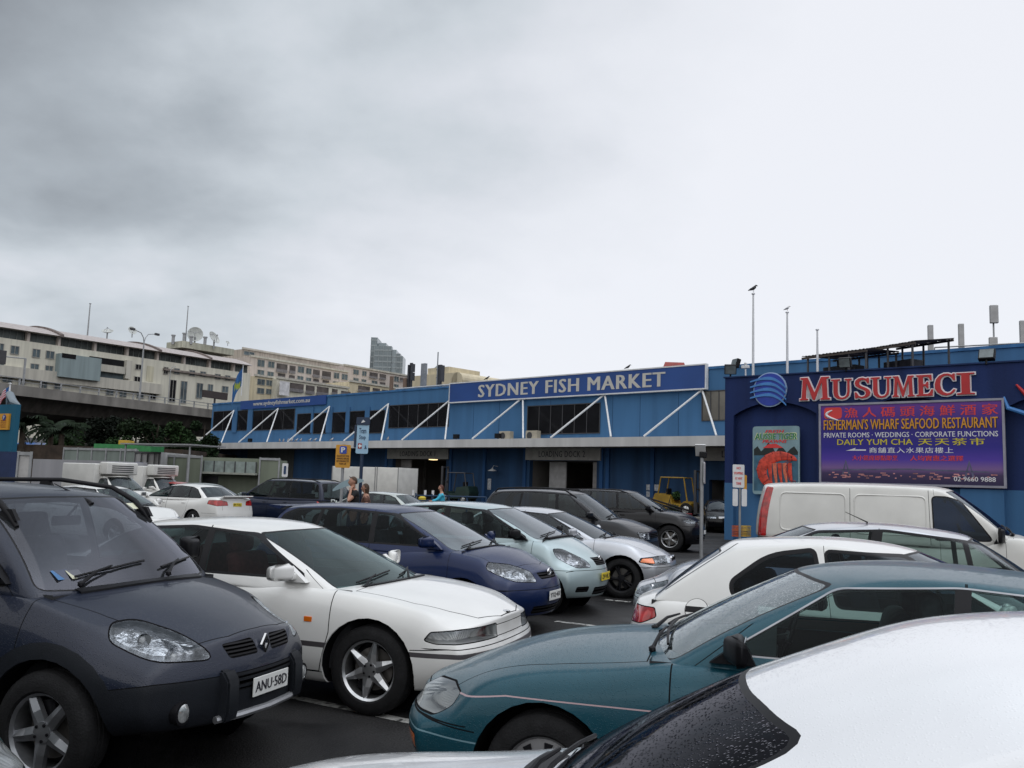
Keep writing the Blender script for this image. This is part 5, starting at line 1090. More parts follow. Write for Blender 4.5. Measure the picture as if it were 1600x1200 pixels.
class Car: pass
def build_car(S):
    """S: specification of one car, x forward with the front axle at 0, z up; returns the root"""
    C = Car(); C.S = S
    root = thing(S['name'], S['label'], S['cat'], S['loc'], S['rz'], S.get('group'))
    C.root = root
    sub = S.get('sub', 2)
    xn, wb, xt = S['nose'], S['wb'], S['tail']      # nose x, wheelbase, tail x (negative)
    top = pchip(S['top']); plan = pchip(S['plan']); bot = pchip(S.get('bot', [(xt, .30), (-wb, .2), (0, .2), (xn, .24)]))
    sec = pchip(S.get('sec', [(0, .90), (.1, .965), (.35, 1), (.6, 1.0), (.8, .985), (.93, .95), (1, .90)]))
    no = pchip(S.get('noseoff', [(.2, .06), (.45, 0), (.6, .03), (.75, .12)])); to = pchip(S.get('tailoff', [(.2, .06), (.45, 0), (.65, .04), (1, .1)]))
    nb_, tb_ = S.get('nosebow', .22), S.get('tailbow', .12); npow, tpow = S.get('nosepow', 2.6), S.get('tailpow', 3)
    crown = S.get('crown', .05); H = S['H']; fl = S.get('flare', 0.0); rw = S['rw']
    nfade, tfade = S.get('nfade', .7), S.get('tfade', .5)
    sm = lambda t: (lambda u: u * u * (3 - 2 * u))(min(1, max(0, t)))
    G_ = S['gh']
    def lower(x, b, c):
        zt = top(x) - (.03 + (crown - .03) * sm((x - G_['xc'] + .35) / .4)) * abs(b) ** 2.2; zb = bot(x); z = zb + c * (zt - zb)
        x2 = x - sm((x - (xn - nfade)) / nfade) * (no(z) + nb_ * abs(b) ** npow) + sm(((xt + tfade) - x) / tfade) * (to(z) + tb_ * abs(b) ** tpow)
        W = plan(x) * sec(c)
        if fl:
            for xa in (0, -wb): W += fl * math.exp(-(((x - xa) / (rw + .16)) ** 4)) * math.exp(-((c - .5) / .45) ** 4)
        return (x2, b * W, z)
    n = max(6, int((xn - xt) / .24)); e_ = .05
    As = sorted({xt, xt + e_, xt + 2.4 * e_, xn - 2.4 * e_, xn - e_, xn} | {xt + .2 + (xn - xt - .4) * i / n for i in range(n + 1)})
    Bs = [-1, -.94, -.82, -.6, -.3, 0, .3, .6, .82, .94, 1]; Cs = [0, .05, .2, .36, .5, .64, .78, .88, .96, 1]
    lo = Skin(box_skin(As, Bs, Cs, lower, sub)); C.lower = lower
    G = S['gh']; belt = pchip(G.get('belt', S['top'])); roof = pchip(G['roof']); Wb = pchip(G['wb']); Wr = pchip(G['wr'])
    xc, xh, xrh, xrb = G['xc'], G['xh'], G['xrh'], G['xrb']; rcrown = G.get('crown', .06)
    bf, br = G.get('bow', .16), G.get('rbow', .08); sink = G.get('sink', .05)
    def gh(a, b, c):
        xb = xrb + a * (xc - xrb); xt_ = xrh + a * (xh - xrh); x = xb + c * (xt_ - xb)
        fr = sm((a - .5) / .5); rr_ = sm((.5 - a) / .5)
        x += fr * (G.get('bulge', .05) * 4 * c * (1 - c) - bf * abs(b) ** 2.2) + rr_ * (-G.get('rbulge', .04) * 4 * c * (1 - c) + br * abs(b) ** 2.4)
        z0 = belt(xb) - sink - G.get('dropf', .03) * fr * abs(b) ** 2; z1 = roof(xt_) - rcrown * abs(b) ** 2.2; z = z0 + c * (z1 - z0)
        W = Wb(xb) + c * (Wr(xt_) - Wb(xb)) + G.get('sbulge', .02) * 4 * c * (1 - c)
        return (x, b * W, z)
    e1 = G.get('edge', .035)
    gA = sorted({0, e1, 2.3 * e1, 1 - 2.3 * e1, 1 - e1, 1} | {.1 + .8 * i / 9 for i in range(10)})
    up = Skin(box_skin(gA, [-1, -.93, -.8, -.55, -.28, 0, .28, .55, .8, .93, 1], [0, .06, .25, .45, .65, .82, .93, 1], gh, sub)); C.ghf = gh
    # drop the hidden faces: underside of the cabin, top of the body below it
    up.F = [f for f in up.F if not (f.n.z < -.8 and f.c.z < belt(0) + .1)]
    ins = G.get('inset', .07)
    hole = [(xrb + .14, Wb(xrb) - ins - .05), (xrb + .14, -Wb(xrb) + ins + .05), (xc - .35, -Wb(xc) + ins), (xc - .12, -Wb(xc) * .5), (xc - .07, 0), (xc - .12, Wb(xc) * .5), (xc - .35, Wb(xc) - ins)]
    tags = {}; C.tags = tags
    def new(name, m, side=0, style='face', **k):
        i = len(tags) + 1; tags[i] = dict(name=name, mat=m, side=side, style=style, **k); return i
    def pplanes(poly, U, V):
        p = ccw(poly); out = []
        for i in range(len(p)):
            a, b = p[i], p[(i + 1) % len(p)]
            if (Vector(a) - Vector(b)).length < 1e-4: continue
            dx, dy = b[0] - a[0], b[1] - a[1]; out.append((U * a[0] + V * a[1], (U * dy - V * dx).normalized()))
        return out
    XX, YY, ZZ = Vector((1, 0, 0)), Vector((0, 1, 0)), Vector((0, 0, 1))
    def stamp(sk, proj, poly, t, s=1, extra=(), az=30, only=None, th=.15):
        if proj == 'side': U, V, D = XX, ZZ, YY * s; flt = lambda c, n_: c.y * s > .1 and n_.y * s > th
        elif proj == 'slab': U, V, D = XX, ZZ, YY; flt = lambda c, n_: True
        elif proj == 'front': U, V, D = YY, ZZ, XX; flt = lambda c, n_: n_.x > th
        elif proj == 'rear': U, V, D = YY, ZZ, -XX; flt = lambda c, n_: n_.x < -th
        elif proj == 'top': U, V, D = XX, YY, ZZ; flt = lambda c, n_: n_.z > th
        else:
            a = R(az); D = Vector((math.cos(a), s * math.sin(a), 0)); U = Vector((-math.sin(a), s * math.cos(a), 0)); V = ZZ
            flt = lambda c, n_: n_.dot(D) > th and c.y * s > .02 and n_.z > -.7
        if len(poly[0]) == 3: poly = [(Vector((p[0], p[1] * s, p[2])).dot(U), p[2]) for p in poly]
        return sk.cut(pplanes(poly, U, V) + list(extra), t, flt, only)
    LOSK[0] = lo; C.stamp = stamp; C.new = new; C.lo = lo; C.up = up
    # --- cabin hole
    H_ = lo.cut(pplanes(hole, XX, YY), -1, lambda c, n_: n_.z > .5)
    lo.drop(-1)
    gap = new('shut_line', GAP()); C.gap = gap
    trim = new('window_trim', S.get('trimmat') or BLACK())
    gw = S.get('gap', .006)
    # --- lower body features in order
    for ft in S.get('lower', ()):
        kind = ft[0]
        if kind == 'line':       # thin dark line along a polyline
            _, proj, pts, wd, m = ft; tt = new('trim_strip', m) if m else gap
            for s in ((1, -1) if proj in ('side', 'top') else (1,)):
                P_ = [(p[0], p[1] * (s if proj == 'top' else 1)) for p in pts]
                for a, b in zip(P_, P_[1:]):
                    A, B = Vector(a), Vector(b); e2 = (B - A).normalized(); n_ = Vector((-e2.y, e2.x)) * wd / 2; A = A - e2 * .002; B = B + e2 * .002
                    stamp(lo, proj, [tuple(A - n_), tuple(B - n_), tuple(B + n_), tuple(A + n_)], tt, s)
        elif kind == 'region':   # whole slab of the body in another material / part
            _, nm, proj, poly, m, g = ft
            for s in ((1, -1) if proj == 'side' else (1,)):
                if g: stamp(lo, proj, offs(poly, gw), gap, s)
                stamp(lo, proj, poly, new(nm, m), s, th=-2 if proj != 'side' else .15)
        elif kind == 'panel':    # separate panel with a shut line round it
            _, nm, proj, poly, m = ft[:5]; g = ft[5] if len(ft) > 5 else gw
            for s in ((1, -1) if proj in ('side', 'az') else (1,)):
                stamp(lo, proj, offs(poly, g), gap, s); stamp(lo, proj, poly, new(nm, m, s), s)
        elif kind == 'lamp':     # name, az, 3D polygon, kind of lamp
            _, nm, proj, azv, poly, lk = ft[:6]
            for s in ((1, -1) if proj != 'front' else (1,)):
                U = Vector((-math.sin(R(azv)), s * math.cos(R(azv)), 0)) if proj == 'az' else (XX if proj == 'side' else YY)
                p2 = [(Vector((p[0], p[1] * s, p[2])).dot(U), p[2]) for p in poly]
                p2 = rnd(p2, ft[6] if len(ft) > 6 else .02)
                D = Vector((math.cos(R(azv)), s * math.sin(R(azv)), 0)) if proj == 'az' else (YY * s if proj == 'side' else XX)
                stamp(lo, proj, offs(p2, .008), gap, s, az=azv); stamp(lo, proj, p2, new(nm, None, s, 'lamp', lk=lk, d=D, bulbs=ft[7] if len(ft) > 7 else ()), s, az=azv)
        elif kind == 'grille':   # front recess with slats
            _, nm, poly, nsl, m, sm_ = ft[:6]; proj = ft[6] if len(ft) > 6 else 'front'
            p2 = rnd(poly, ft[7] if len(ft) > 7 else .02); t = new(nm, m, 0, 'recess', d=XX if proj == 'front' else -XX, depth=.045)
            stamp(lo, proj, offs(p2, .004), gap); stamp(lo, proj, p2, t)
            zs = [p[1] for p in p2]; z0, z1 = min(zs), max(zs)
            if nsl:
                ts = new('grille_slat', sm_)
                for k in range(nsl):
                    zc_ = z0 + (z1 - z0) * (k + .5) / nsl; hh = (z1 - z0) / nsl * .22
                    lo.cut([((0, 0, zc_ - hh), (0, 0, -1)), ((0, 0, zc_ + hh), (0, 0, 1))], ts, None, only={t})
    # --- wheel arches
    ra = S.get('ra', rw + .06); zr = rw
    arch_edges = []
    clad = S.get('cladding')
    for xa in (0, -wb):
        for s in (1, -1):
            def circ(r_): return [(xa + r_ * math.cos(2 * math.pi * k / 28), zr + .0 + r_ * math.sin(2 * math.pi * k / 28)) for k in range(28)]
            if clad: stamp(lo, 'side', circ(ra + clad[1]), new('arch_cladding', clad[0], s), s)
            Wn = plan(xa) - .34
            t = -2
            dele = lo.cut(pplanes(circ(ra), XX, ZZ) + [((0, s * Wn, 0), (0, -s, 0))], -2, None)
            lo.drop(-2)
            vs, fs, k0 = [], [], 0; es = []
            chord = ra * (1 - math.cos(math.pi / 28)) + .0012
            for f in dele:
                for i in range(len(f.v)):
                    a, b = f.v[i], f.v[(i + 1) % len(f.v)]
                    if all(-chord < math.hypot(v.x - xa, v.z - zr) - ra < .002 and v.y * s > Wn + .01 for v in (a, b)) and (a - b).length > 1e-4:
                        mid = (a + b) / 2
                        # lies on a side of the circle's polygon, not merely close to it
                        k = int(((math.atan2(mid.z - zr, mid.x - xa) / (2 * math.pi)) % 1) * 28); a0 = 2 * math.pi * (k + .5) / 28; nn = Vector((math.cos(a0), 0, math.sin(a0)))
                        if all(abs((v - Vector((xa, 0, zr))).dot(nn) - ra * math.cos(math.pi / 28)) < .0008 for v in (a, b)): es.append((a.copy(), b.copy()))
            bl, bb = BM(), BM()
            for a, b in es:
                for bq, y_in in ((bb, None),):
                    A2, B2 = a - Vector((0, s * .018, 0)), b - Vector((0, s * .018, 0))
                    bq.faces.new([bq.verts.new(x) for x in (a, b, B2, A2)])
                A3, B3 = Vector((a.x, s * Wn, a.z)), Vector((b.x, s * Wn, b.z)); A2, B2 = a - Vector((0, s * .018, 0)), b - Vector((0, s * .018, 0))
                bl.faces.new([bl.verts.new(x) for x in (A2, B2, B3, A3)])
            cv = [bl.verts.new((xa + (ra + .0) * math.cos(2 * math.pi * k / 28), s * (Wn - .004), zr + ra * math.sin(2 * math.pi * k / 28))) for k in range(28)]
            bl.faces.new(cv)
            bmesh.ops.remove_doubles(bl, verts=bl.verts[:], dist=.0004); bmesh.ops.remove_doubles(bb, verts=bb.verts[:], dist=.0004)
            bmesh.ops.recalc_face_normals(bl, faces=bl.faces[:])
            finish('wheel_arch_lip', bb, clad[0] if clad else S['paint'], root, True)
            finish('wheel_well', bl, GAP(), root)
    # --- greenhouse: windscreen, rear window, side windows, roof panel
    gl = S.get('glass') or glass('car_glass'); C.glass = gl
    gls = S.get('glass_side') or gl; glr = S.get('glass_rear') or gls
    def g3(a, b, c): return Vector(gh(a, b, c))
    ws = S.get('ws', (.10, .955, .055))   # c at bottom, c at top, pillar width
    def screen(a_, c0, c1, pw, pwt=None):
        pwt = pw if pwt is None else pwt
        L0, L1 = g3(a_, 1, c0), g3(a_, 1, c1)
        zb0 = g3(a_, 0, c0).z; zt = g3(a_, 0, c1).z
        b0 = L0.y - pw; b1 = L1.y - pwt
        return [(-b0, zb0 - .012), (-b0 * .55, zb0 - .026), (0, zb0 - .03), (b0 * .55, zb0 - .026), (b0, zb0 - .012), (b1, zt - .02), (b1 * .5, zt), (0, zt + .004), (-b1 * .5, zt), (-b1, zt - .02)]
    if S.get('screen', True):
        wp = screen(1, *ws)
        wsP = S.get('wspoly') or rnd(wp, .05)
        C.wsP = wsP
        stamp(up, 'front', offs(wsP, .009), trim, th=.12)
        stamp(up, 'front', wsP, new('windscreen', S.get('glass_ws') or gl, style='glass'), th=.12)
    rs = S.get('rs', (.25, .93, .09))
    if rs:
        wp = S.get('rspoly') or rnd(screen(0, *rs), .06)
        stamp(up, 'rear', offs(wp, .010), trim, th=.1)
        stamp(up, 'rear', wp, new('rear_window', glr, style='glass'), th=.1)
    for s in (1, -1):
        for dd in S.get('gdoor', ()):   # door frames reach up into the cabin side
            stamp(up, 'side', offs(dd[1], gw * .7), gap, s, th=.45); stamp(up, 'side', dd[1], new(dd[0] + '_frame', dd[2] if len(dd) > 2 else S['paint'], s), s, th=.45)
        for grp in S['dlo']:
            poly, rr, splits = grp[:3]
            seal = grp[3] if len(grp) > 3 else .022
            P0 = rnd(poly, rr)
            tr2 = new('window_trim', grp[4], s) if len(grp) > 4 else trim
            stamp(up, 'side', offs(P0, seal), tr2, s)
            if len(grp) > 4: stamp(up, 'side', offs(P0, seal * .35), trim, s)
            cuts = [None] + list(splits) + [None]
            for q0, q1 in zip(cuts, cuts[1:]):   # front to rear
                ex = []
                def pl(q, sg):
                    xb_, xt2, wd = q; zb_, zt_ = belt(xb_), roof(xt2); d_ = Vector((xt2 - xb_, 0, zt_ - zb_)).normalized(); nn = Vector((d_.z, 0, -d_.x))
                    return (Vector((xb_, 0, zb_)) + nn * sg * -wd / 2 * 1.0, nn * sg)
                # keep x < q0 and x > q1
                if q0: ex.append(pl(q0, 1))
                if q1: ex.append(pl(q1, -1))
                stamp(up, 'side', P0, new('side_window', gls, s, 'glass'), s, extra=ex)
    for ft in S.get('upper', ()):
        kind = ft[0]
        if kind == 'panel':
            _, nm, proj, poly, m = ft[:5]; g = ft[5] if len(ft) > 5 else gw
            for s in ((1, -1) if proj in ('side',) else (1,)):
                if g: stamp(up, proj, offs(poly, g), gap, s)
                stamp(up, proj, poly, new(nm, m, s), s)
        elif kind == 'lamp':
            _, nm, proj, azv, poly, lk = ft[:6]
            for s in (1, -1):
                U = Vector((-math.sin(R(azv)), s * math.cos(R(azv)), 0)); p2 = rnd([(Vector((p[0], p[1] * s, p[2])).dot(U), p[2]) for p in poly], .02)
                D = Vector((math.cos(R(azv)), s * math.sin(R(azv)), 0))
                stamp(up, 'az', p2, new(nm, None, s, 'lamp', lk=lk, d=D, bulbs=()), s, az=azv)
        elif kind == 'line':
            _, proj, pts, wd, m = ft; tt = new('trim_strip', m) if m else gap
            for s in ((1, -1) if proj in ('side', 'top') else (1,)):
                P_ = [(p[0], p[1] * (s if proj == 'top' else 1)) for p in pts]
                for a, b in zip(P_, P_[1:]):
                    A, B = Vector(a), Vector(b); e2 = (B - A).normalized(); n_ = Vector((-e2.y, e2.x)) * wd / 2; A = A - e2 * .002; B = B + e2 * .002
                    stamp(up, proj, [tuple(A - n_), tuple(B - n_), tuple(B + n_), tuple(A + n_)], tt, s)
    # --- extract parts
    if S.get('greenhouse_paint'):
        bodyd = lo.take({0}); mesh_from('body', bodyd, S['paint'], root); mesh_from('roof', up.take({0}), S['greenhouse_paint'], root)
    else: mesh_from('body', join(lo.take({0}), up.take({0})), S['paint'], root)
    groups = {}
    for i, t in tags.items():
        key = (t['name'], t['side'], t['mat'].name if t['mat'] else None, i if t['style'] != 'face' or t['name'] in ('arch_cladding', 'grille_slat') else 0)
        if t['style'] == 'face' and t['name'] in ('front_door', 'rear_door', 'front_door_frame', 'rear_door_frame'): key = (t['name'].replace('_frame', ''), t['side'], None, 0)
        groups.setdefault(key, []).append(i)
    doors = {}
    for key, ids in groups.items():
        t = tags[ids[0]]; st = t['style']; nm = t['name'].replace('front_door_frame', 'front_door').replace('rear_door_frame', 'rear_door')
        a, b = lo.take(set(ids)), up.take(set(ids))
        if not a[2] and not b[2]: continue
        data = join(a, b) if (a[2] and b[2]) else (a if a[2] else b)
        if st in ('face', 'glass'):
            ob = mesh_from({'front_door': 'door', 'rear_door': 'door'}.get(nm, nm), data, t['mat'] or S['paint'], root)
            if nm in ('front_door', 'rear_door'): doors[(nm, t['side'])] = ob
        elif st == 'recess':
            mesh_from(nm, recess(data, t['d'], t['depth'], .97), t['mat'], root)
        elif st == 'lamp': build_lamp(root, nm, data, t['d'], t['lk'], t['bulbs'])
    C.doors = doors
    lo_, up_ = lo, up
    # --- head lining: the cabin shell seen from inside
    vs, ns, fs = up.take({0, trim} | {i for i, t in tags.items() if t['name'].endswith('_frame')})
    mesh_from('lining', ([v - n_ * .014 for v, n_ in zip(vs, ns)], [-n_ for n_ in ns], [f[::-1] for f in fs]), LINING(), root)
    # --- cabin interior
    wi = Wb((xc + xrb) / 2) - .10; zbelt = belt(xc - .5)
    b = BM(); x0, x1 = xrb + .10, xc - .12
    for (qa, qb, qc, qd) in (((x0, -wi, .3), (x1, -wi, .3), (x1, wi, .3), (x0, wi, .3)), ((x0, -wi, .3), (x0, -wi, zbelt - .03), (x1, -wi, zbelt - .03), (x1, -wi, .3)),
                             ((x0, wi, .3), (x1, wi, .3), (x1, wi, zbelt - .03), (x0, wi, zbelt - .03)), ((x0, -wi, .3), (x0, wi, .3), (x0, wi, belt(xrb) - .05), (x0, -wi, belt(xrb) - .05)),
                             ((x1, -wi, .3), (x1, -wi, belt(xc) - .03), (x1, wi, belt(xc) - .03), (x1, wi, .3))):
        b.faces.new([b.verts.new(q) for q in (qa, qb, qc, qd)])
    finish('cabin_tub', b, INTER(), root)
    b = BM(); xd = xc - .08; zd = belt(xc) - .015
    prism(b, [(xd + .02, .45), (xd - .62, .45), (xd - .66, zd - .13), (xd - .60, zd - .02), (xd - .45, zd + .01), (xd + .0, zd - .01)], 'y', -wi + .02, wi - .02)
    for v in b.verts:     # the front edge follows the bowed screen
        if v.co.x > xd - .5: v.co.x -= .10 + G.get('bow', .16) * .6; v.co.y *= .86
    finish('dashboard', b, INTER(), root)
    sx = S.get('seatx', xc - 1.25); sz = S.get('seatz', zbelt - .42)
    def seat(x, y, wdt, hr=True):
        b = BM(); hgt = H - .42 - sz
        box(b, x - .02, x + .48, y - wdt / 2, y + wdt / 2, sz - .14, sz + .02, bev=.04)
        vs_ = box(b, -.06, .06, y - wdt / 2, y + wdt / 2, 0, .60, bev=.045)
        k = [v for v in b.verts]
        bmesh.ops.rotate(b, verts=k[-(len(k) - 0):][0:0], cent=(0, 0, 0), matrix=Matrix.Identity(3))
        # the backrest leans back
        for v in b.verts:
            if -.061 <= v.co.x <= .061 and 0 <= v.co.z <= .601 and abs(v.co.y - y) <= wdt / 2 + .01 and not (v.co.x > x - .03 and v.co.z > sz - .15 and v.co.z < sz + .03 and x < .1 and x > -.1):
                zz = v.co.z; v.co = Vector((x + v.co.x - zz * .28, v.co.y, sz + zz))
        if hr: box(b, x - .27, x - .17, y - .13, y + .13, sz + .60, sz + .78, bev=.04)
        return finish('seat', b, S.get('seatmat') or SEAT(), root, True, sharp=50)
    if S.get('seats', True):
        for y in (-.36, .36): seat(sx, y, .48)
        if xrb < sx - 1.1:
            for y in (-.34, .34): seat(sx - .80, y, .60, False)
    b = BM(); yw = .36 * S.get('drive', -1); c = Vector((xd - .72, yw, zd - .02)); pts = []
    for k in range(21):
        t = 2 * math.pi * k / 20; pts.append(c + Vector((-.06 * math.sin(t) * .9, .185 * math.cos(t), .17 * math.sin(t))))
    tube(b, pts, .014, 6); tube(b, [c + Vector((0, -.18, 0)), c, c + Vector((0, .18, 0))], .02, 6); tube(b, [c, c + Vector((.25, 0, -.06))], .03, 6)
    finish('steering_wheel', b, BLACK(), root, True)
    b = BM(); box(b, xh - .12, xh - .09, -.12, .12, roof(xh) - .22, roof(xh) - .155, bev=.012); tube(b, [(xh - .1, 0, roof(xh) - .16), (xh - .02, 0, roof(xh) - .08)], .008, 6); finish('rear_view_mirror', b, BLACK(), root)
    # --- wheels
    for xa in (0, -wb):
        for s in (1, -1): wheel(root, (xa, s * (plan(xa) - S.get('wheelin', .03) - S.get('tw', .2) / 2 + fl * .6), rw), s, rw, S['rim'], S.get('tw', .2), S.get('wstyle', 'five'), S.get('wn', 5), rimmat=S.get('rimmat'))
    # --- mirrors
    if S.get('mirror', True):
        xm, zm = S.get('mirx', xc - .42), S.get('mirz', belt(xc - .42) + .06); mm = S.get('mirmat') or S['paint']
        for s in (1, -1):
            b = BM(); y0 = plan(xm) * .93; ms = S.get('mirsize', (.10, .20, .135))
            prism(b, [(xm + .12, zm - .05), (xm - .10, zm - .05), (xm - .04, zm + .07)], 'y', s * (y0 - .06), s * (y0 - .0)) if S.get('mirtri', True) else None
            box(b, xm - .05, xm + .03, min(s * (y0 - .03), s * (y0 + .06)), max(s * (y0 - .03), s * (y0 + .06)), zm - .03, zm + .02, bev=.012)
            k = len(b.verts); box(b, xm - ms[0] / 2, xm + ms[0] / 2, min(s * (y0 + .03), s * (y0 + .03 + ms[1])), max(s * (y0 + .03), s * (y0 + .03 + ms[1])), zm - .03, zm - .03 + ms[2], bev=.035)
            b.verts.ensure_lookup_table()
            for v in b.verts[k:]:
                if v.co.x > xm: v.co.x -= .045 * ((v.co.y * s - y0) / ms[1]) ** 2 * 1.5; v.co.z = zm + (v.co.z - zm) * .88
            mo = finish('wing_mirror', b, mm, root, True, sharp=50)
            b = BM(); box(b, xm - ms[0] / 2 - .003, xm - ms[0] / 2 + .001, min(s * (y0 + .05), s * (y0 + .01 + ms[1])), max(s * (y0 + .05), s * (y0 + .01 + ms[1])), zm - .015, zm - .045 + ms[2], bev=.0); finish('mirror_glass', b, CHROME(), mo)
    # --- wipers lie along the foot of the windscreen
    if S.get('wipers', True):
        for (yp, sgn, ln) in S.get('wip', ((-.55, 1, .56), (.12, 1, .50))):
            b = BM(); pts = []
            wbow = lambda y, c_: Vector(gh(1, y / max(.3, Wb(xc)), c_))
            c0 = .11
            P0 = wbow(yp, c0 - .02) + Vector((.03, 0, .02)); P1 = wbow(yp + sgn * ln * .45, c0 + .09) + Vector((.012, 0, .035)); P2 = wbow(yp + sgn * ln * .5, c0 + .10) + Vector((.01, 0, .03))
            tube(b, [P0, (P0 + P1) / 2 + Vector((0, 0, .02)), P1], [.013, .009, .006], 6)
            q0 = wbow(yp + sgn * ln * .02, c0 + .06) + Vector((.004, 0, .012)); q1 = wbow(yp + sgn * ln, c0 + .14) + Vector((.004, 0, .012)); qm = wbow(yp + sgn * ln * .5, c0 + .10) + Vector((.006, 0, .014))
            tube(b, [q0, (q0 + qm) / 2 + Vector((.003, 0, .003)), qm, (q1 + qm) / 2 + Vector((.003, 0, .003)), q1], .008, 5)
            ball(b, P0, .022, 1)
            finish('wiper', b, BLACK(), root, True)
    # --- cowl: black panel below the windscreen
    b = BM(); n_ = 14; vv = []
    for k in range(n_ + 1):
        y = -1 + 2 * k / n_; p = Vector(gh(1, y * .70, .10)); zt = lambda x: lower(x, p.y / plan(x) / .95, 1)[2]
        xa_ = p.x + .055; vv.append((b.verts.new((p.x - .04, p.y, p.z + .004)), b.verts.new((p.x + .02, p.y, max(p.z - .018, zt(p.x) + .006))), b.verts.new((xa_, p.y, zt(xa_) + .007)), b.verts.new((xa_ + .004, p.y, zt(xa_) - .03))))
    for a, c in zip(vv, vv[1:]):
        for k in range(3): b.faces.new((a[k], a[k + 1], c[k + 1], c[k]))
    bmesh.ops.recalc_face_normals(b, faces=b.faces[:])
    if S.get('cowl', True): finish('cowl', b, BLACK(), root, True)
    else: b.free()
    # --- door handles
    for (xh_, zh_, wd, m) in S.get('handles', ()):
        for s in (1, -1):
            b = BM(); y = S['_y'](xh_, zh_) if '_y' in S else side_y(C, xh_, zh_)
            pts = [(xh_ - wd / 2, s * (y - .005), zh_), (xh_ - wd / 2 + .02, s * (y + .022), zh_), (xh_ + wd / 2 - .02, s * (y + .022), zh_), (xh_ + wd / 2, s * (y - .005), zh_)]
            tube(b, pts, .012, 8)
            dp = doors.get(('front_door' if xh_ > -1.35 else 'rear_door', s)) or root
            finish('handle', b, m or S['paint'], dp, True)
    for pf in S.get('plate', ()): plate(C, *pf)
    for fn in S.get('extra', ()): fn(C)
    return root
def side_y(C, x, z):
    b = C.lo.bvh.ray_cast(Vector((x, 3, z)), Vector((0, -1, 0)))
    if b[0] is None: b = C.up.bvh.ray_cast(Vector((x, 3, z)), Vector((0, -1, 0)))
    return b[0].y if b[0] else .8
def hit(C, o, d, which='both'):
    best = None
    for sk in (C.lo, C.up):
        b = sk.bvh.ray_cast(Vector(o), Vector(d))
        if b[0] is not None and (best is None or b[3] < best[3]): best = b
    return (best[0], best[1]) if best else (Vector(o), -Vector(d))
LOSK = [None]
def build_lamp(root, nm, data, d, lk, bulbs):
    vs, ns, fs = data
    if lk in ('red', 'orange', 'amberclear'):
        m = {'red': mat('red_lens', (.38, .012, .012), .12, var=.35, scale=12, coat=1), 'orange': mat('amber_lens', (.75, .16, .01), .15, var=.2, scale=12, coat=1), 'amberclear': mat('amber_clear_lens', (.55, .28, .12), .12, var=.3, scale=20, coat=1)}[lk]
        mesh_from(nm, data, m, root); return
    if lk == 'ribbed': 
        o = mesh_from(nm, data, glass('lens_ribbed', (.75, .76, .76), .12, rim=.10), root)
    else: o = mesh_from(nm, data, glass('lens_clear', (.88, .90, .92), .02, rim=.05), root)
    housing = {'clear': mat('reflector', (.55, .56, .58), .22, metal=.85, var=.35, scale=14, bump=.8, bscale=30), 'ribbed': ribbed(), 'dark': mat('reflector_dark', (.16, .165, .17), .3, metal=.6, var=.4, scale=14, bump=.5, bscale=30)}[lk]
    mesh_from('reflector', recess(data, d, .07, .80, .03), housing, o)
    D = Vector(d).normalized()
    for (p, r) in bulbs:
        s = 1 if D.y >= 0 else -1
        if abs(D.y) < 1e-3: s = 1
        c = Vector((p[0], p[1] * s, p[2])); b = BM()
        if LOSK[0] is not None:   # seat the bowl behind the lens wherever the body surface runs
            h_ = LOSK[0].bvh.ray_cast(c + D * .8, -D)
            if h_[0] is not None: c = h_[0] - D * (.02 + r * .45)
        r *= .85
        q = D.to_track_quat('Y', 'Z').to_matrix().to_4x4(); 
        lathe(b, [(r, .0), (r * .97, -.012), (r * .8, -.035), (r * .45, -.06), (.012, -.07)], 24, 'y')
        for v in b.verts: pass
        b.faces.ensure_lookup_table()
        big = [f for f in b.faces if len(f.verts) > 12]
        bmesh.ops.delete(b, geom=big, context='FACES')
        lathe(b, [(.018, -.06), (.018, -.03), (.001, -.02)], 12, 'y', mi=1)
        b.transform(Matrix.Translation(c) @ q)
        finish('bulb_reflector', b, [CHROME(), mat('bulb', (.8, .8, .78), .2, var=0)], o, True)
def ribbed():
    if 'ribbed_reflector' in MATS: return MATS['ribbed_reflector']
    m, t, p = new_mat('ribbed_reflector'); p.inputs['Base Color'].default_value = (.62, .62, .60, 1); p.inputs['Roughness'].default_value = .3; p.inputs['Metallic'].default_value = .5
    tcn = t.nodes.new('ShaderNodeTexCoord'); wv = t.nodes.new('ShaderNodeTexWave'); wv.bands_direction = 'Y'; wv.inputs['Scale'].default_value = 18
    t.links.new(tcn.outputs['Object'], wv.inputs['Vector']); b = t.nodes.new('ShaderNodeBump'); b.inputs['Strength'].default_value = .7; b.inputs['Distance'].default_value = .01
    t.links.new(wv.outputs['Fac'], b.inputs['Height']); t.links.new(b.outputs[0], p.inputs['Normal']); return m
def plate(C, text, x_dir, z, y=0, bg=(.75, .76, .74), fg=(.02, .02, .03), w_=.362, h_=.110, tilt=0):
    o, n = hit(C, (x_dir * 6 - 1, y, z), (-x_dir, 0, 0)); x = o.x + x_dir * .012
    b = BM(); box(b, x - .004, x + .004, y - w_ / 2, y + w_ / 2, z - h_ / 2, z + h_ / 2, bev=.002)
    p = finish('number_plate', b, mat('plate_%02x%02x' % (int(bg[0] * 99), int(bg[2] * 99)), bg, .35, var=.04), C.root)
    if text:
        t = text_mesh(text, w_ * .9, h_ * .55, bold=.012, ext=.001)
        on_plane(t, (x + x_dir * .005, y, z), (0, x_dir, 0), (0, 0, 1)); finish('plate_text', t, mat('plate_fg_%02x' % int(fg[2] * 99), fg, .5, var=0), p)

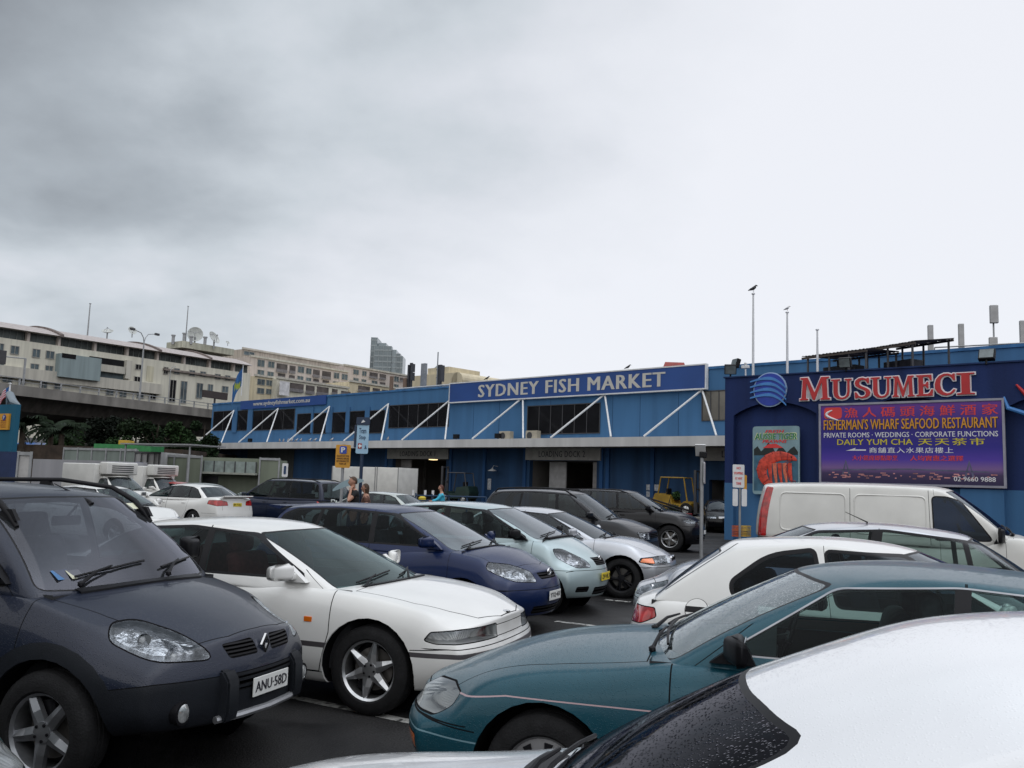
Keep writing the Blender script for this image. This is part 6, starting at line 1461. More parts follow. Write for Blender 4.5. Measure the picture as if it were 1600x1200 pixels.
# ------------------------------------------------------------------ the cars
CARH = R(-24.7)
rx_paint = paint('paint_slate_blue', (.014, .019, .036), metal=.15, rough=.38, wet=.5)
rx_clad = mat('dark_cladding', (.010, .012, .016), .55, var=.15, scale=5, bump=.15, bscale=220, spec=.22)
def rx_extra(C):
    root = C.root
    # roof rails
    for s in (1, -1):
        b = BM(); pts = []
        for x in (-.62, -.68, -.78, -1.0, -1.5, -2.1, -2.5, -2.62, -2.70):
            o, n = hit(C, (x, s * .585, 3), (0, 0, -1)); lift = {-.62: 0.0, -.68: .03, -.78: .055, -2.62: .035, -2.70: 0}.get(x, .07); pts.append(o + Vector((0, 0, lift)))
        tube(b, pts, [.016, .022, .02, .017, .017, .017, .02, .022, .016], 10)
        for x in (-.70, -1.65, -2.6):
            o, n = hit(C, (x, s * .585, 3), (0, 0, -1)); prism(b, [(x - .07, o.z - .01), (x + .09, o.z - .01), (x + .04, o.z + .06), (x - .04, o.z + .06)], 'y', s * .585 - .014, s * .585 + .014)
        finish('roof_rail', b, BLACK(), root, True)
    b = BM(); o, n = hit(C, (-.62, 0, 3), (0, 0, -1)); tube(b, [o, o + Vector((-.02, 0, .02)), o + Vector((-.34, 0, .13))], [.02, .010, .003], 6); finish('aerial', b, BLACK(), root, True)
    # diamond badge
    o, n = hit(C, (3, 0, .755), (-1, 0, 0)); x = o.x + .008; b = BM()
    outer = [(0, .062), (.042, 0), (0, -.062), (-.042, 0)]; inner = [(0, .030), (.017, 0), (0, -.030), (-.017, 0)]
    for k in range(4):
        a, c = outer[k], outer[(k + 1) % 4]; d_, e2 = inner[(k + 1) % 4], inner[k]
        prism(b, [(a[0], a[1] + .755), (c[0], c[1] + .755), (d_[0], d_[1] + .755), (e2[0], e2[1] + .755)], 'x', x, x + .014)
    finish('badge', b, CHROME(), root)
    # two upright bumper guards, skid plate and fog lamps
    for s in (1, -1):
        o, n = hit(C, (3, s * .34, .50), (-1, 0, 0)); b = BM(); y = s * .34
        prism(b, [(o.x - .06, .37), (o.x + .035, .37), (o.x + .05, .44), (o.x + .045, .60), (o.x - .0, .66), (o.x - .06, .66)], 'y', y - .055, y + .055)
        bmesh.ops.bevel(b, geom=b.edges[:], offset=.012, segments=2, affect='EDGES'); finish('bumper_guard', b, rx_clad, root, True)
        o, n = hit(C, (3, s * .60, .46), (-1, 0, 0)); b = BM(); lathe(b, [(.062, -.05), (.066, .0), (.066, .012), (.055, .014)], 24, 'x', at_=(o.x, s * .6, .46)); h_ = finish('fog_lamp', b, BLACK(), root, True)
        b = BM(); lathe(b, [(.055, .0), (.05, .012), (.03, .02), (.001, .022)], 24, 'x', at_=(o.x + .002, s * .6, .46)); finish('fog_lens', b, mat('fog_glass', (.6, .62, .62), .12, metal=.6, var=.3, scale=30, coat=1), h_, True)
    b = BM(); pts = [Vector((hit(C, (3, y, .40), (-1, 0, 0))[0].x + .02, y, .39)) for y in (-.42, -.25, 0, .25, .42)]; tube(b, pts, .022, 8); finish('skid_bar', b, mat('satin_silver', (.45, .46, .48), .35, metal=.8), root, True)
    # permit stickers on the windscreen
    b = BM()
    for (y, c_, w1, h1, mi) in ((-.56, .17, .06, .05, 0), (-.49, .165, .05, .045, 1), (.60, .86, .06, .04, 1)):
        p = Vector(C.ghf(1, y / .78, c_)); 
        q = [p + Vector((-.012 - .006 * k, 0, 0)) for k in (0,)][0]
        b.faces.new([b.verts.new(q + Vector(v)) for v in ((.0, -w1, -.0), (.0, w1, -.0), (-.07 * h1 / .05, w1, h1), (-.07 * h1 / .05, -w1, h1))]).material_index = mi
    finish('sticker', b, [mat('sticker_blue', (.05, .16, .35), .5), mat('sticker_cream', (.6, .6, .45), .5)], root)
RX = dict(name='parked_suv', label='dark slate blue compact SUV with roof rails and diamond badge, nearest on the left', cat='car', H=1.7,
  nose=.86, wb=2.62, tail=-3.5, rw=.335, ra=.40, rim=.215, tw=.225, wstyle='five', wn=5, rimmat=mat('alloy_dull', (.36, .37, .39), .38, metal=.8, var=.25, scale=9), paint=rx_paint, wheelin=.0, flare=.02,
  top=[(-3.5, 1.0), (-2.6, 1.04), (-.9, 1.07), (-.25, 1.09), (.0, 1.075), (.3, 1.02), (.55, .955), (.72, .895), (.86, .84)],
  plan=[(-3.5, .78), (-3.0, .86), (-1.5, .885), (-.2, .885), (.3, .875), (.6, .84), (.86, .78)],
  bot=[(-3.5, .34), (-2.6, .26), (-.3, .26), (.5, .32), (.86, .36)],
  noseoff=[(.22, .10), (.34, .02), (.45, .0), (.62, .0), (.68, .02), (.76, .05), (.84, .10)], nosebow=.26, nosepow=2.5, nfade=.9, crown=.10,
  sec=[(0, .90), (.1, .97), (.35, 1), (.6, 1.0), (.75, .985), (.88, .955), (1, .90)],
  gh=dict(xc=-.02, xh=-.72, xrh=-3.0, xrb=-3.38, roof=[(-3.2, 1.56), (-2.6, 1.64), (-1.6, 1.685), (-.9, 1.65), (-.6, 1.60)], wb=[(-3.4, .74), (-1.5, .83), (-.02, .80)], wr=[(-3.2, .58), (-1.6, .645), (-.6, .62)], bow=.20, sink=.03, crown=.06),
  ws=(.075, .95, .05), seatx=-1.3, seatz=.68,
  lower=[('region', 'bumper', 'slab', [(.15, .02), (1.2, .02), (1.2, .625), (.62, .625), (.15, .56)], rx_clad, True),
         ('region', 'sill_cladding', 'slab', [(-3.8, .02), (.2, .02), (.2, .42), (-3.8, .42)], rx_clad, False),
         ('panel', 'hood', 'top', [(-.16, .72), (.2, .66), (.55, .54), (.665, .46), (.73, .25), (.74, 0), (.73, -.25), (.665, -.46), (.55, -.54), (.2, -.66), (-.16, -.72)], rx_paint),
         ('panel', 'front_door', 'side', [(-.30, .44), (-.22, .7), (-.20, 1.1), (-1.24, 1.1), (-1.24, .44)], rx_paint),
         ('panel', 'rear_door', 'side', [(-1.26, .44), (-1.26, 1.1), (-2.35, 1.1), (-2.2, .44)], rx_paint),
         ('lamp', 'headlight', 'az', 30, [(.80, .42, .725), (.62, .74, .74), (.47, .85, .84), (.46, .81, .92), (.55, .70, .935), (.70, .52, .85)], 'clear', .09, (((.61, .56, .745), .07), ((.52, .66, .83), .045))),
         ('grille', 'grille', [(.07, .715), (.30, .715), (.33, .79), (.09, .80)], 4, GAP(), BLACK(), 'front', .02),
         ('grille', 'grille', [(-.07, .715), (-.30, .715), (-.33, .79), (-.09, .80)], 4, GAP(), BLACK(), 'front', .02),
         ('grille', 'lower_grille', [(-.30, .53), (.30, .53), (.30, .605), (-.30, .605)], 2, GAP(), rx_clad),
         ('lamp', 'side_repeater', 'side', 0, [(-.10, 0, .66), (-.02, 0, .66), (-.03, 0, .70), (-.09, 0, .70)], 'orange', .01)],
  cladding=(rx_clad, .09),
  dlo=[([(-.42, 1.11), (-2.25, 1.10), (-2.30, 1.40), (-2.1, 1.50), (-1.5, 1.535), (-1.05, 1.50), (-.86, 1.42)], .05, [(-1.30, -1.36, .07)]), ([(-2.40, 1.10), (-3.05, 1.12), (-2.92, 1.38), (-2.42, 1.48)], .06, [])],
  gdoor=[('front_door', [(-.26, .95), (-1.24, .95), (-1.32, 1.60), (-.95, 1.56)]), ('rear_door', [(-1.26, .95), (-2.36, .95), (-2.36, 1.6), (-1.34, 1.6)])],
  handles=[(-1.10, .88, .15, None), (-2.15, .89, .15, None)], mirmat=BLACK(), glass_ws=glass('screen_hazy', (.30, .30, .36), .03, rim=.10, haze=.03, refl=(.46, .47, .54)),
  plate=[('ANU·58D', 1, .525, .02)], mirx=-.52, mirz=1.16, mirsize=(.12, .22, .17), extra=[rx_extra])

def mk(label, pnt, cat='car', name='parked_car', nose=.85, wb=2.6, tail=-3.45, hw=.85, H=1.45, zn=.70, zc=.95, zb=.96, deck=.98, xc=-.05, xh=-.95, xrh=-2.6, xrb=-3.3,
       hwr=.58, rw=.31, sedan=False, doors=4, dlo=None, splits=None, bpost=-1.35, hl=None, hlk='clear', bulbs=(), tl=None, tlk='red', grille=None, gsl=3, lgrille=None, hood=True, hz=None, roofz=None, **o):
    top = [(tail, deck - .05), (tail + .12, deck), (xrb + .05, deck + .015 if sedan else zb + .01), (xrb + .45, zb + .01), (xc - .7, zb), (xc - .1, zc + .01), (xc + .25, zc - .02)] + (hz or [(nose - .35, zn + (zc - zn) * .50), (nose - .12, zn + .05), (nose, zn)])
    if not sedan: top = [(tail, zb - .05), (tail + .15, zb)] + top[3:]
    roof = roofz or [(xrh - .1, H - .075), (xrh + .25, H - .03), ((xh + xrh) / 2 + .1, H), (xh - .25, H - .02), (xh, H - .065), (xh + .1, H - .09)]
    rf = pchip(roof)
    xw = lambda z: xc + (xh - xc) * (z - zc) / (H - .065 - zc)
    xq = lambda z: xrb + (xrh - xrb) * (z - zb) / (H - .06 - zb)
    if dlo is None:
        zt = H - .115
        fr = [(xw(zb + .05) - .41, zb + .045), (xw(zt) - .27, rf(xw(zt) - .27) - .085)]
        q = o.pop('qp', .18)
        dlo = [(fr[:1] + [(xq(zb + .1) + q + .04, zb + .055), (xq(zt - .05) + q, zt - .07), (xq(zt) + q + .16, rf(xq(zt) + q + .2) - .085), ((xh + xrh) / 2, H - .078)] + fr[1:][::-1], .05, splits if splits is not None else ([(bpost, bpost - .08, .07)] + ([(bpost - .92, bpost - .86, .05)] if doors == 4 else [])))]
    d = dict(name=name, label=label, cat=cat, H=H, nose=nose, wb=wb, tail=tail, rw=rw, rim=o.pop('rim', rw * .66), paint=pnt, top=top,
        plan=o.pop('plan', [(tail, hw * .90), (tail + .4, hw * .965), (-wb * .6, hw), (-.3, hw), (nose - .4, hw * .975), (nose, hw * .90)]),
        gh=dict(xc=xc, xh=xh, xrh=xrh, xrb=xrb, roof=roof, belt=[(xrb, zb + .02), (xc - .5, zb), (xc, zc)], wb=[(xrb, hw * .86), ((xc + xrb) / 2, hw * .955), (xc, hw * .90)], wr=[(xrh, hwr * .96), ((xh + xrh) / 2, hwr), (xh, hwr * .97)], bow=o.pop('bow', .17), rbow=o.pop('rbow', .12), sink=.06, crown=o.pop('rcrown', .045)), dlo=dlo)
    L_ = []
    if hood:
        nx = nose - o.pop('hoodgap', .10); h2 = hw
        L_.append(('panel', 'hood', 'top', [(xc - .10, h2 * .80), (xc + .4, h2 * .78), (nx - .28, h2 * .66), (nx - .09, h2 * .50), (nx, h2 * .2), (nx, -h2 * .2), (nx - .09, -h2 * .50), (nx - .28, -h2 * .66), (xc + .4, -h2 * .78), (xc - .10, -h2 * .80)], pnt))
    L_.append(('panel', 'front_door', 'side', [(xc - .32, .30), (xc - .24, .6), (xc - .24, zb + .05), (bpost, zb + .05), (bpost, .30)], pnt))
    if doors == 4: L_.append(('panel', 'rear_door', 'side', [(bpost - .012, .30), (bpost - .012, zb + .05), (bpost - .98, zb + .05), (bpost - .92, .62), (bpost - .72, .30)], pnt))
    bz = o.pop('bumpz', zn - .14)
    bm_ = o.pop('bumpmat', None)
    if bm_ is not None: L_ += [('region', 'bumper', 'slab', [(.30, .1), (1.4, .1), (1.4, bz), (.30, bz)], bm_, True), ('region', 'rear_bumper', 'slab', [(-wb - .42, .1), (tail - .5, .1), (tail - .5, bz + .02), (-wb - .42, bz + .02)], bm_, True)]
    else: L_ += [('line', 'side', [(.36, bz - .02), (nose - .25, bz)], .007, None), ('line', 'front', [(-hw, bz), (hw, bz)], .007, None), ('line', 'side', [(-wb - .40, bz), (tail + .2, bz)], .007, None)]
    if sedan: L_.append(('line', 'top', [(xrb + .0, hw * .70), (tail + .1, hw * .68)], .007, None))
    for g in (grille or []): L_.append(('grille', 'grille', g, gsl, GAP(), o.get('slatmat') or BLACK()))
    o.pop('slatmat', None)
    for g in (lgrille or []): L_.append(('grille', 'lower_grille', g, 2, GAP(), BLACK()))
    if hl: L_.append(('lamp', 'headlight', 'az', o.pop('hlaz', 30), hl, hlk, o.pop('hlr', .03), bulbs))
    if tl: L_.append(('lamp', 'tail_light', 'az', o.pop('tlaz', 150), tl, tlk, .02))
    d['lower'] = L_ + list(o.pop('lower', ()))
    d['gdoor'] = [('front_door', [(xc - .26, zb - .1), (bpost, zb - .1), (bpost - .10, H + .1), (xh - .28, H + .1)])] + ([('rear_door', [(bpost - .012, zb - .1), (bpost - .97, zb - .1), (bpost - .88, H + .1), (bpost - .112, H + .1)])] if doors == 4 else [])
    d['handles'] = [(bpost + .14, zb - .13, .16, o.get('hmat'))] + ([(bpost - .78, zb - .12, .16, o.get('hmat'))] if doors == 4 else [])
    d.update(o); return d

WHITE = lambda: paint('paint_white', (.74, .74, .72), rough=.35, coat=.8, dirt=.08)
CREAMW = lambda: paint('paint_cream_white', (.70, .69, .63), rough=.4, coat=.7, dirt=.12)
def at_car(S, x, y, h): S.update(loc=(x, y, 0), rz=R(h)); return S
def badge_ring(x=3, z=.7, r=.045, sq=.7):
    def f(C):
        o, n = hit(C, (x, 0, z), (-1, 0, 0)); b = BM()
        for (ry, rz, ph) in ((r * 1.4, r * sq * 1.25, 0), (r * .55, r * sq * 1.15, 0), (r * 1.0, r * sq * .5, 0)):
            tube(b, [(o.x + .012, ry * math.cos(2 * math.pi * k / 20), z + rz * math.sin(2 * math.pi * k / 20) + (r * sq * .5 if ry == r else 0)) for k in range(21)], .006, 5)
        finish('badge', b, CHROME(), C.root, True)
    return f
# ---- white sedan with alloy wheels (second car of the left row)
def comm_extra(C):
    b = BM(); o, n = hit(C, (.80, 0, 3), (0, 0, -1)); lathe(b, [(.035, -.004), (.036, .006), (.02, .010), (.001, .010)], 20, 'z', at_=tuple(o)); finish('badge', b, CHROME(), C.root, True)
    for s in (1, -1):
        b2 = BM(); o, n = hit(C, (-.52, s * 3, .70), (0, -s, 0)); box(b2, -.56, -.49, o.y - .008, o.y + .008, .665, .705, bev=.004); finish('side_repeater', b2, mat('amber_lens', (.75, .16, .01), .15, coat=1), C.root)
strip = lambda: mat('grey_strip', (.06, .055, .06), .45, var=.1)
COMM = mk('white sedan with grey bumper strip and silver six-spoke wheels, second in the left row', WHITE(), nose=.90, wb=2.73, tail=-3.9, hw=.885, H=1.40, zn=.70, zc=.93, zb=.94, deck=.97, xc=-.10, xh=-1.12, xrh=-2.65, xrb=-3.35,
    hwr=.60, rw=.335, rim=.225, tw=.225, wstyle='star', wn=6, sedan=True, bpost=-1.62, plate=[('RIX·063', 1, .42, .0)], noseoff=[(.22, .10), (.34, .03), (.42, 0), (.52, 0), (.56, .045), (.70, .06)], nosebow=.16, nosepow=3.2, nfade=.55,
    hl=[(.86, .30, .590), (.60, .86, .585), (.52, .88, .605), (.56, .86, .66), (.70, .70, .675), (.84, .30, .685)], hlk='ribbed', hlr=.015, crown=.05, hz=[(.35, .875), (.62, .82), (.80, .765), (.90, .73)], hoodgap=.08, bumpz=.545,
    extra=[comm_extra], seatmat=mat('seat_red', (.16, .03, .03), .9, var=.2, scale=20), wip=((-.55, 1, .60), (.10, 1, .55)), mirx=-.72, mirz=1.0, mirsize=(.09, .22, .13), glass_ws=glass('screen_teal', (.22, .33, .33), .02, rim=.0, haze=.04, refl=(.50, .62, .62)), glass_side=glass('side_teal', (.34, .46, .46), .02, rim=.0), gap=.008, trimmat=None)
COMM['lower'] += [('line', 'front', [(-.9, .495), (.9, .495)], .035, strip()), ('line', 'side', [(.95, .495), (.33, .495)], .035, strip()), ('line', 'side', [(-.32, .50), (-2.35, .50)], .04, strip()), ('line', 'side', [(-.36, .29), (-2.3, .29)], .006, None),
    ('grille', 'lower_grille', [(-.5, .30), (.5, .30), (.5, .37), (-.5, .37)], 2, GAP(), BLACK()), ('line', 'az', [(0, 0), (.001, 0)], .001, None)][:-1] + [('panel', 'blanking_panel', 'front', [(-.29, .595), (.29, .595), (.29, .672), (-.29, .672)], WHITE(), .006)]
# ---- navy hatchback
NAVY = lambda: paint('paint_navy', (.004, .015, .068), metal=.1, rough=.3, wet=.35)
COR = mk('navy blue hatchback with clear headlights, third in the left row', NAVY(), nose=.86, wb=2.6, tail=-3.3, hw=.85, H=1.47, zn=.70, zc=1.0, zb=.97, xc=.05, xh=-.95, xrh=-2.9, xrb=-3.15, hwr=.58, rw=.31, bpost=-1.30,
    noseoff=[(.22, .08), (.35, .02), (.45, 0), (.6, .02), (.72, .09)], nosebow=.28, nosepow=2.2, hz=[(.45, .91), (.70, .835), (.86, .77)], crown=.10,
    hl=[(.78, .36, .64), (.62, .66, .66), (.32, .80, .79), (.38, .77, .86), (.62, .56, .83), (.74, .40, .76)], bulbs=(((.64, .56, .72), .06), ((.52, .68, .77), .05)), hlr=.04, grille=[[(-.24, .67), (.24, .67), (.28, .74), (-.28, .74)]], gsl=2, lgrille=[[(-.42, .28), (.42, .28), (.42, .36), (-.42, .36)]],
    plate=[('YTQ·45F', 1, .47)], extra=[badge_ring(z=.74), lambda C: spoiler(C)], mirx=-.42, mirz=1.03, glass_ws=glass('screen_pale', (.40, .50, .50), .02, rim=.22, haze=.03), glass_side=glass('side_dark', (.30, .36, .38), .02, rim=.0))
def spoiler(C, z=None):
    g = C.S['gh']; b = BM(); x = g['xrh'] - .02; zt = pchip(g['roof'])(x); w_ = C.S['gh']['wr'][0][1] * .93
    prism(b, [(x + .10, zt - .01), (x - .20, zt + .0), (x - .21, zt - .02), (x - .02, zt - .06)], 'y', -w_, w_)
    bmesh.ops.bevel(b, geom=b.edges[:], offset=.008, segments=2, affect='EDGES'); finish('spoiler', b, C.S['paint'], C.root, True)
# ---- pale blue three-door hatchback
AQUA = lambda: paint('paint_pale_blue', (.37, .47, .49), metal=.3, rough=.32, wet=.2)
YAR = mk('pale ice blue three-door hatchback with yellow number plate', AQUA(), nose=.70, wb=2.37, tail=-2.92, hw=.83, H=1.50, zn=.76, zc=1.06, zb=.99, xc=.10, xh=-.85, xrh=-2.55, xrb=-2.82, hwr=.57, rw=.295, doors=2, bpost=-1.52, splits=[(-1.52, -1.60, .09)],
    noseoff=[(.22, .08), (.35, .02), (.45, 0), (.6, .02), (.78, .10)], nosebow=.30, nosepow=2.1, hz=[(.32, .97), (.52, .88), (.70, .77)], crown=.11,
    hl=[(.66, .38, .66), (.50, .62, .66), (.30, .76, .80), (.26, .76, .90), (.40, .64, .90), (.60, .42, .76)], bulbs=(((.5, .60, .77), .07), ((.56, .50, .70), .045)), hlr=.06, grille=[[(-.20, .68), (.20, .68), (.23, .78), (-.23, .78)]], gsl=4,
    lgrille=[[(-.30, .28), (.30, .28), (.30, .38), (-.30, .38)], [(.42, .33), (.62, .33), (.62, .40), (.42, .40)], [(-.42, .33), (-.62, .33), (-.62, .40), (-.42, .40)]], plate=[('ZV·HL3', 1, .52, .0, (.75, .58, .04))], mirmat=BLACK(), mirx=-.34, mirz=1.06, glass_ws=glass('screen_pale', (.4, .5, .5)), glass_side=glass('side_clear', (.55, .64, .62), .02, rim=.0), extra=[badge_ring(z=.77, r=.035)])
# ---- silver sedan with amber indicators
SILV = lambda: paint('paint_silver', (.52, .54, .58), metal=.55, rough=.32, wet=.15)
def kidneys(C):
    for s in (1, -1):
        o, n = hit(C, (3, s * .09, C.S['kz']), (-1, 0, 0)); h = C.S.get('kh', .05); b = BM()
        q = rnd([(s * .02, C.S['kz'] - h), (s * .16, C.S['kz'] - h * .9), (s * .17, C.S['kz'] + h * .8), (s * .02, C.S['kz'] + h)], .03); prism(b, offs(q, .010), 'x', o.x - .02, o.x + .012)
        k = finish('grille_surround', b, CHROME(), C.root); b = BM(); prism(b, q, 'x', o.x - .02, o.x + .014); finish('grille', b, GAP(), k)
        b = BM()
        for i in range(5): box(b, o.x + .014, o.x + .018, *sorted((s * (.035 + i * .026), s * (.041 + i * .026))), C.S['kz'] - h * .85, C.S['kz'] + h * .8)
        finish('grille_bars', b, BLACK(), k)
BMW = mk('silver sedan with amber indicators, twin kidney grille and dark wheels', SILV(), nose=.76, wb=2.725, tail=-3.7, hw=.87, H=1.40, zn=.66, zc=.95, zb=.93, deck=.97, xc=-.22, xh=-1.22, xrh=-2.65, xrb=-3.2, hwr=.58, rw=.32, rim=.22, wstyle='twin', wn=5, rimmat=BLACK(), sedan=True, bpost=-1.66,
    noseoff=[(.2, .1), (.35, .02), (.45, 0), (.55, .0), (.68, .08)], nosebow=.22, hz=[(.38, .83), (.60, .76), (.76, .67)], hl=[(.68, .26, .575), (.50, .78, .56), (.34, .86, .60), (.38, .84, .66), (.66, .50, .685), (.70, .26, .68)], bulbs=(((.62, .52, .62), .05), ((.66, .36, .625), .045)), hlr=.02, kz=.625, extra=[kidneys],
    lgrille=[[(-.6, .27), (.6, .27), (.6, .36), (-.6, .36)]], lower=[('lamp', 'indicator', 'az', 50, [(.52, .72, .585), (.34, .86, .60), (.38, .84, .655), (.53, .70, .66)], 'orange', .015)], mirx=-.78, mirz=.99, plate=[('', 1, .42)])
# ---- dark grey off-roader
DGREY = lambda: paint('paint_dark_grey', (.007, .008, .012), metal=.0, rough=.3)
def rails(x0, x1, y=.56, lift=.06):
    def f(C):
        for s in (1, -1):
            b = BM(); pts = []
            n = 8
            for i in range(n + 1):
                x = x0 + (x1 - x0) * i / n; o, q = hit(C, (x, s * y, 3), (0, 0, -1)); pts.append(o + Vector((0, 0, lift * min(1, 3.4 * math.sin(math.pi * i / n)))))
            tube(b, pts, .017, 8); finish('roof_rail', b, BLACK(), C.root, True)
    return f
FREE = mk('dark grey off-roader with roof rails and square headlights', DGREY(), nose=.76, wb=2.555, tail=-3.3, hw=.89, H=1.70, zn=.90, zc=1.12, zb=1.10, xc=-.05, xh=-.88, xrh=-2.95, xrb=-3.2, hwr=.64, rw=.35, rim=.22, bpost=-1.25, noseoff=[(.3, .04), (.45, 0), (.7, .03), (.9, .06)], nosebow=.12, hz=[(.4, 1.02), (.64, .955), (.76, .90)], crown=.06,
    hl=[(.72, .46, .72), (.66, .80, .73), (.66, .80, .86), (.72, .46, .86)], bulbs=(((.68, .60, .79), .06),), hlaz=12, hlr=.02, grille=[[(-.38, .74), (.38, .74), (.38, .85), (-.38, .85)]], gsl=3, bumpz=.66, bumpmat=rx_clad, cladding=(rx_clad, .07), extra=[rails(-.9, -3.0)], wstyle='five', flare=.02)
X5 = mk('black luxury off-roader parked beyond the dark grey one', paint('paint_black', (.004, .004, .006), metal=.0, rough=.25, coat=.7), nose=.86, wb=2.93, tail=-3.9, hw=.95, H=1.74, zn=.90, zc=1.17, zb=1.14, xc=-.18, xh=-1.15, xrh=-3.35, xrb=-3.8, hwr=.66, rw=.385, rim=.25, tw=.26, wstyle='twin', wn=5, bpost=-1.55, noseoff=[(.3, .06), (.45, 0), (.7, .02), (.9, .12)], nosebow=.26, hz=[(.45, 1.06), (.70, .98), (.86, .90)], crown=.09,
    hl=[(.80, .30, .80), (.58, .82, .84), (.46, .90, .90), (.55, .84, .945), (.76, .48, .915)], bulbs=(((.70, .50, .86), .05), ((.62, .64, .875), .05)), kz=.86, kh=.08, extra=[kidneys, rails(-1.3, -3.4, .6, .03)], lgrille=[[(-.6, .34), (.6, .34), (.6, .50), (-.6, .50)]], plate=[('', 1, .58)], flare=.02, mirmat=BLACK())
# ---- teal sedan, right row
TEAL = lambda: paint('paint_teal', (.010, .070, .100), metal=.2, rough=.3, wet=.55)
def teal_extra(C): pass
TEALC = mk('teal sedan covered in raindrops, nearest whole car in the right row', TEAL(), nose=.97, wb=2.62, tail=-3.8, hw=.885, H=1.43, zn=.66, zc=.955, zb=.95, deck=1.0, xc=-.40, xh=-1.26, xrh=-2.7, xrb=-3.35, hwr=.60, rw=.315, rim=.2, wstyle='cover', wn=9, rimmat=mat('hubcap_dull', (.16, .16, .165), .5, var=.3), sedan=True, bpost=-1.92,
    noseoff=[(.2, .1), (.32, .03), (.42, 0), (.50, .0), (.54, .05), (.68, .09)], nosebow=.26, nosepow=2.4, hz=[(.0, .92), (.45, .81), (.75, .71), (.97, .62)], crown=.09, bumpz=.525,
    hl=[(.92, .40, .535), (.74, .80, .54), (.70, .84, .60), (.72, .83, .655), (.84, .66, .67), (.94, .40, .64)], hlk='ribbed', hlr=.02, mirmat=BLACK(), mirx=-.94, mirz=1.0, mirsize=(.11, .21, .14), glass_ws=glass('screen_wet', (.40, .50, .50), .03, rim=.24, wet=.8, refl=(.72, .78, .80)), glass_side=glass('side_green', (.50, .62, .60), .02, rim=.0), extra=[teal_extra], gap=.008,
    trimmat=None, wip=((.55, -1, .60), (-.10, -1, .55)), cowl=False)
TEALC['lower'] += [('lamp', 'indicator', 'az', 25, [(.88, .60, .36), (.76, .78, .36), (.77, .78, .43), (.88, .60, .43)], 'orange', .01), ('line', 'side', [(.50, .655), (.2, .70), (-1.9, .715), (-3.6, .72)], .007, mat('pinstripe', (.45, .32, .34), .4, var=0)), ('line', 'side', [(.9, .47), (.30, .45)], .008, mat('bumper_line', (.16, .28, .33), .4, var=0))]
TEALC['dlo'] = [(TEALC['dlo'][0][0], .05, TEALC['dlo'][0][2], .012, mat('trim_grey', (.30, .31, .33), .3, metal=.6))]
# ---- white coupe, closest of all
WETB = glass('screen_soaked', (.10, .10, .115), .05, rim=.02, wet=1.0, refl=(.34, .34, .38))
NEAR = mk('white coupe with wet windscreen, closest car, roof at the bottom right', paint('paint_white_wet', (.78, .79, .81), rough=.28, wet=.18, dirt=.07), nose=.85, wb=2.55, tail=-3.4, hw=.86, H=1.52, zn=.66, zc=.95, zb=.92, deck=.95, xc=-.58, xh=-1.20, xrh=-2.45, xrb=-3.1, hwr=.62, rw=.31, sedan=True, doors=2, bpost=-1.85, splits=[(-1.85, -1.92, .06)],
    nosebow=.3, nosepow=2.1, hz=[(.0, .90), (.45, .82), (.7, .75), (.85, .66)], hl=[(.80, .40, .56), (.6, .74, .56), (.6, .74, .66), (.80, .40, .64)], glass_ws=WETB, bow=.08, rcrown=.13, crown=.09, wip=((.55, -1, .60), (-.10, -1, .55)), mirror=False, dlo=[([(-.95, .97), (-2.75, .97), (-2.5, 1.20), (-1.95, 1.28), (-1.45, 1.16)], .05, [(-1.85, -1.92, .06)])],
    seatx=-1.6, roofz=[(-2.6, 1.42), (-2.3, 1.495), (-2.0, 1.515), (-1.7, 1.485), (-1.4, 1.39), (-1.20, 1.31), (-1.1, 1.27)], ws=(.10, .955, .20))
# ---- white three-door hatch seen from behind
P206 = mk('white three-door hatchback with round fuel flap, its tail to the left', WHITE(), nose=.78, wb=2.44, tail=-3.2, hw=.83, H=1.44, zn=.68, zc=.98, zb=.93, xc=.05, xh=-.95, xrh=-2.36, xrb=-2.98, hwr=.56, rw=.30, doors=2, bpost=-1.50,
    dlo=[([(-.42, .985), (-1.46, .975), (-1.56, 1.35), (-1.02, 1.335)], .04, []), ([(-1.56, .965), (-2.05, .96), (-2.22, 1.0), (-2.24, 1.08), (-1.98, 1.29), (-1.66, 1.345)], [.03, .12, .14, .12, .12, .03], [], .032)], tl=[(-3.2, .56, .70), (-3.0, .78, .72), (-2.87, .81, .78), (-2.92, .80, .84), (-3.18, .58, .83)], tlaz=140,
    tailoff=[(.2, .05), (.45, 0), (.7, .03), (.95, .10)], tailbow=.20, rs=(.10, .86, .10), extra=[lambda C: fuel_cap(C, -2.50, .86)], hl=[(.72, .36, .60), (.3, .78, .72), (.34, .76, .8), (.66, .42, .7)], glass_side=glass('side_dark2', (.26, .32, .38), .02, rim=.0),
    upper=[('line', 'side', [(-2.20, 1.42), (-2.30, 1.33), (-2.78, .98)], .007, None)], lower_extra=1)
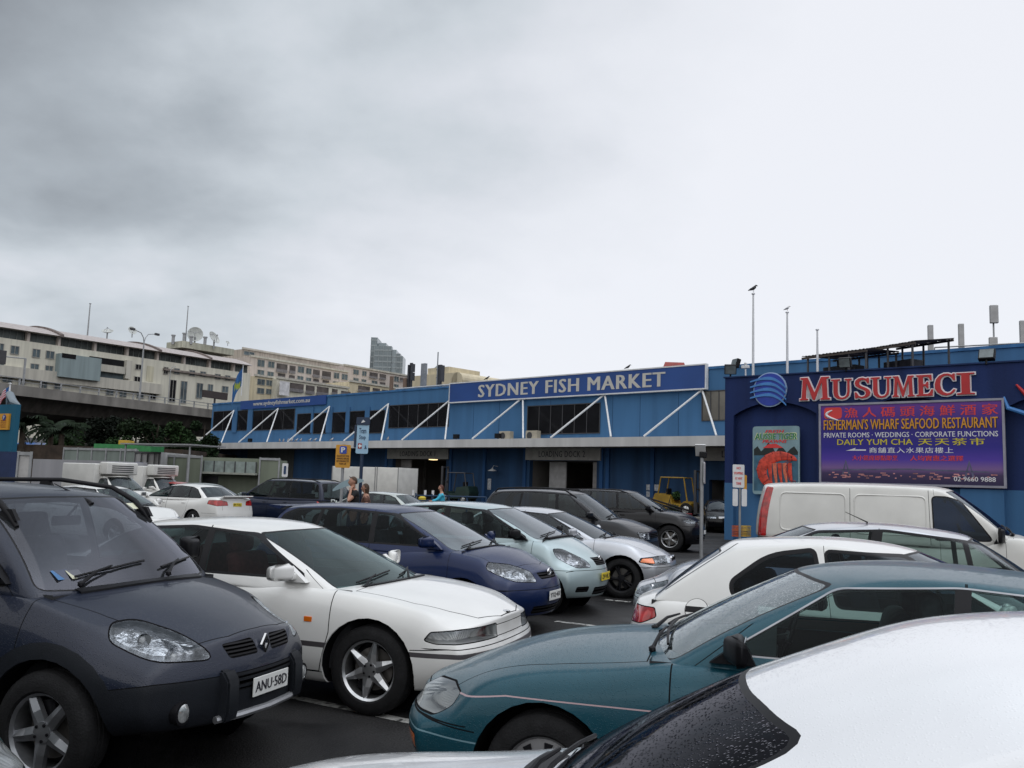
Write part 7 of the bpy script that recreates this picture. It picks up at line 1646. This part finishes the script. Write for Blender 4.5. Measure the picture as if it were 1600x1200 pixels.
def fuel_cap(C, x, z):
    for s in (-1,):
        o, n = hit(C, (x, s * 3, z), (0, -s, 0)); b = BM(); lathe(b, [(.088, -.01), (.088, .004), (.083, .005), (.001, .005)], 36, 'y', at_=(0, 0, 0))
        b.transform(Matrix.Scale(-1, 4, (0, 1, 0)) if s < 0 else Matrix.Identity(4)); bmesh.ops.recalc_face_normals(b, faces=b.faces[:])
        q = Vector((0, s, 0)).rotation_difference(n).to_matrix().to_4x4(); b.transform(Matrix.Translation(o) @ q)
        f = finish('fuel_flap', b, C.S['paint'], C.root)
        b = BM(); tube(b, [(.09 * math.cos(2 * math.pi * k / 36), s * .001, .09 * math.sin(2 * math.pi * k / 36)) for k in range(37)], .003, 4, cap=False); b.transform(Matrix.Translation(o) @ q); finish('flap_edge', b, GAP(), f)
        b = BM(); box(b, -.086, .086, *sorted((s * .003, s * .009)), -.024, .024, bev=.003); b.transform(Matrix.Translation(o) @ q); finish('flap_grip', b, BLACK(), f)
# ---- silver sedan between
SILS = mk('silver-grey sedan with arched roof and roof aerial, between the white hatchback and the van', SILV(), nose=.86, wb=2.6, tail=-3.7, hw=.87, H=1.50, zn=.68, zc=.97, zb=.97, deck=1.03, xc=.05, xh=-1.10, xrh=-2.75, xrb=-3.45, hwr=.60, rw=.31, sedan=True, bpost=-1.78, nosebow=.3, nosepow=2.1, qp=.06, splits=[(-1.78, -1.86, .10), (-2.72, -2.66, .05)], hl=[(.80, .40, .58), (.55, .76, .60), (.32, .82, .74), (.40, .78, .78), (.70, .52, .70)], bulbs=(((.62, .58, .66), .055),), glass_side=glass('side_clear', (.42, .5, .48)),
    extra=[lambda C: aerial(C, -1.75, .3)], roofz=[(-2.85, 1.38), (-2.5, 1.45), (-1.9, 1.495), (-1.5, 1.49), (-1.1, 1.44), (-1.0, 1.42)])
def aerial(C, x, y, dx=.22, h=.12):
    b = BM(); o, n = hit(C, (x, y, 3), (0, 0, -1)); tube(b, [o, o + Vector((-.01, 0, .015)), o + Vector((dx, 0, h))], [.016, .008, .003], 6); finish('aerial', b, BLACK(), C.root, True)

# ---- vans and lorries of the middle distance
VWHITE = lambda: paint('paint_van_white', (.68, .675, .64), rough=.42, coat=.6, dirt=.14)
def van_sides(C):
    # pressed panels: shallow raised frames on the cargo side
    for s in (1, -1):
        for (x0, x1) in ((-3.45, -2.42), (-2.28, -1.22)):
            b = BM(); P = rnd([(x0, 1.18), (x1, 1.18), (x1, 1.80), (x0, 1.80)], .10, 5); pts = []
            for (x, z) in P + P[:1]:
                o, n = hit(C, (x, s * 3, z), (0, -s, 0)); pts.append(o - n * .004)
            tube(b, pts, .017, 6, cap=False); finish('panel_pressing', b, C.S['paint'], C.root, True)
    b = BM(); o, n = hit(C, (-.75, 0, 3), (0, 0, -1))
VAN = mk('white delivery van with blank panelled side and tall red tail lamp', VWHITE(), cat='van', name='delivery_van', nose=.85, wb=3.0, tail=-3.95, hw=.94, H=2.0, zn=.92, zc=1.25, zb=1.08, xc=.12, xh=-.78, xrh=-3.78, xrb=-3.92, hwr=.79, rw=.32, doors=2, bpost=-1.02, hz=[(.45, 1.14), (.7, 1.02), (.85, .93)],
    dlo=[([(-.30, 1.16), (-1.10, 1.14), (-1.12, 1.80), (-.92, 1.80), (-.72, 1.74)], .06, [])], rs=None, nosebow=.2, plan=[(-3.95, .89), (-3.5, .93), (-2, .94), (-.3, .94), (.5, .91), (.85, .84)], hl=[(.80, .45, .70), (.5, .86, .72), (.45, .87, .86), (.78, .48, .86)], mirmat=BLACK(), mirx=-.18, mirz=1.16, mirsize=(.12, .2, .24), extra=[van_sides], glass_side=glass('side_blue', (.20, .26, .34), .02, rim=.02, refl=(.6, .7, .85)), rcrown=.05, tl=None,
    upper=[('lamp', 'tail_light', 'az', 140, [(-3.84, .78, 1.06), (-3.70, .86, 1.06), (-3.60, .80, 1.88), (-3.74, .72, 1.90)], 'red'), ('line', 'side', [(-1.16, 1.05), (-1.18, 1.90)], .008, None), ('line', 'side', [(-2.35, 1.05), (-2.35, 1.90)], .008, None)], lower=[('lamp', 'reverse_light', 'az', 140, [(-3.97, .70, .78), (-3.86, .90, .78), (-3.80, .90, 1.04), (-3.94, .72, 1.04)], 'amberclear')], handles=[(-1.25, 1.02, .16, BLACK())])
VAN['gh'].update(wb=[(-3.92, .84), (-1.5, .93), (.12, .86)], wr=[(-3.78, .76), (-1.5, .80), (-.78, .76)])
def rear_bits(C): pass
WSED = mk('white sedan seen from behind with yellow number plate and small boot spoiler', WHITE(), nose=.88, wb=2.6, tail=-3.75, hw=.87, H=1.46, zn=.70, zc=1.0, zb=.98, deck=1.08, xc=.05, xh=-1.0, xrh=-2.55, xrb=-3.2, hwr=.60, sedan=True, bpost=-1.38, tl=[(-3.72, .42, .82), (-3.60, .78, .80), (-3.28, .87, .86), (-3.35, .86, .97), (-3.66, .66, .98), (-3.72, .46, .93)], tlaz=150, plate=[('BF·71KL', -1, .84, 0, (.75, .58, .04))], extra=[lambda C: boot_lip(C)])
def boot_lip(C):
    x = C.S['tail'] + .10; b = BM(); z = pchip(C.S['top'])(x); prism(b, [(x + .12, z + .0), (x - .08, z + .05), (x - .09, z + .03), (x, z - .02)], 'y', -.62, .62); finish('boot_spoiler', b, C.S['paint'], C.root)
MPV = mk('dark navy people carrier seen from behind with roof rails and rear wiper', paint('paint_ink', (.006, .012, .035), rough=.3), nose=.9, wb=2.9, tail=-3.75, hw=.93, H=1.72, zn=.85, zc=1.12, zb=1.05, xc=.15, xh=-.75, xrh=-3.45, xrb=-3.72, hwr=.68, rw=.33, bpost=-1.3, tl=[(-3.70, .62, .85), (-3.55, .88, .85), (-3.50, .88, 1.02), (-3.68, .62, 1.02)], tlaz=150, rs=(.12, .92, .08), extra=[rails(-.9, -3.3, .58, .05)], glass_side=glass('side_dark', (.20, .25, .27)), plate=[('', -1, .70)])
OLDS = mk('pale green-grey saloon behind the man in black', paint('paint_pale_green', (.46, .50, .47), metal=.2, rough=.35), nose=.9, wb=2.7, tail=-3.8, hw=.87, H=1.42, sedan=True, tl=[(-3.78, .4, .68), (-3.6, .85, .68), (-3.6, .84, .82), (-3.78, .4, .82)])
WFR = mk('white saloon front half hidden behind the blue suv roof', WHITE(), nose=.86, wb=2.6, tail=-3.6, hw=.86, H=1.43, sedan=True, hl=[(.80, .40, .58), (.55, .76, .60), (.40, .82, .70), (.70, .52, .70)], bulbs=())
REDC = mk('red car mostly hidden behind the white sedan roof', paint('paint_red', (.40, .03, .025), rough=.35), H=1.44)
GREYC = mk('grey-green hatchback peeping out left of the navy people carrier', paint('paint_sage', (.16, .19, .18), metal=.3, rough=.35), H=1.45)
CORN = mk('dark green car whose front corner pokes in at the bottom left', paint('paint_bottle', (.02, .075, .075), metal=.3, rough=.3, wet=.4), H=1.42, hl=[(.80, .34, .60), (.62, .72, .60), (.55, .80, .64), (.58, .78, .74), (.80, .34, .72)], hlk='ribbed', bumpmat=rx_clad, lower=[('lamp', 'indicator', 'az', 25, [(.84, .50, .38), (.66, .80, .38), (.66, .80, .46), (.84, .50, .46)], 'orange', .01)])
BLKC = mk('black car nose beside the navy corner, partly behind the grey pole', paint('paint_black', (.006, .006, .008)), H=1.42, sedan=True, hl=[(.80, .40, .60), (.55, .76, .62), (.50, .78, .72), (.76, .45, .72)], grille=[[(-.3, .62), (.3, .62), (.3, .72), (-.3, .72)]], slatmat=CHROME())
def reefer(C):
    b = BM(); box(b, -2.7, -1.02, -.92, .92, .62, 2.05, bev=.04); finish('cargo_box', b, VWHITE(), C.root, True)
    b = BM(); box(b, -1.02, -.62, -.72, .72, 1.66, 2.12, bev=.05); f = finish('fridge_unit', b, VWHITE(), C.root, True)
    b = BM()
    for s, p in (('x', 0),):
        for k in range(4): box(b, -.622, -.610, -.5, .5, 1.74 + k * .075, 1.775 + k * .075)
    finish('louvres', b, FRAME, f)
REEF = mk('white refrigerated van with a roof fridge unit, left of the pair', VWHITE(), cat='van', name='refrigerated_van', nose=.80, wb=2.5, tail=-3.5, hw=.87, H=1.66, zn=.85, zc=1.10, zb=1.06, xc=.0, xh=-.62, xrh=-1.25, xrb=-1.35, hwr=.62, doors=2, bpost=-1.05, dlo=[([(-.36, 1.12), (-1.0, 1.12), (-1.0, 1.50), (-.72, 1.50)], .05, [])], rs=None, extra=[reefer], seats=True, seatx=-.85, hl=[(.75, .42, .68), (.55, .80, .70), (.50, .82, .82), (.72, .48, .82)], splits=None, group='refrigerated vans', top=[(-3.5, .60), (-1.6, .62), (-1.38, 1.05), (-.8, 1.06), (-.1, 1.11), (.25, 1.08), (.5, .98), (.8, .85)])

# ------------------------------------------------------------------ white box lorry, forklifts, handcart rail
def box_lorry(x, y, rz):
    t = thing('box_lorry', 'white box lorry parked at the dock behind the sign poles', 'lorry', (x, y, 0), rz); W = VWHITE(); t.scale = (.84, .84, .82)
    b = BM(); box(b, -6.4, -1.15, -1.1, 1.1, .85, 3.0, bev=.03); bx = finish('cargo_box', b, W, t, True)
    b = BM()
    for q in (-1.2, -4.6, -4.75, -6.35): box(b, q - .03, q + .03, -1.125, 1.125, .85, 3.02)
    box(b, -6.4, -1.15, -1.12, 1.12, .82, .93); finish('box_edge', b, mat('edge_grey', (.30, .30, .30), .5), bx)
    b = BM(); prism(b, rnd([(-1.05, .55), (.55, .55), (.60, 1.15), (.30, 1.95), (.10, 2.05), (-1.05, 2.05)], .10), 'y', -.95, .95); bmesh.ops.bevel(b, geom=b.edges[:], offset=.03, segments=2, affect='EDGES'); cb = finish('cab', b, W, t, True, sharp=50)
    for s in (1, -1): b = BM(); prism(b, rnd([(-.75, 1.25), (.33, 1.22), (.08, 1.85), (-.75, 1.85)], .06), 'y', s * .952, s * .965); finish('side_window', b, WGLASS, cb)
    b = BM(); prism(b, [(-.80, 1.28), (.80, 1.28), (.74, 1.92), (-.74, 1.92)], 'x', 0, .02)
    for v in b.verts: v.co.x += .60 - (v.co.z - 1.15) * .375
    finish('windscreen', b, WGLASS, cb); b = BM(); box(b, -6.3, .4, -.35, .35, .5, .8); finish('chassis', b, BLACK(), t)
    for xa in (-.3, -4.9):
        for s in (1, -1): wheel(t, (xa, s * .86, .40), s, .40, .24, .22, 'cover', 6)
    for s in (1, -1): b = BM(); box(b, .25, .33, *sorted((s * 1.0, s * 1.18)), 1.35, 1.75, bev=.02); finish('wing_mirror', b, BLACK(), t)
P = at(512, 760, 50); box_lorry(P.x, P.y, R(153))
def forklift(px, depth, rz, c, lb, mast_dir=1):
    P = FM.world(FM.loc(px, 760, -2.2)[0], -2.2, .5); t = thing('forklift', lb, 'forklift', P, rz, 'forklifts at the docks'); m = mat('fork_%d' % int(c[0] * 99), c, .45, var=.2)
    b = BM(); prism(b, rnd([(-1.3, .3), (.7, .3), (.7, .65), (.35, .75), (.2, .6), (-.3, .6), (-.4, 1.0), (-1.25, 1.1), (-1.4, .7)], .08), 'y', -.55, .55); bmesh.ops.triangulate(b, faces=[f for f in b.faces if len(f.verts) > 4]); finish('chassis', b, m, t)
    b = BM()
    for s in (-.5, .5): tube(b, [(-1.1, s, 1.05), (-.95, s, 1.9), (.30, s, 1.9), (.50, s, .7)], .04, 6)
    for x in (-.9, -.5, -.1, .25): tube(b, [(x, -.5, 1.9), (x, .5, 1.9)], .03, 5)
    finish('overhead_guard', b, m if c[0] > .1 else FRAME, t); b = BM()
    for s in (-.32, .32): box(b, .78, .90, s - .05, s + .05, .1, 2.3)
    for z in (.5, 1.3, 2.2): box(b, .80, .88, -.32, .32, z, z + .08)
    finish('mast', b, FRAME, t); b = BM()
    for s in (-.28, .28): box(b, .9, 1.9, s - .06, s + .06, .12, .17); box(b, .9, .95, s - .06, s + .06, .12, .7)
    finish('forks', b, FRAME, t); b = BM(); box(b, -.7, -.2, -.25, .25, .75, .88, bev=.03); box(b, -.78, -.68, -.25, .25, .85, 1.35, bev=.03); finish('seat', b, BLACK(), t)
    for xa, r in ((.45, .33), (-.95, .26)):
        for s in (1, -1): wheel(t, (xa, s * .5, r), s, r, r * .55, .2, 'cover', 5)
forklift(1066, 40, R(-35), (.30, .18, .015), 'yellow forklift standing beside the potted shrub'); forklift(712, 44, R(150), (.012, .03, .025), 'dark green forklift beside the first loading dock')  # the yellow is darkened to carry the shade at the dock
# red tail-lift truck bed behind the pole
P = at(1098, 800, 36); t = thing('red_trolley', 'dark red flatbed trolley with a rail behind the grey pole', 'trolley', (P.x - 2.6, P.y + .8, 0), R(-25)); b = BM(); box(b, -.9, 2.2, -.7, .7, .45, .85, bev=.03); finish('bed', b, mat('trolley_red', (.22, .015, .02), .5, var=.2), t); b = BM()
for s in (-.6, .6): tube(b, [(-.8, s, .85), (-.8, s, 1.5), (-.2, s, 1.55), (2.1, s, .95)], .04, 6)
finish('rail', b, BLACK(), t)
for xa in (-.5, 1.7):
    for s in (1, -1): b = BM(); lathe(b, [(.22, s * .72), (.22, s * .60)], 16, 'y', at_=(xa, 0, .22)); finish('wheel', b, RUBBER(), t)
tree('potted_shrub', 'leafy potted shrub in front of the yellow forklift', 1048, 800, 764, 38, 22, (.04, .085, .03), seed=77, lobes=8, nleaf=900, cat='shrub', low=.05)
# row of white capped bollards and a blue rail by the docks
for px, lb in ((645, 'left'), (664, 'middle'), (676, 'right')):
    P = at(px, 780, 40); t = thing('bollard', 'slim dark bollard with white cap by the first dock, ' + lb + ' one of three', 'bollard', (P.x, P.y, 0), 0, 'white capped bollards by the first dock'); b = BM(); tube(b, [(0, 0, 0), (0, 0, 1.15)], .05, 8); finish('post', b, FRAME, t); b = BM(); tube(b, [(0, 0, 1.15), (0, 0, 1.4)], .055, 8); finish('cap', b, WHITEM, t)
P, Q = at(650, 770, 37), at(760, 772, 33); t = thing('barrier_rail', 'long low blue barrier rail in front of the loading docks', 'barrier', (P.x, P.y, 0), math.atan2(Q.y - P.y, Q.x - P.x)); W = math.hypot(Q.x - P.x, Q.y - P.y); b = BM()
for z in (.85, 1.05, 1.25): tube(b, [(0, 0, z - .05), (W, 0, z + .03)], .03, 5)
finish('rails', b, mat('rail_blue', (.02, .05, .11), .5), t); b = BM()
for k in range(5): tube(b, [(W * k / 4, 0, 0), (W * k / 4, 0, 1.3)], .035, 5)
finish('posts', b, mat('rail_blue', (.02, .05, .11)), t)
P = at(660, 775, 38); t = thing('hydrant', 'small yellow marker post beside the blue rail', 'post', (P.x, P.y, 0)); b = BM(); lathe(b, [(.10, 0), (.10, .9), (.16, .95), (.16, 1.1), (.02, 1.2)], 12, 'z'); finish('post', b, mat('marker_yellow', (.55, .42, .03), .6), t)

# ------------------------------------------------------------------ people
def skin_body(name, joints, edges, m, parent, sub=2, root=0):
    """one continuous surface grown round a skeleton; joints: [(xyz, (rx, ry))]"""
    me = bpy.data.meshes.new('t'); me.from_pydata([j[0] for j in joints], edges, []); o = bpy.data.objects.new('t', me); COL.objects.link(o)
    sk = o.modifiers.new('s', 'SKIN'); sk.use_smooth_shade = True
    for i, j in enumerate(joints): me.skin_vertices[0].data[i].radius = j[1]; me.skin_vertices[0].data[i].use_root = (i == root)
    su = o.modifiers.new('u', 'SUBSURF'); su.levels = sub; su.render_levels = sub
    dg = bpy.context.evaluated_depsgraph_get(); r = bpy.data.meshes.new_from_object(o.evaluated_get(dg)); bpy.data.objects.remove(o); bpy.data.meshes.remove(me)
    r.name = name; r.materials.clear(); r.materials.append(m); r.polygons.foreach_set('use_smooth', [True] * len(r.polygons)); q = bpy.data.objects.new(name, r); link(q, parent); return q
def person(label, loc, rz, pose, skin, shirt, trousers, hair, H=1.78, sleeve=.5, hairlen=.0, group=None, build=1.0):
    """pose: right and left elbow/hand targets and leg spread, in a body frame facing +x (y to the left)"""
    t = thing('person', label, 'person', loc, rz, group); k = H / 1.78; B = build
    sh_z, hip_z = 1.45, .93
    J = [((0, 0, .98), (.125 * B, .165 * B)), ((.0, 0, 1.12), (.12 * B, .15 * B)), ((.0, 0, 1.30), (.135 * B, .175 * B)), ((-.01, 0, 1.44), (.09, .14 * B)), ((0, 0, 1.53), (.055, .055)), ((.02, 0, 1.60), (.06, .06))]
    E = [(0, 1), (1, 2), (2, 3), (3, 4), (4, 5)]
    def add(p, r, a): J.append((tuple(p), r)); E.append((a, len(J) - 1)); return len(J) - 1
    arms = []
    for s, (el, ha) in ((1, pose['L']), (-1, pose['R'])):
        a = add((0, s * .19 * B, 1.43), (.058, .062), 3); el = Vector(el); ha = Vector(ha); S_ = Vector((0, s * .19 * B, 1.43)); m1 = S_.lerp(el, .5); a = add(m1, (.050 * B, .050 * B), a); a = add(el, (.040, .040), a); a = add(el.lerp(ha, .45), (.039, .039), a); a = add(ha, (.027, .030), a); arms.append((s, S_, el, ha, a))
        d = (ha - el).normalized(); up = Vector((0, 0, 1)); sd_ = d.cross(up); sd_ = sd_.normalized() if sd_.length > .1 else Vector((0, 1, 0)); pn = add(ha + d * .06, (.020, .040), a)
        for f in range(4):
            o = (f - 1.5) * .020; b1 = ha + d * .095 + sd_ * o; cu = d.cross(sd_) * .02; i1 = add(b1, (.010, .010), pn); i2 = add(b1 + d * (.035 - abs(o) * .3) + cu, (.009, .009), i1); add(b1 + d * .055 + cu * 2.2, (.007, .007), i2)
        th = add(ha + d * .035 - sd_ * .045, (.011, .011), a); add(ha + d * .07 - sd_ * .062, (.009, .009), th)
    for s, (kn, an) in ((1, pose['LL']), (-1, pose['RL'])):
        a = add((0, s * .095, .90), (.092 * B, .092 * B), 0); a = add(Vector((0, s * .1, .9)).lerp(Vector(kn), .5), (.078, .078), a); a = add(kn, (.055, .056), a); a = add(Vector(kn).lerp(Vector(an), .4), (.052, .052), a); a = add(an, (.034, .036), a); add(Vector(an) + Vector((.14, 0, -.05)), (.032, .042), a)
    # head: cranium, brow, nose, jaw
    hc = Vector((.03, 0, 1.70)); hs = add(hc, (.082, .074), 5)
    skin_body('body', [((p[0] * k, p[1] * k, p[2] * k), r) for p, r in J], E, skin, t)
    b = BM(); bmesh.ops.create_uvsphere(b, u_segments=20, v_segments=14, radius=.1)
    for v in b.verts:
        x, y, z = v.co; x *= .98; y *= .76; z *= 1.22
        if z < -.03: x = x * (1 + z * 1.2) + .012; y *= (1 + z * 2.8)
        if x > .06 and abs(y) < .02 and -.045 < z < .015: x += .022 * (1 - abs(z + .02) / .035 * .6)
        if x > .06 and abs(abs(y) - .032) < .015 and abs(z - .012) < .014: x -= .008
        v.co = Vector((x + .035, y, z + 1.70)) * k
    hd = finish('head', b, skin, t, True, sharp=80)
    for s in (1, -1): b = BM(); ball(b, Vector((.022, s * .078, 1.695)) * k, .026, 1, (.7, .35, 1.15)); finish('ear', b, skin, hd, True); b = BM(); ball(b, Vector((.112, s * .031, 1.712)) * k, .009, 1); finish('eye', b, FRAME, hd)
    b = BM(); box(b, .118, .124, -.022, .022, 1.636, 1.643); b.transform(Matrix.Scale(k, 4)); finish('mouth', b, mat('lip', (.22, .07, .06), .6), hd)
    b = BM(); bmesh.ops.create_uvsphere(b, u_segments=18, v_segments=12, radius=.108)
    for v in b.verts:
        x, y, z = v.co; lim = .03 + .09 * max(0, x / .1); zz_ = max(z * 1.18, lim if x > -.05 else -.06 - hairlen * .0); v.co = Vector((x * .98 + .022, y * .78, zz_ + 1.705)) * k
        if hairlen and x < .02 and z < 0: v.co.z -= hairlen * (-z / .1); v.co.y *= 1.05
    finish('hair', b, hair, hd, True)
    # clothes follow the body
    JS = [((0, 0, .90), (.135 * B, .175 * B)), ((0, 0, 1.02), (.140 * B, .172 * B)), ((.0, 0, 1.14), (.135 * B, .168 * B)), ((.0, 0, 1.30), (.152 * B, .192 * B)), ((-.01, 0, 1.43), (.098, .150 * B)), ((0, 0, 1.49), (.07, .075))]
    ES = [(0, 1), (1, 2), (2, 3), (3, 4), (4, 5)]
    for s, S_, el, ha, _a in arms:
        JS.append((tuple(S_), (.070, .076))); ES.append((4, len(JS) - 1)); m1 = S_.lerp(el, min(1, sleeve)); JS.append((tuple(S_.lerp(el, sleeve * .5)), (.068, .068))); ES.append((len(JS) - 2, len(JS) - 1)); JS.append((tuple(m1), (.064, .064))); ES.append((len(JS) - 2, len(JS) - 1))
        if sleeve > 1: JS.append((tuple(el.lerp(ha, .85)), (.045, .045))); ES.append((len(JS) - 2, len(JS) - 1))
    skin_body('shirt', [((p[0] * k, p[1] * k, p[2] * k), r) for p, r in JS], ES, shirt, t)
    JT = [((0, 0, .97), (.132 * B, .168 * B)), ((0, 0, .88), (.13 * B, .165 * B))]; ET = [(0, 1)]
    for s, (kn, an) in ((1, pose['LL']), (-1, pose['RL'])):
        JT.append(((0, s * .095, .84), (.10 * B, .10 * B))); ET.append((1, len(JT) - 1)); JT.append((tuple(kn), (.072, .072))); ET.append((len(JT) - 2, len(JT) - 1)); JT.append((tuple(Vector(kn).lerp(Vector(an), .92)), (.062, .062))); ET.append((len(JT) - 2, len(JT) - 1))
    skin_body('trousers', [((p[0] * k, p[1] * k, p[2] * k), r) for p, r in JT], ET, trousers, t)
    for s, (kn, an) in ((1, pose['LL']), (-1, pose['RL'])):
        b = BM(); a = Vector(an); box(b, a.x - .08, a.x + .20, a.y - .05, a.y + .05, a.z - .09, a.z - .01, bev=.03); b.transform(Matrix.Scale(k, 4)); finish('shoe', b, FRAME, t, True)
    return t
SK = mat('skin', (.42, .22, .15), .55, var=.08); SK2 = mat('skin_brown', (.26, .13, .08), .55, var=.08); DENIM = mat('denim', (.03, .04, .07), .85, var=.2); BLKT = mat('cloth_black', (.008, .008, .010), .9, var=.2); HB = mat('hair_brown', (.05, .025, .012), .7); HD = mat('hair_short', (.07, .04, .025), .8)
LEGS = dict(LL=((.10, .10, .50), (-.02, .10, .09)), RL=((.06, -.10, .50), (.16, -.10, .09)))
P = at(553, 760, 22.0)
man = person('man in a black t-shirt with a hand raised to his neck', (P.x, P.y, 0), R(205), dict(L=((.20, .27, 1.22), (.10, .13, 1.50)), R=((-.06, -.30, 1.14), (.10, -.30, .92)), **LEGS), SK, BLKT, DENIM, HD, H=1.80, build=1.12)
b = BM(); box(b, .148, .154, -.02, .10, 1.18, 1.30, bev=.002); finish('shirt_print', b, mat('print_grey', (.5, .5, .5), .8, var=.4, scale=20), man)
P2 = at(572, 775, 22.9)
person('person with long brown hair walking behind the man in black', (P2.x, P2.y, 0), R(190), dict(L=((-.02, .24, 1.16), (.08, .24, .94)), R=((-.02, -.24, 1.16), (.06, -.24, .92)), **LEGS), SK, mat('cloth_brown', (.12, .06, .045), .9, var=.2), DENIM, HB, H=1.64, hairlen=.28)
P = at(690, 770, 33)
person('person in a bright turquoise hooded top reaching forward', (P.x, P.y, 0), R(185), dict(L=((.16, .22, 1.22), (.42, .16, 1.16)), R=((.16, -.22, 1.22), (.42, -.16, 1.14)), **LEGS), SK, mat('cloth_turquoise', (.05, .42, .60), .85, var=.1), mat('cloth_pale', (.5, .5, .52), .9), mat('hair_auburn', (.09, .025, .015), .7), H=1.64, sleeve=1.01, hairlen=.06)
P = FM.world(FM.loc(612, 755, -1.2)[0], -1.2, .495)
person('worker in a yellow-green safety vest at the first dock door', P, FM.rz - R(80), dict(L=((.02, .26, 1.16), (.16, .22, .98)), R=((.02, -.26, 1.16), (.16, -.22, .98)), **LEGS), SK2, mat('hi_vis', (.45, .72, .03), .7, var=.1), mat('cloth_black', (.008, .008, .01)), mat('hair_black', (.01, .008, .006), .7), H=1.75)
# long pale curved board carried level behind the man's head
P, Q = at(520, 766, 22.6), at(568, 751, 22.6); t = thing('surfboard', 'long pale grey-blue curved board behind the head of the man in black', 'board', P, 0); d = Q - P; b = BM(); n = 20; ring = []
for i in range(n + 1):
    u = i / n; c = d * u + Vector((0, 0, .07 * math.sin(u * math.pi))); w_ = .085 * math.sin(math.pi * min(1, max(0, .04 + u * .93))) ** .6; ring.append([b.verts.new(c + Vector((0, .02 * sy, w_ * sz))) for sy, sz in ((1, -1), (1, 1), (-1, 1), (-1, -1))])
for A, B in zip(ring, ring[1:]):
    for k in range(4): b.faces.new((A[k], A[(k + 1) % 4], B[(k + 1) % 4], B[k]))
b.faces.new(ring[0]); b.faces.new(ring[-1][::-1]); bmesh.ops.recalc_face_normals(b, faces=b.faces[:]); finish('board', b, mat('board_pale', (.26, .36, .40), .4, var=.1), t, True)

# ------------------------------------------------------------------ cars stand in their bays
for S, x, y, h in ((RX,-2.25,5.88,-19),(COMM,-.74,7.72,-20),(COR,-.18,11.3,-24),(YAR,.8,13.2,-24),(BMW,2.14,15.4,-19),(FREE,2.53,19.6,-21),(X5,4.99,26.5,-21),(TEALC,.46,5.45,163),(NEAR,-.55,2.56,168),(P206,4.08,6.65,-25),(SILS,2.37,10.58,159),
                   (VAN,8.1,14.5,-22),(CORN,-2.71,3.2,-19)):
    S['sub'] = 2 if y < 12 else 1; build_car(at_car(S, x, y, h))
for S, px, depth, h in ((WSED, 253, 30.5, 152), (MPV, 408, 32, 152), (OLDS, 532, 29.5, 155), (WFR, 232, 22, -26), (REDC, 322, 38, -24), (GREYC, 372, 34, -24), (BLKC, 1132, 39, -98), (REEF, 214, 33, -24)):
    S['sub'] = 1; P = at(px, 700, depth); r_ = build_car(at_car(S, P.x, P.y, h))
    if S is REEF:      # the second refrigerated van: a copy with its own copies of every part
        def copy_tree(o, parent=None):
            c = o.copy(); COL.objects.link(c)
            if parent is not None: c.parent = parent
            for ch in o.children: copy_tree(ch, c)
            return c
        P = at(280, 700, 38); c = copy_tree(r_); c.location = (P.x, P.y, 0); c['label'] = 'white refrigerated van with a roof fridge unit, right and farther of the pair'
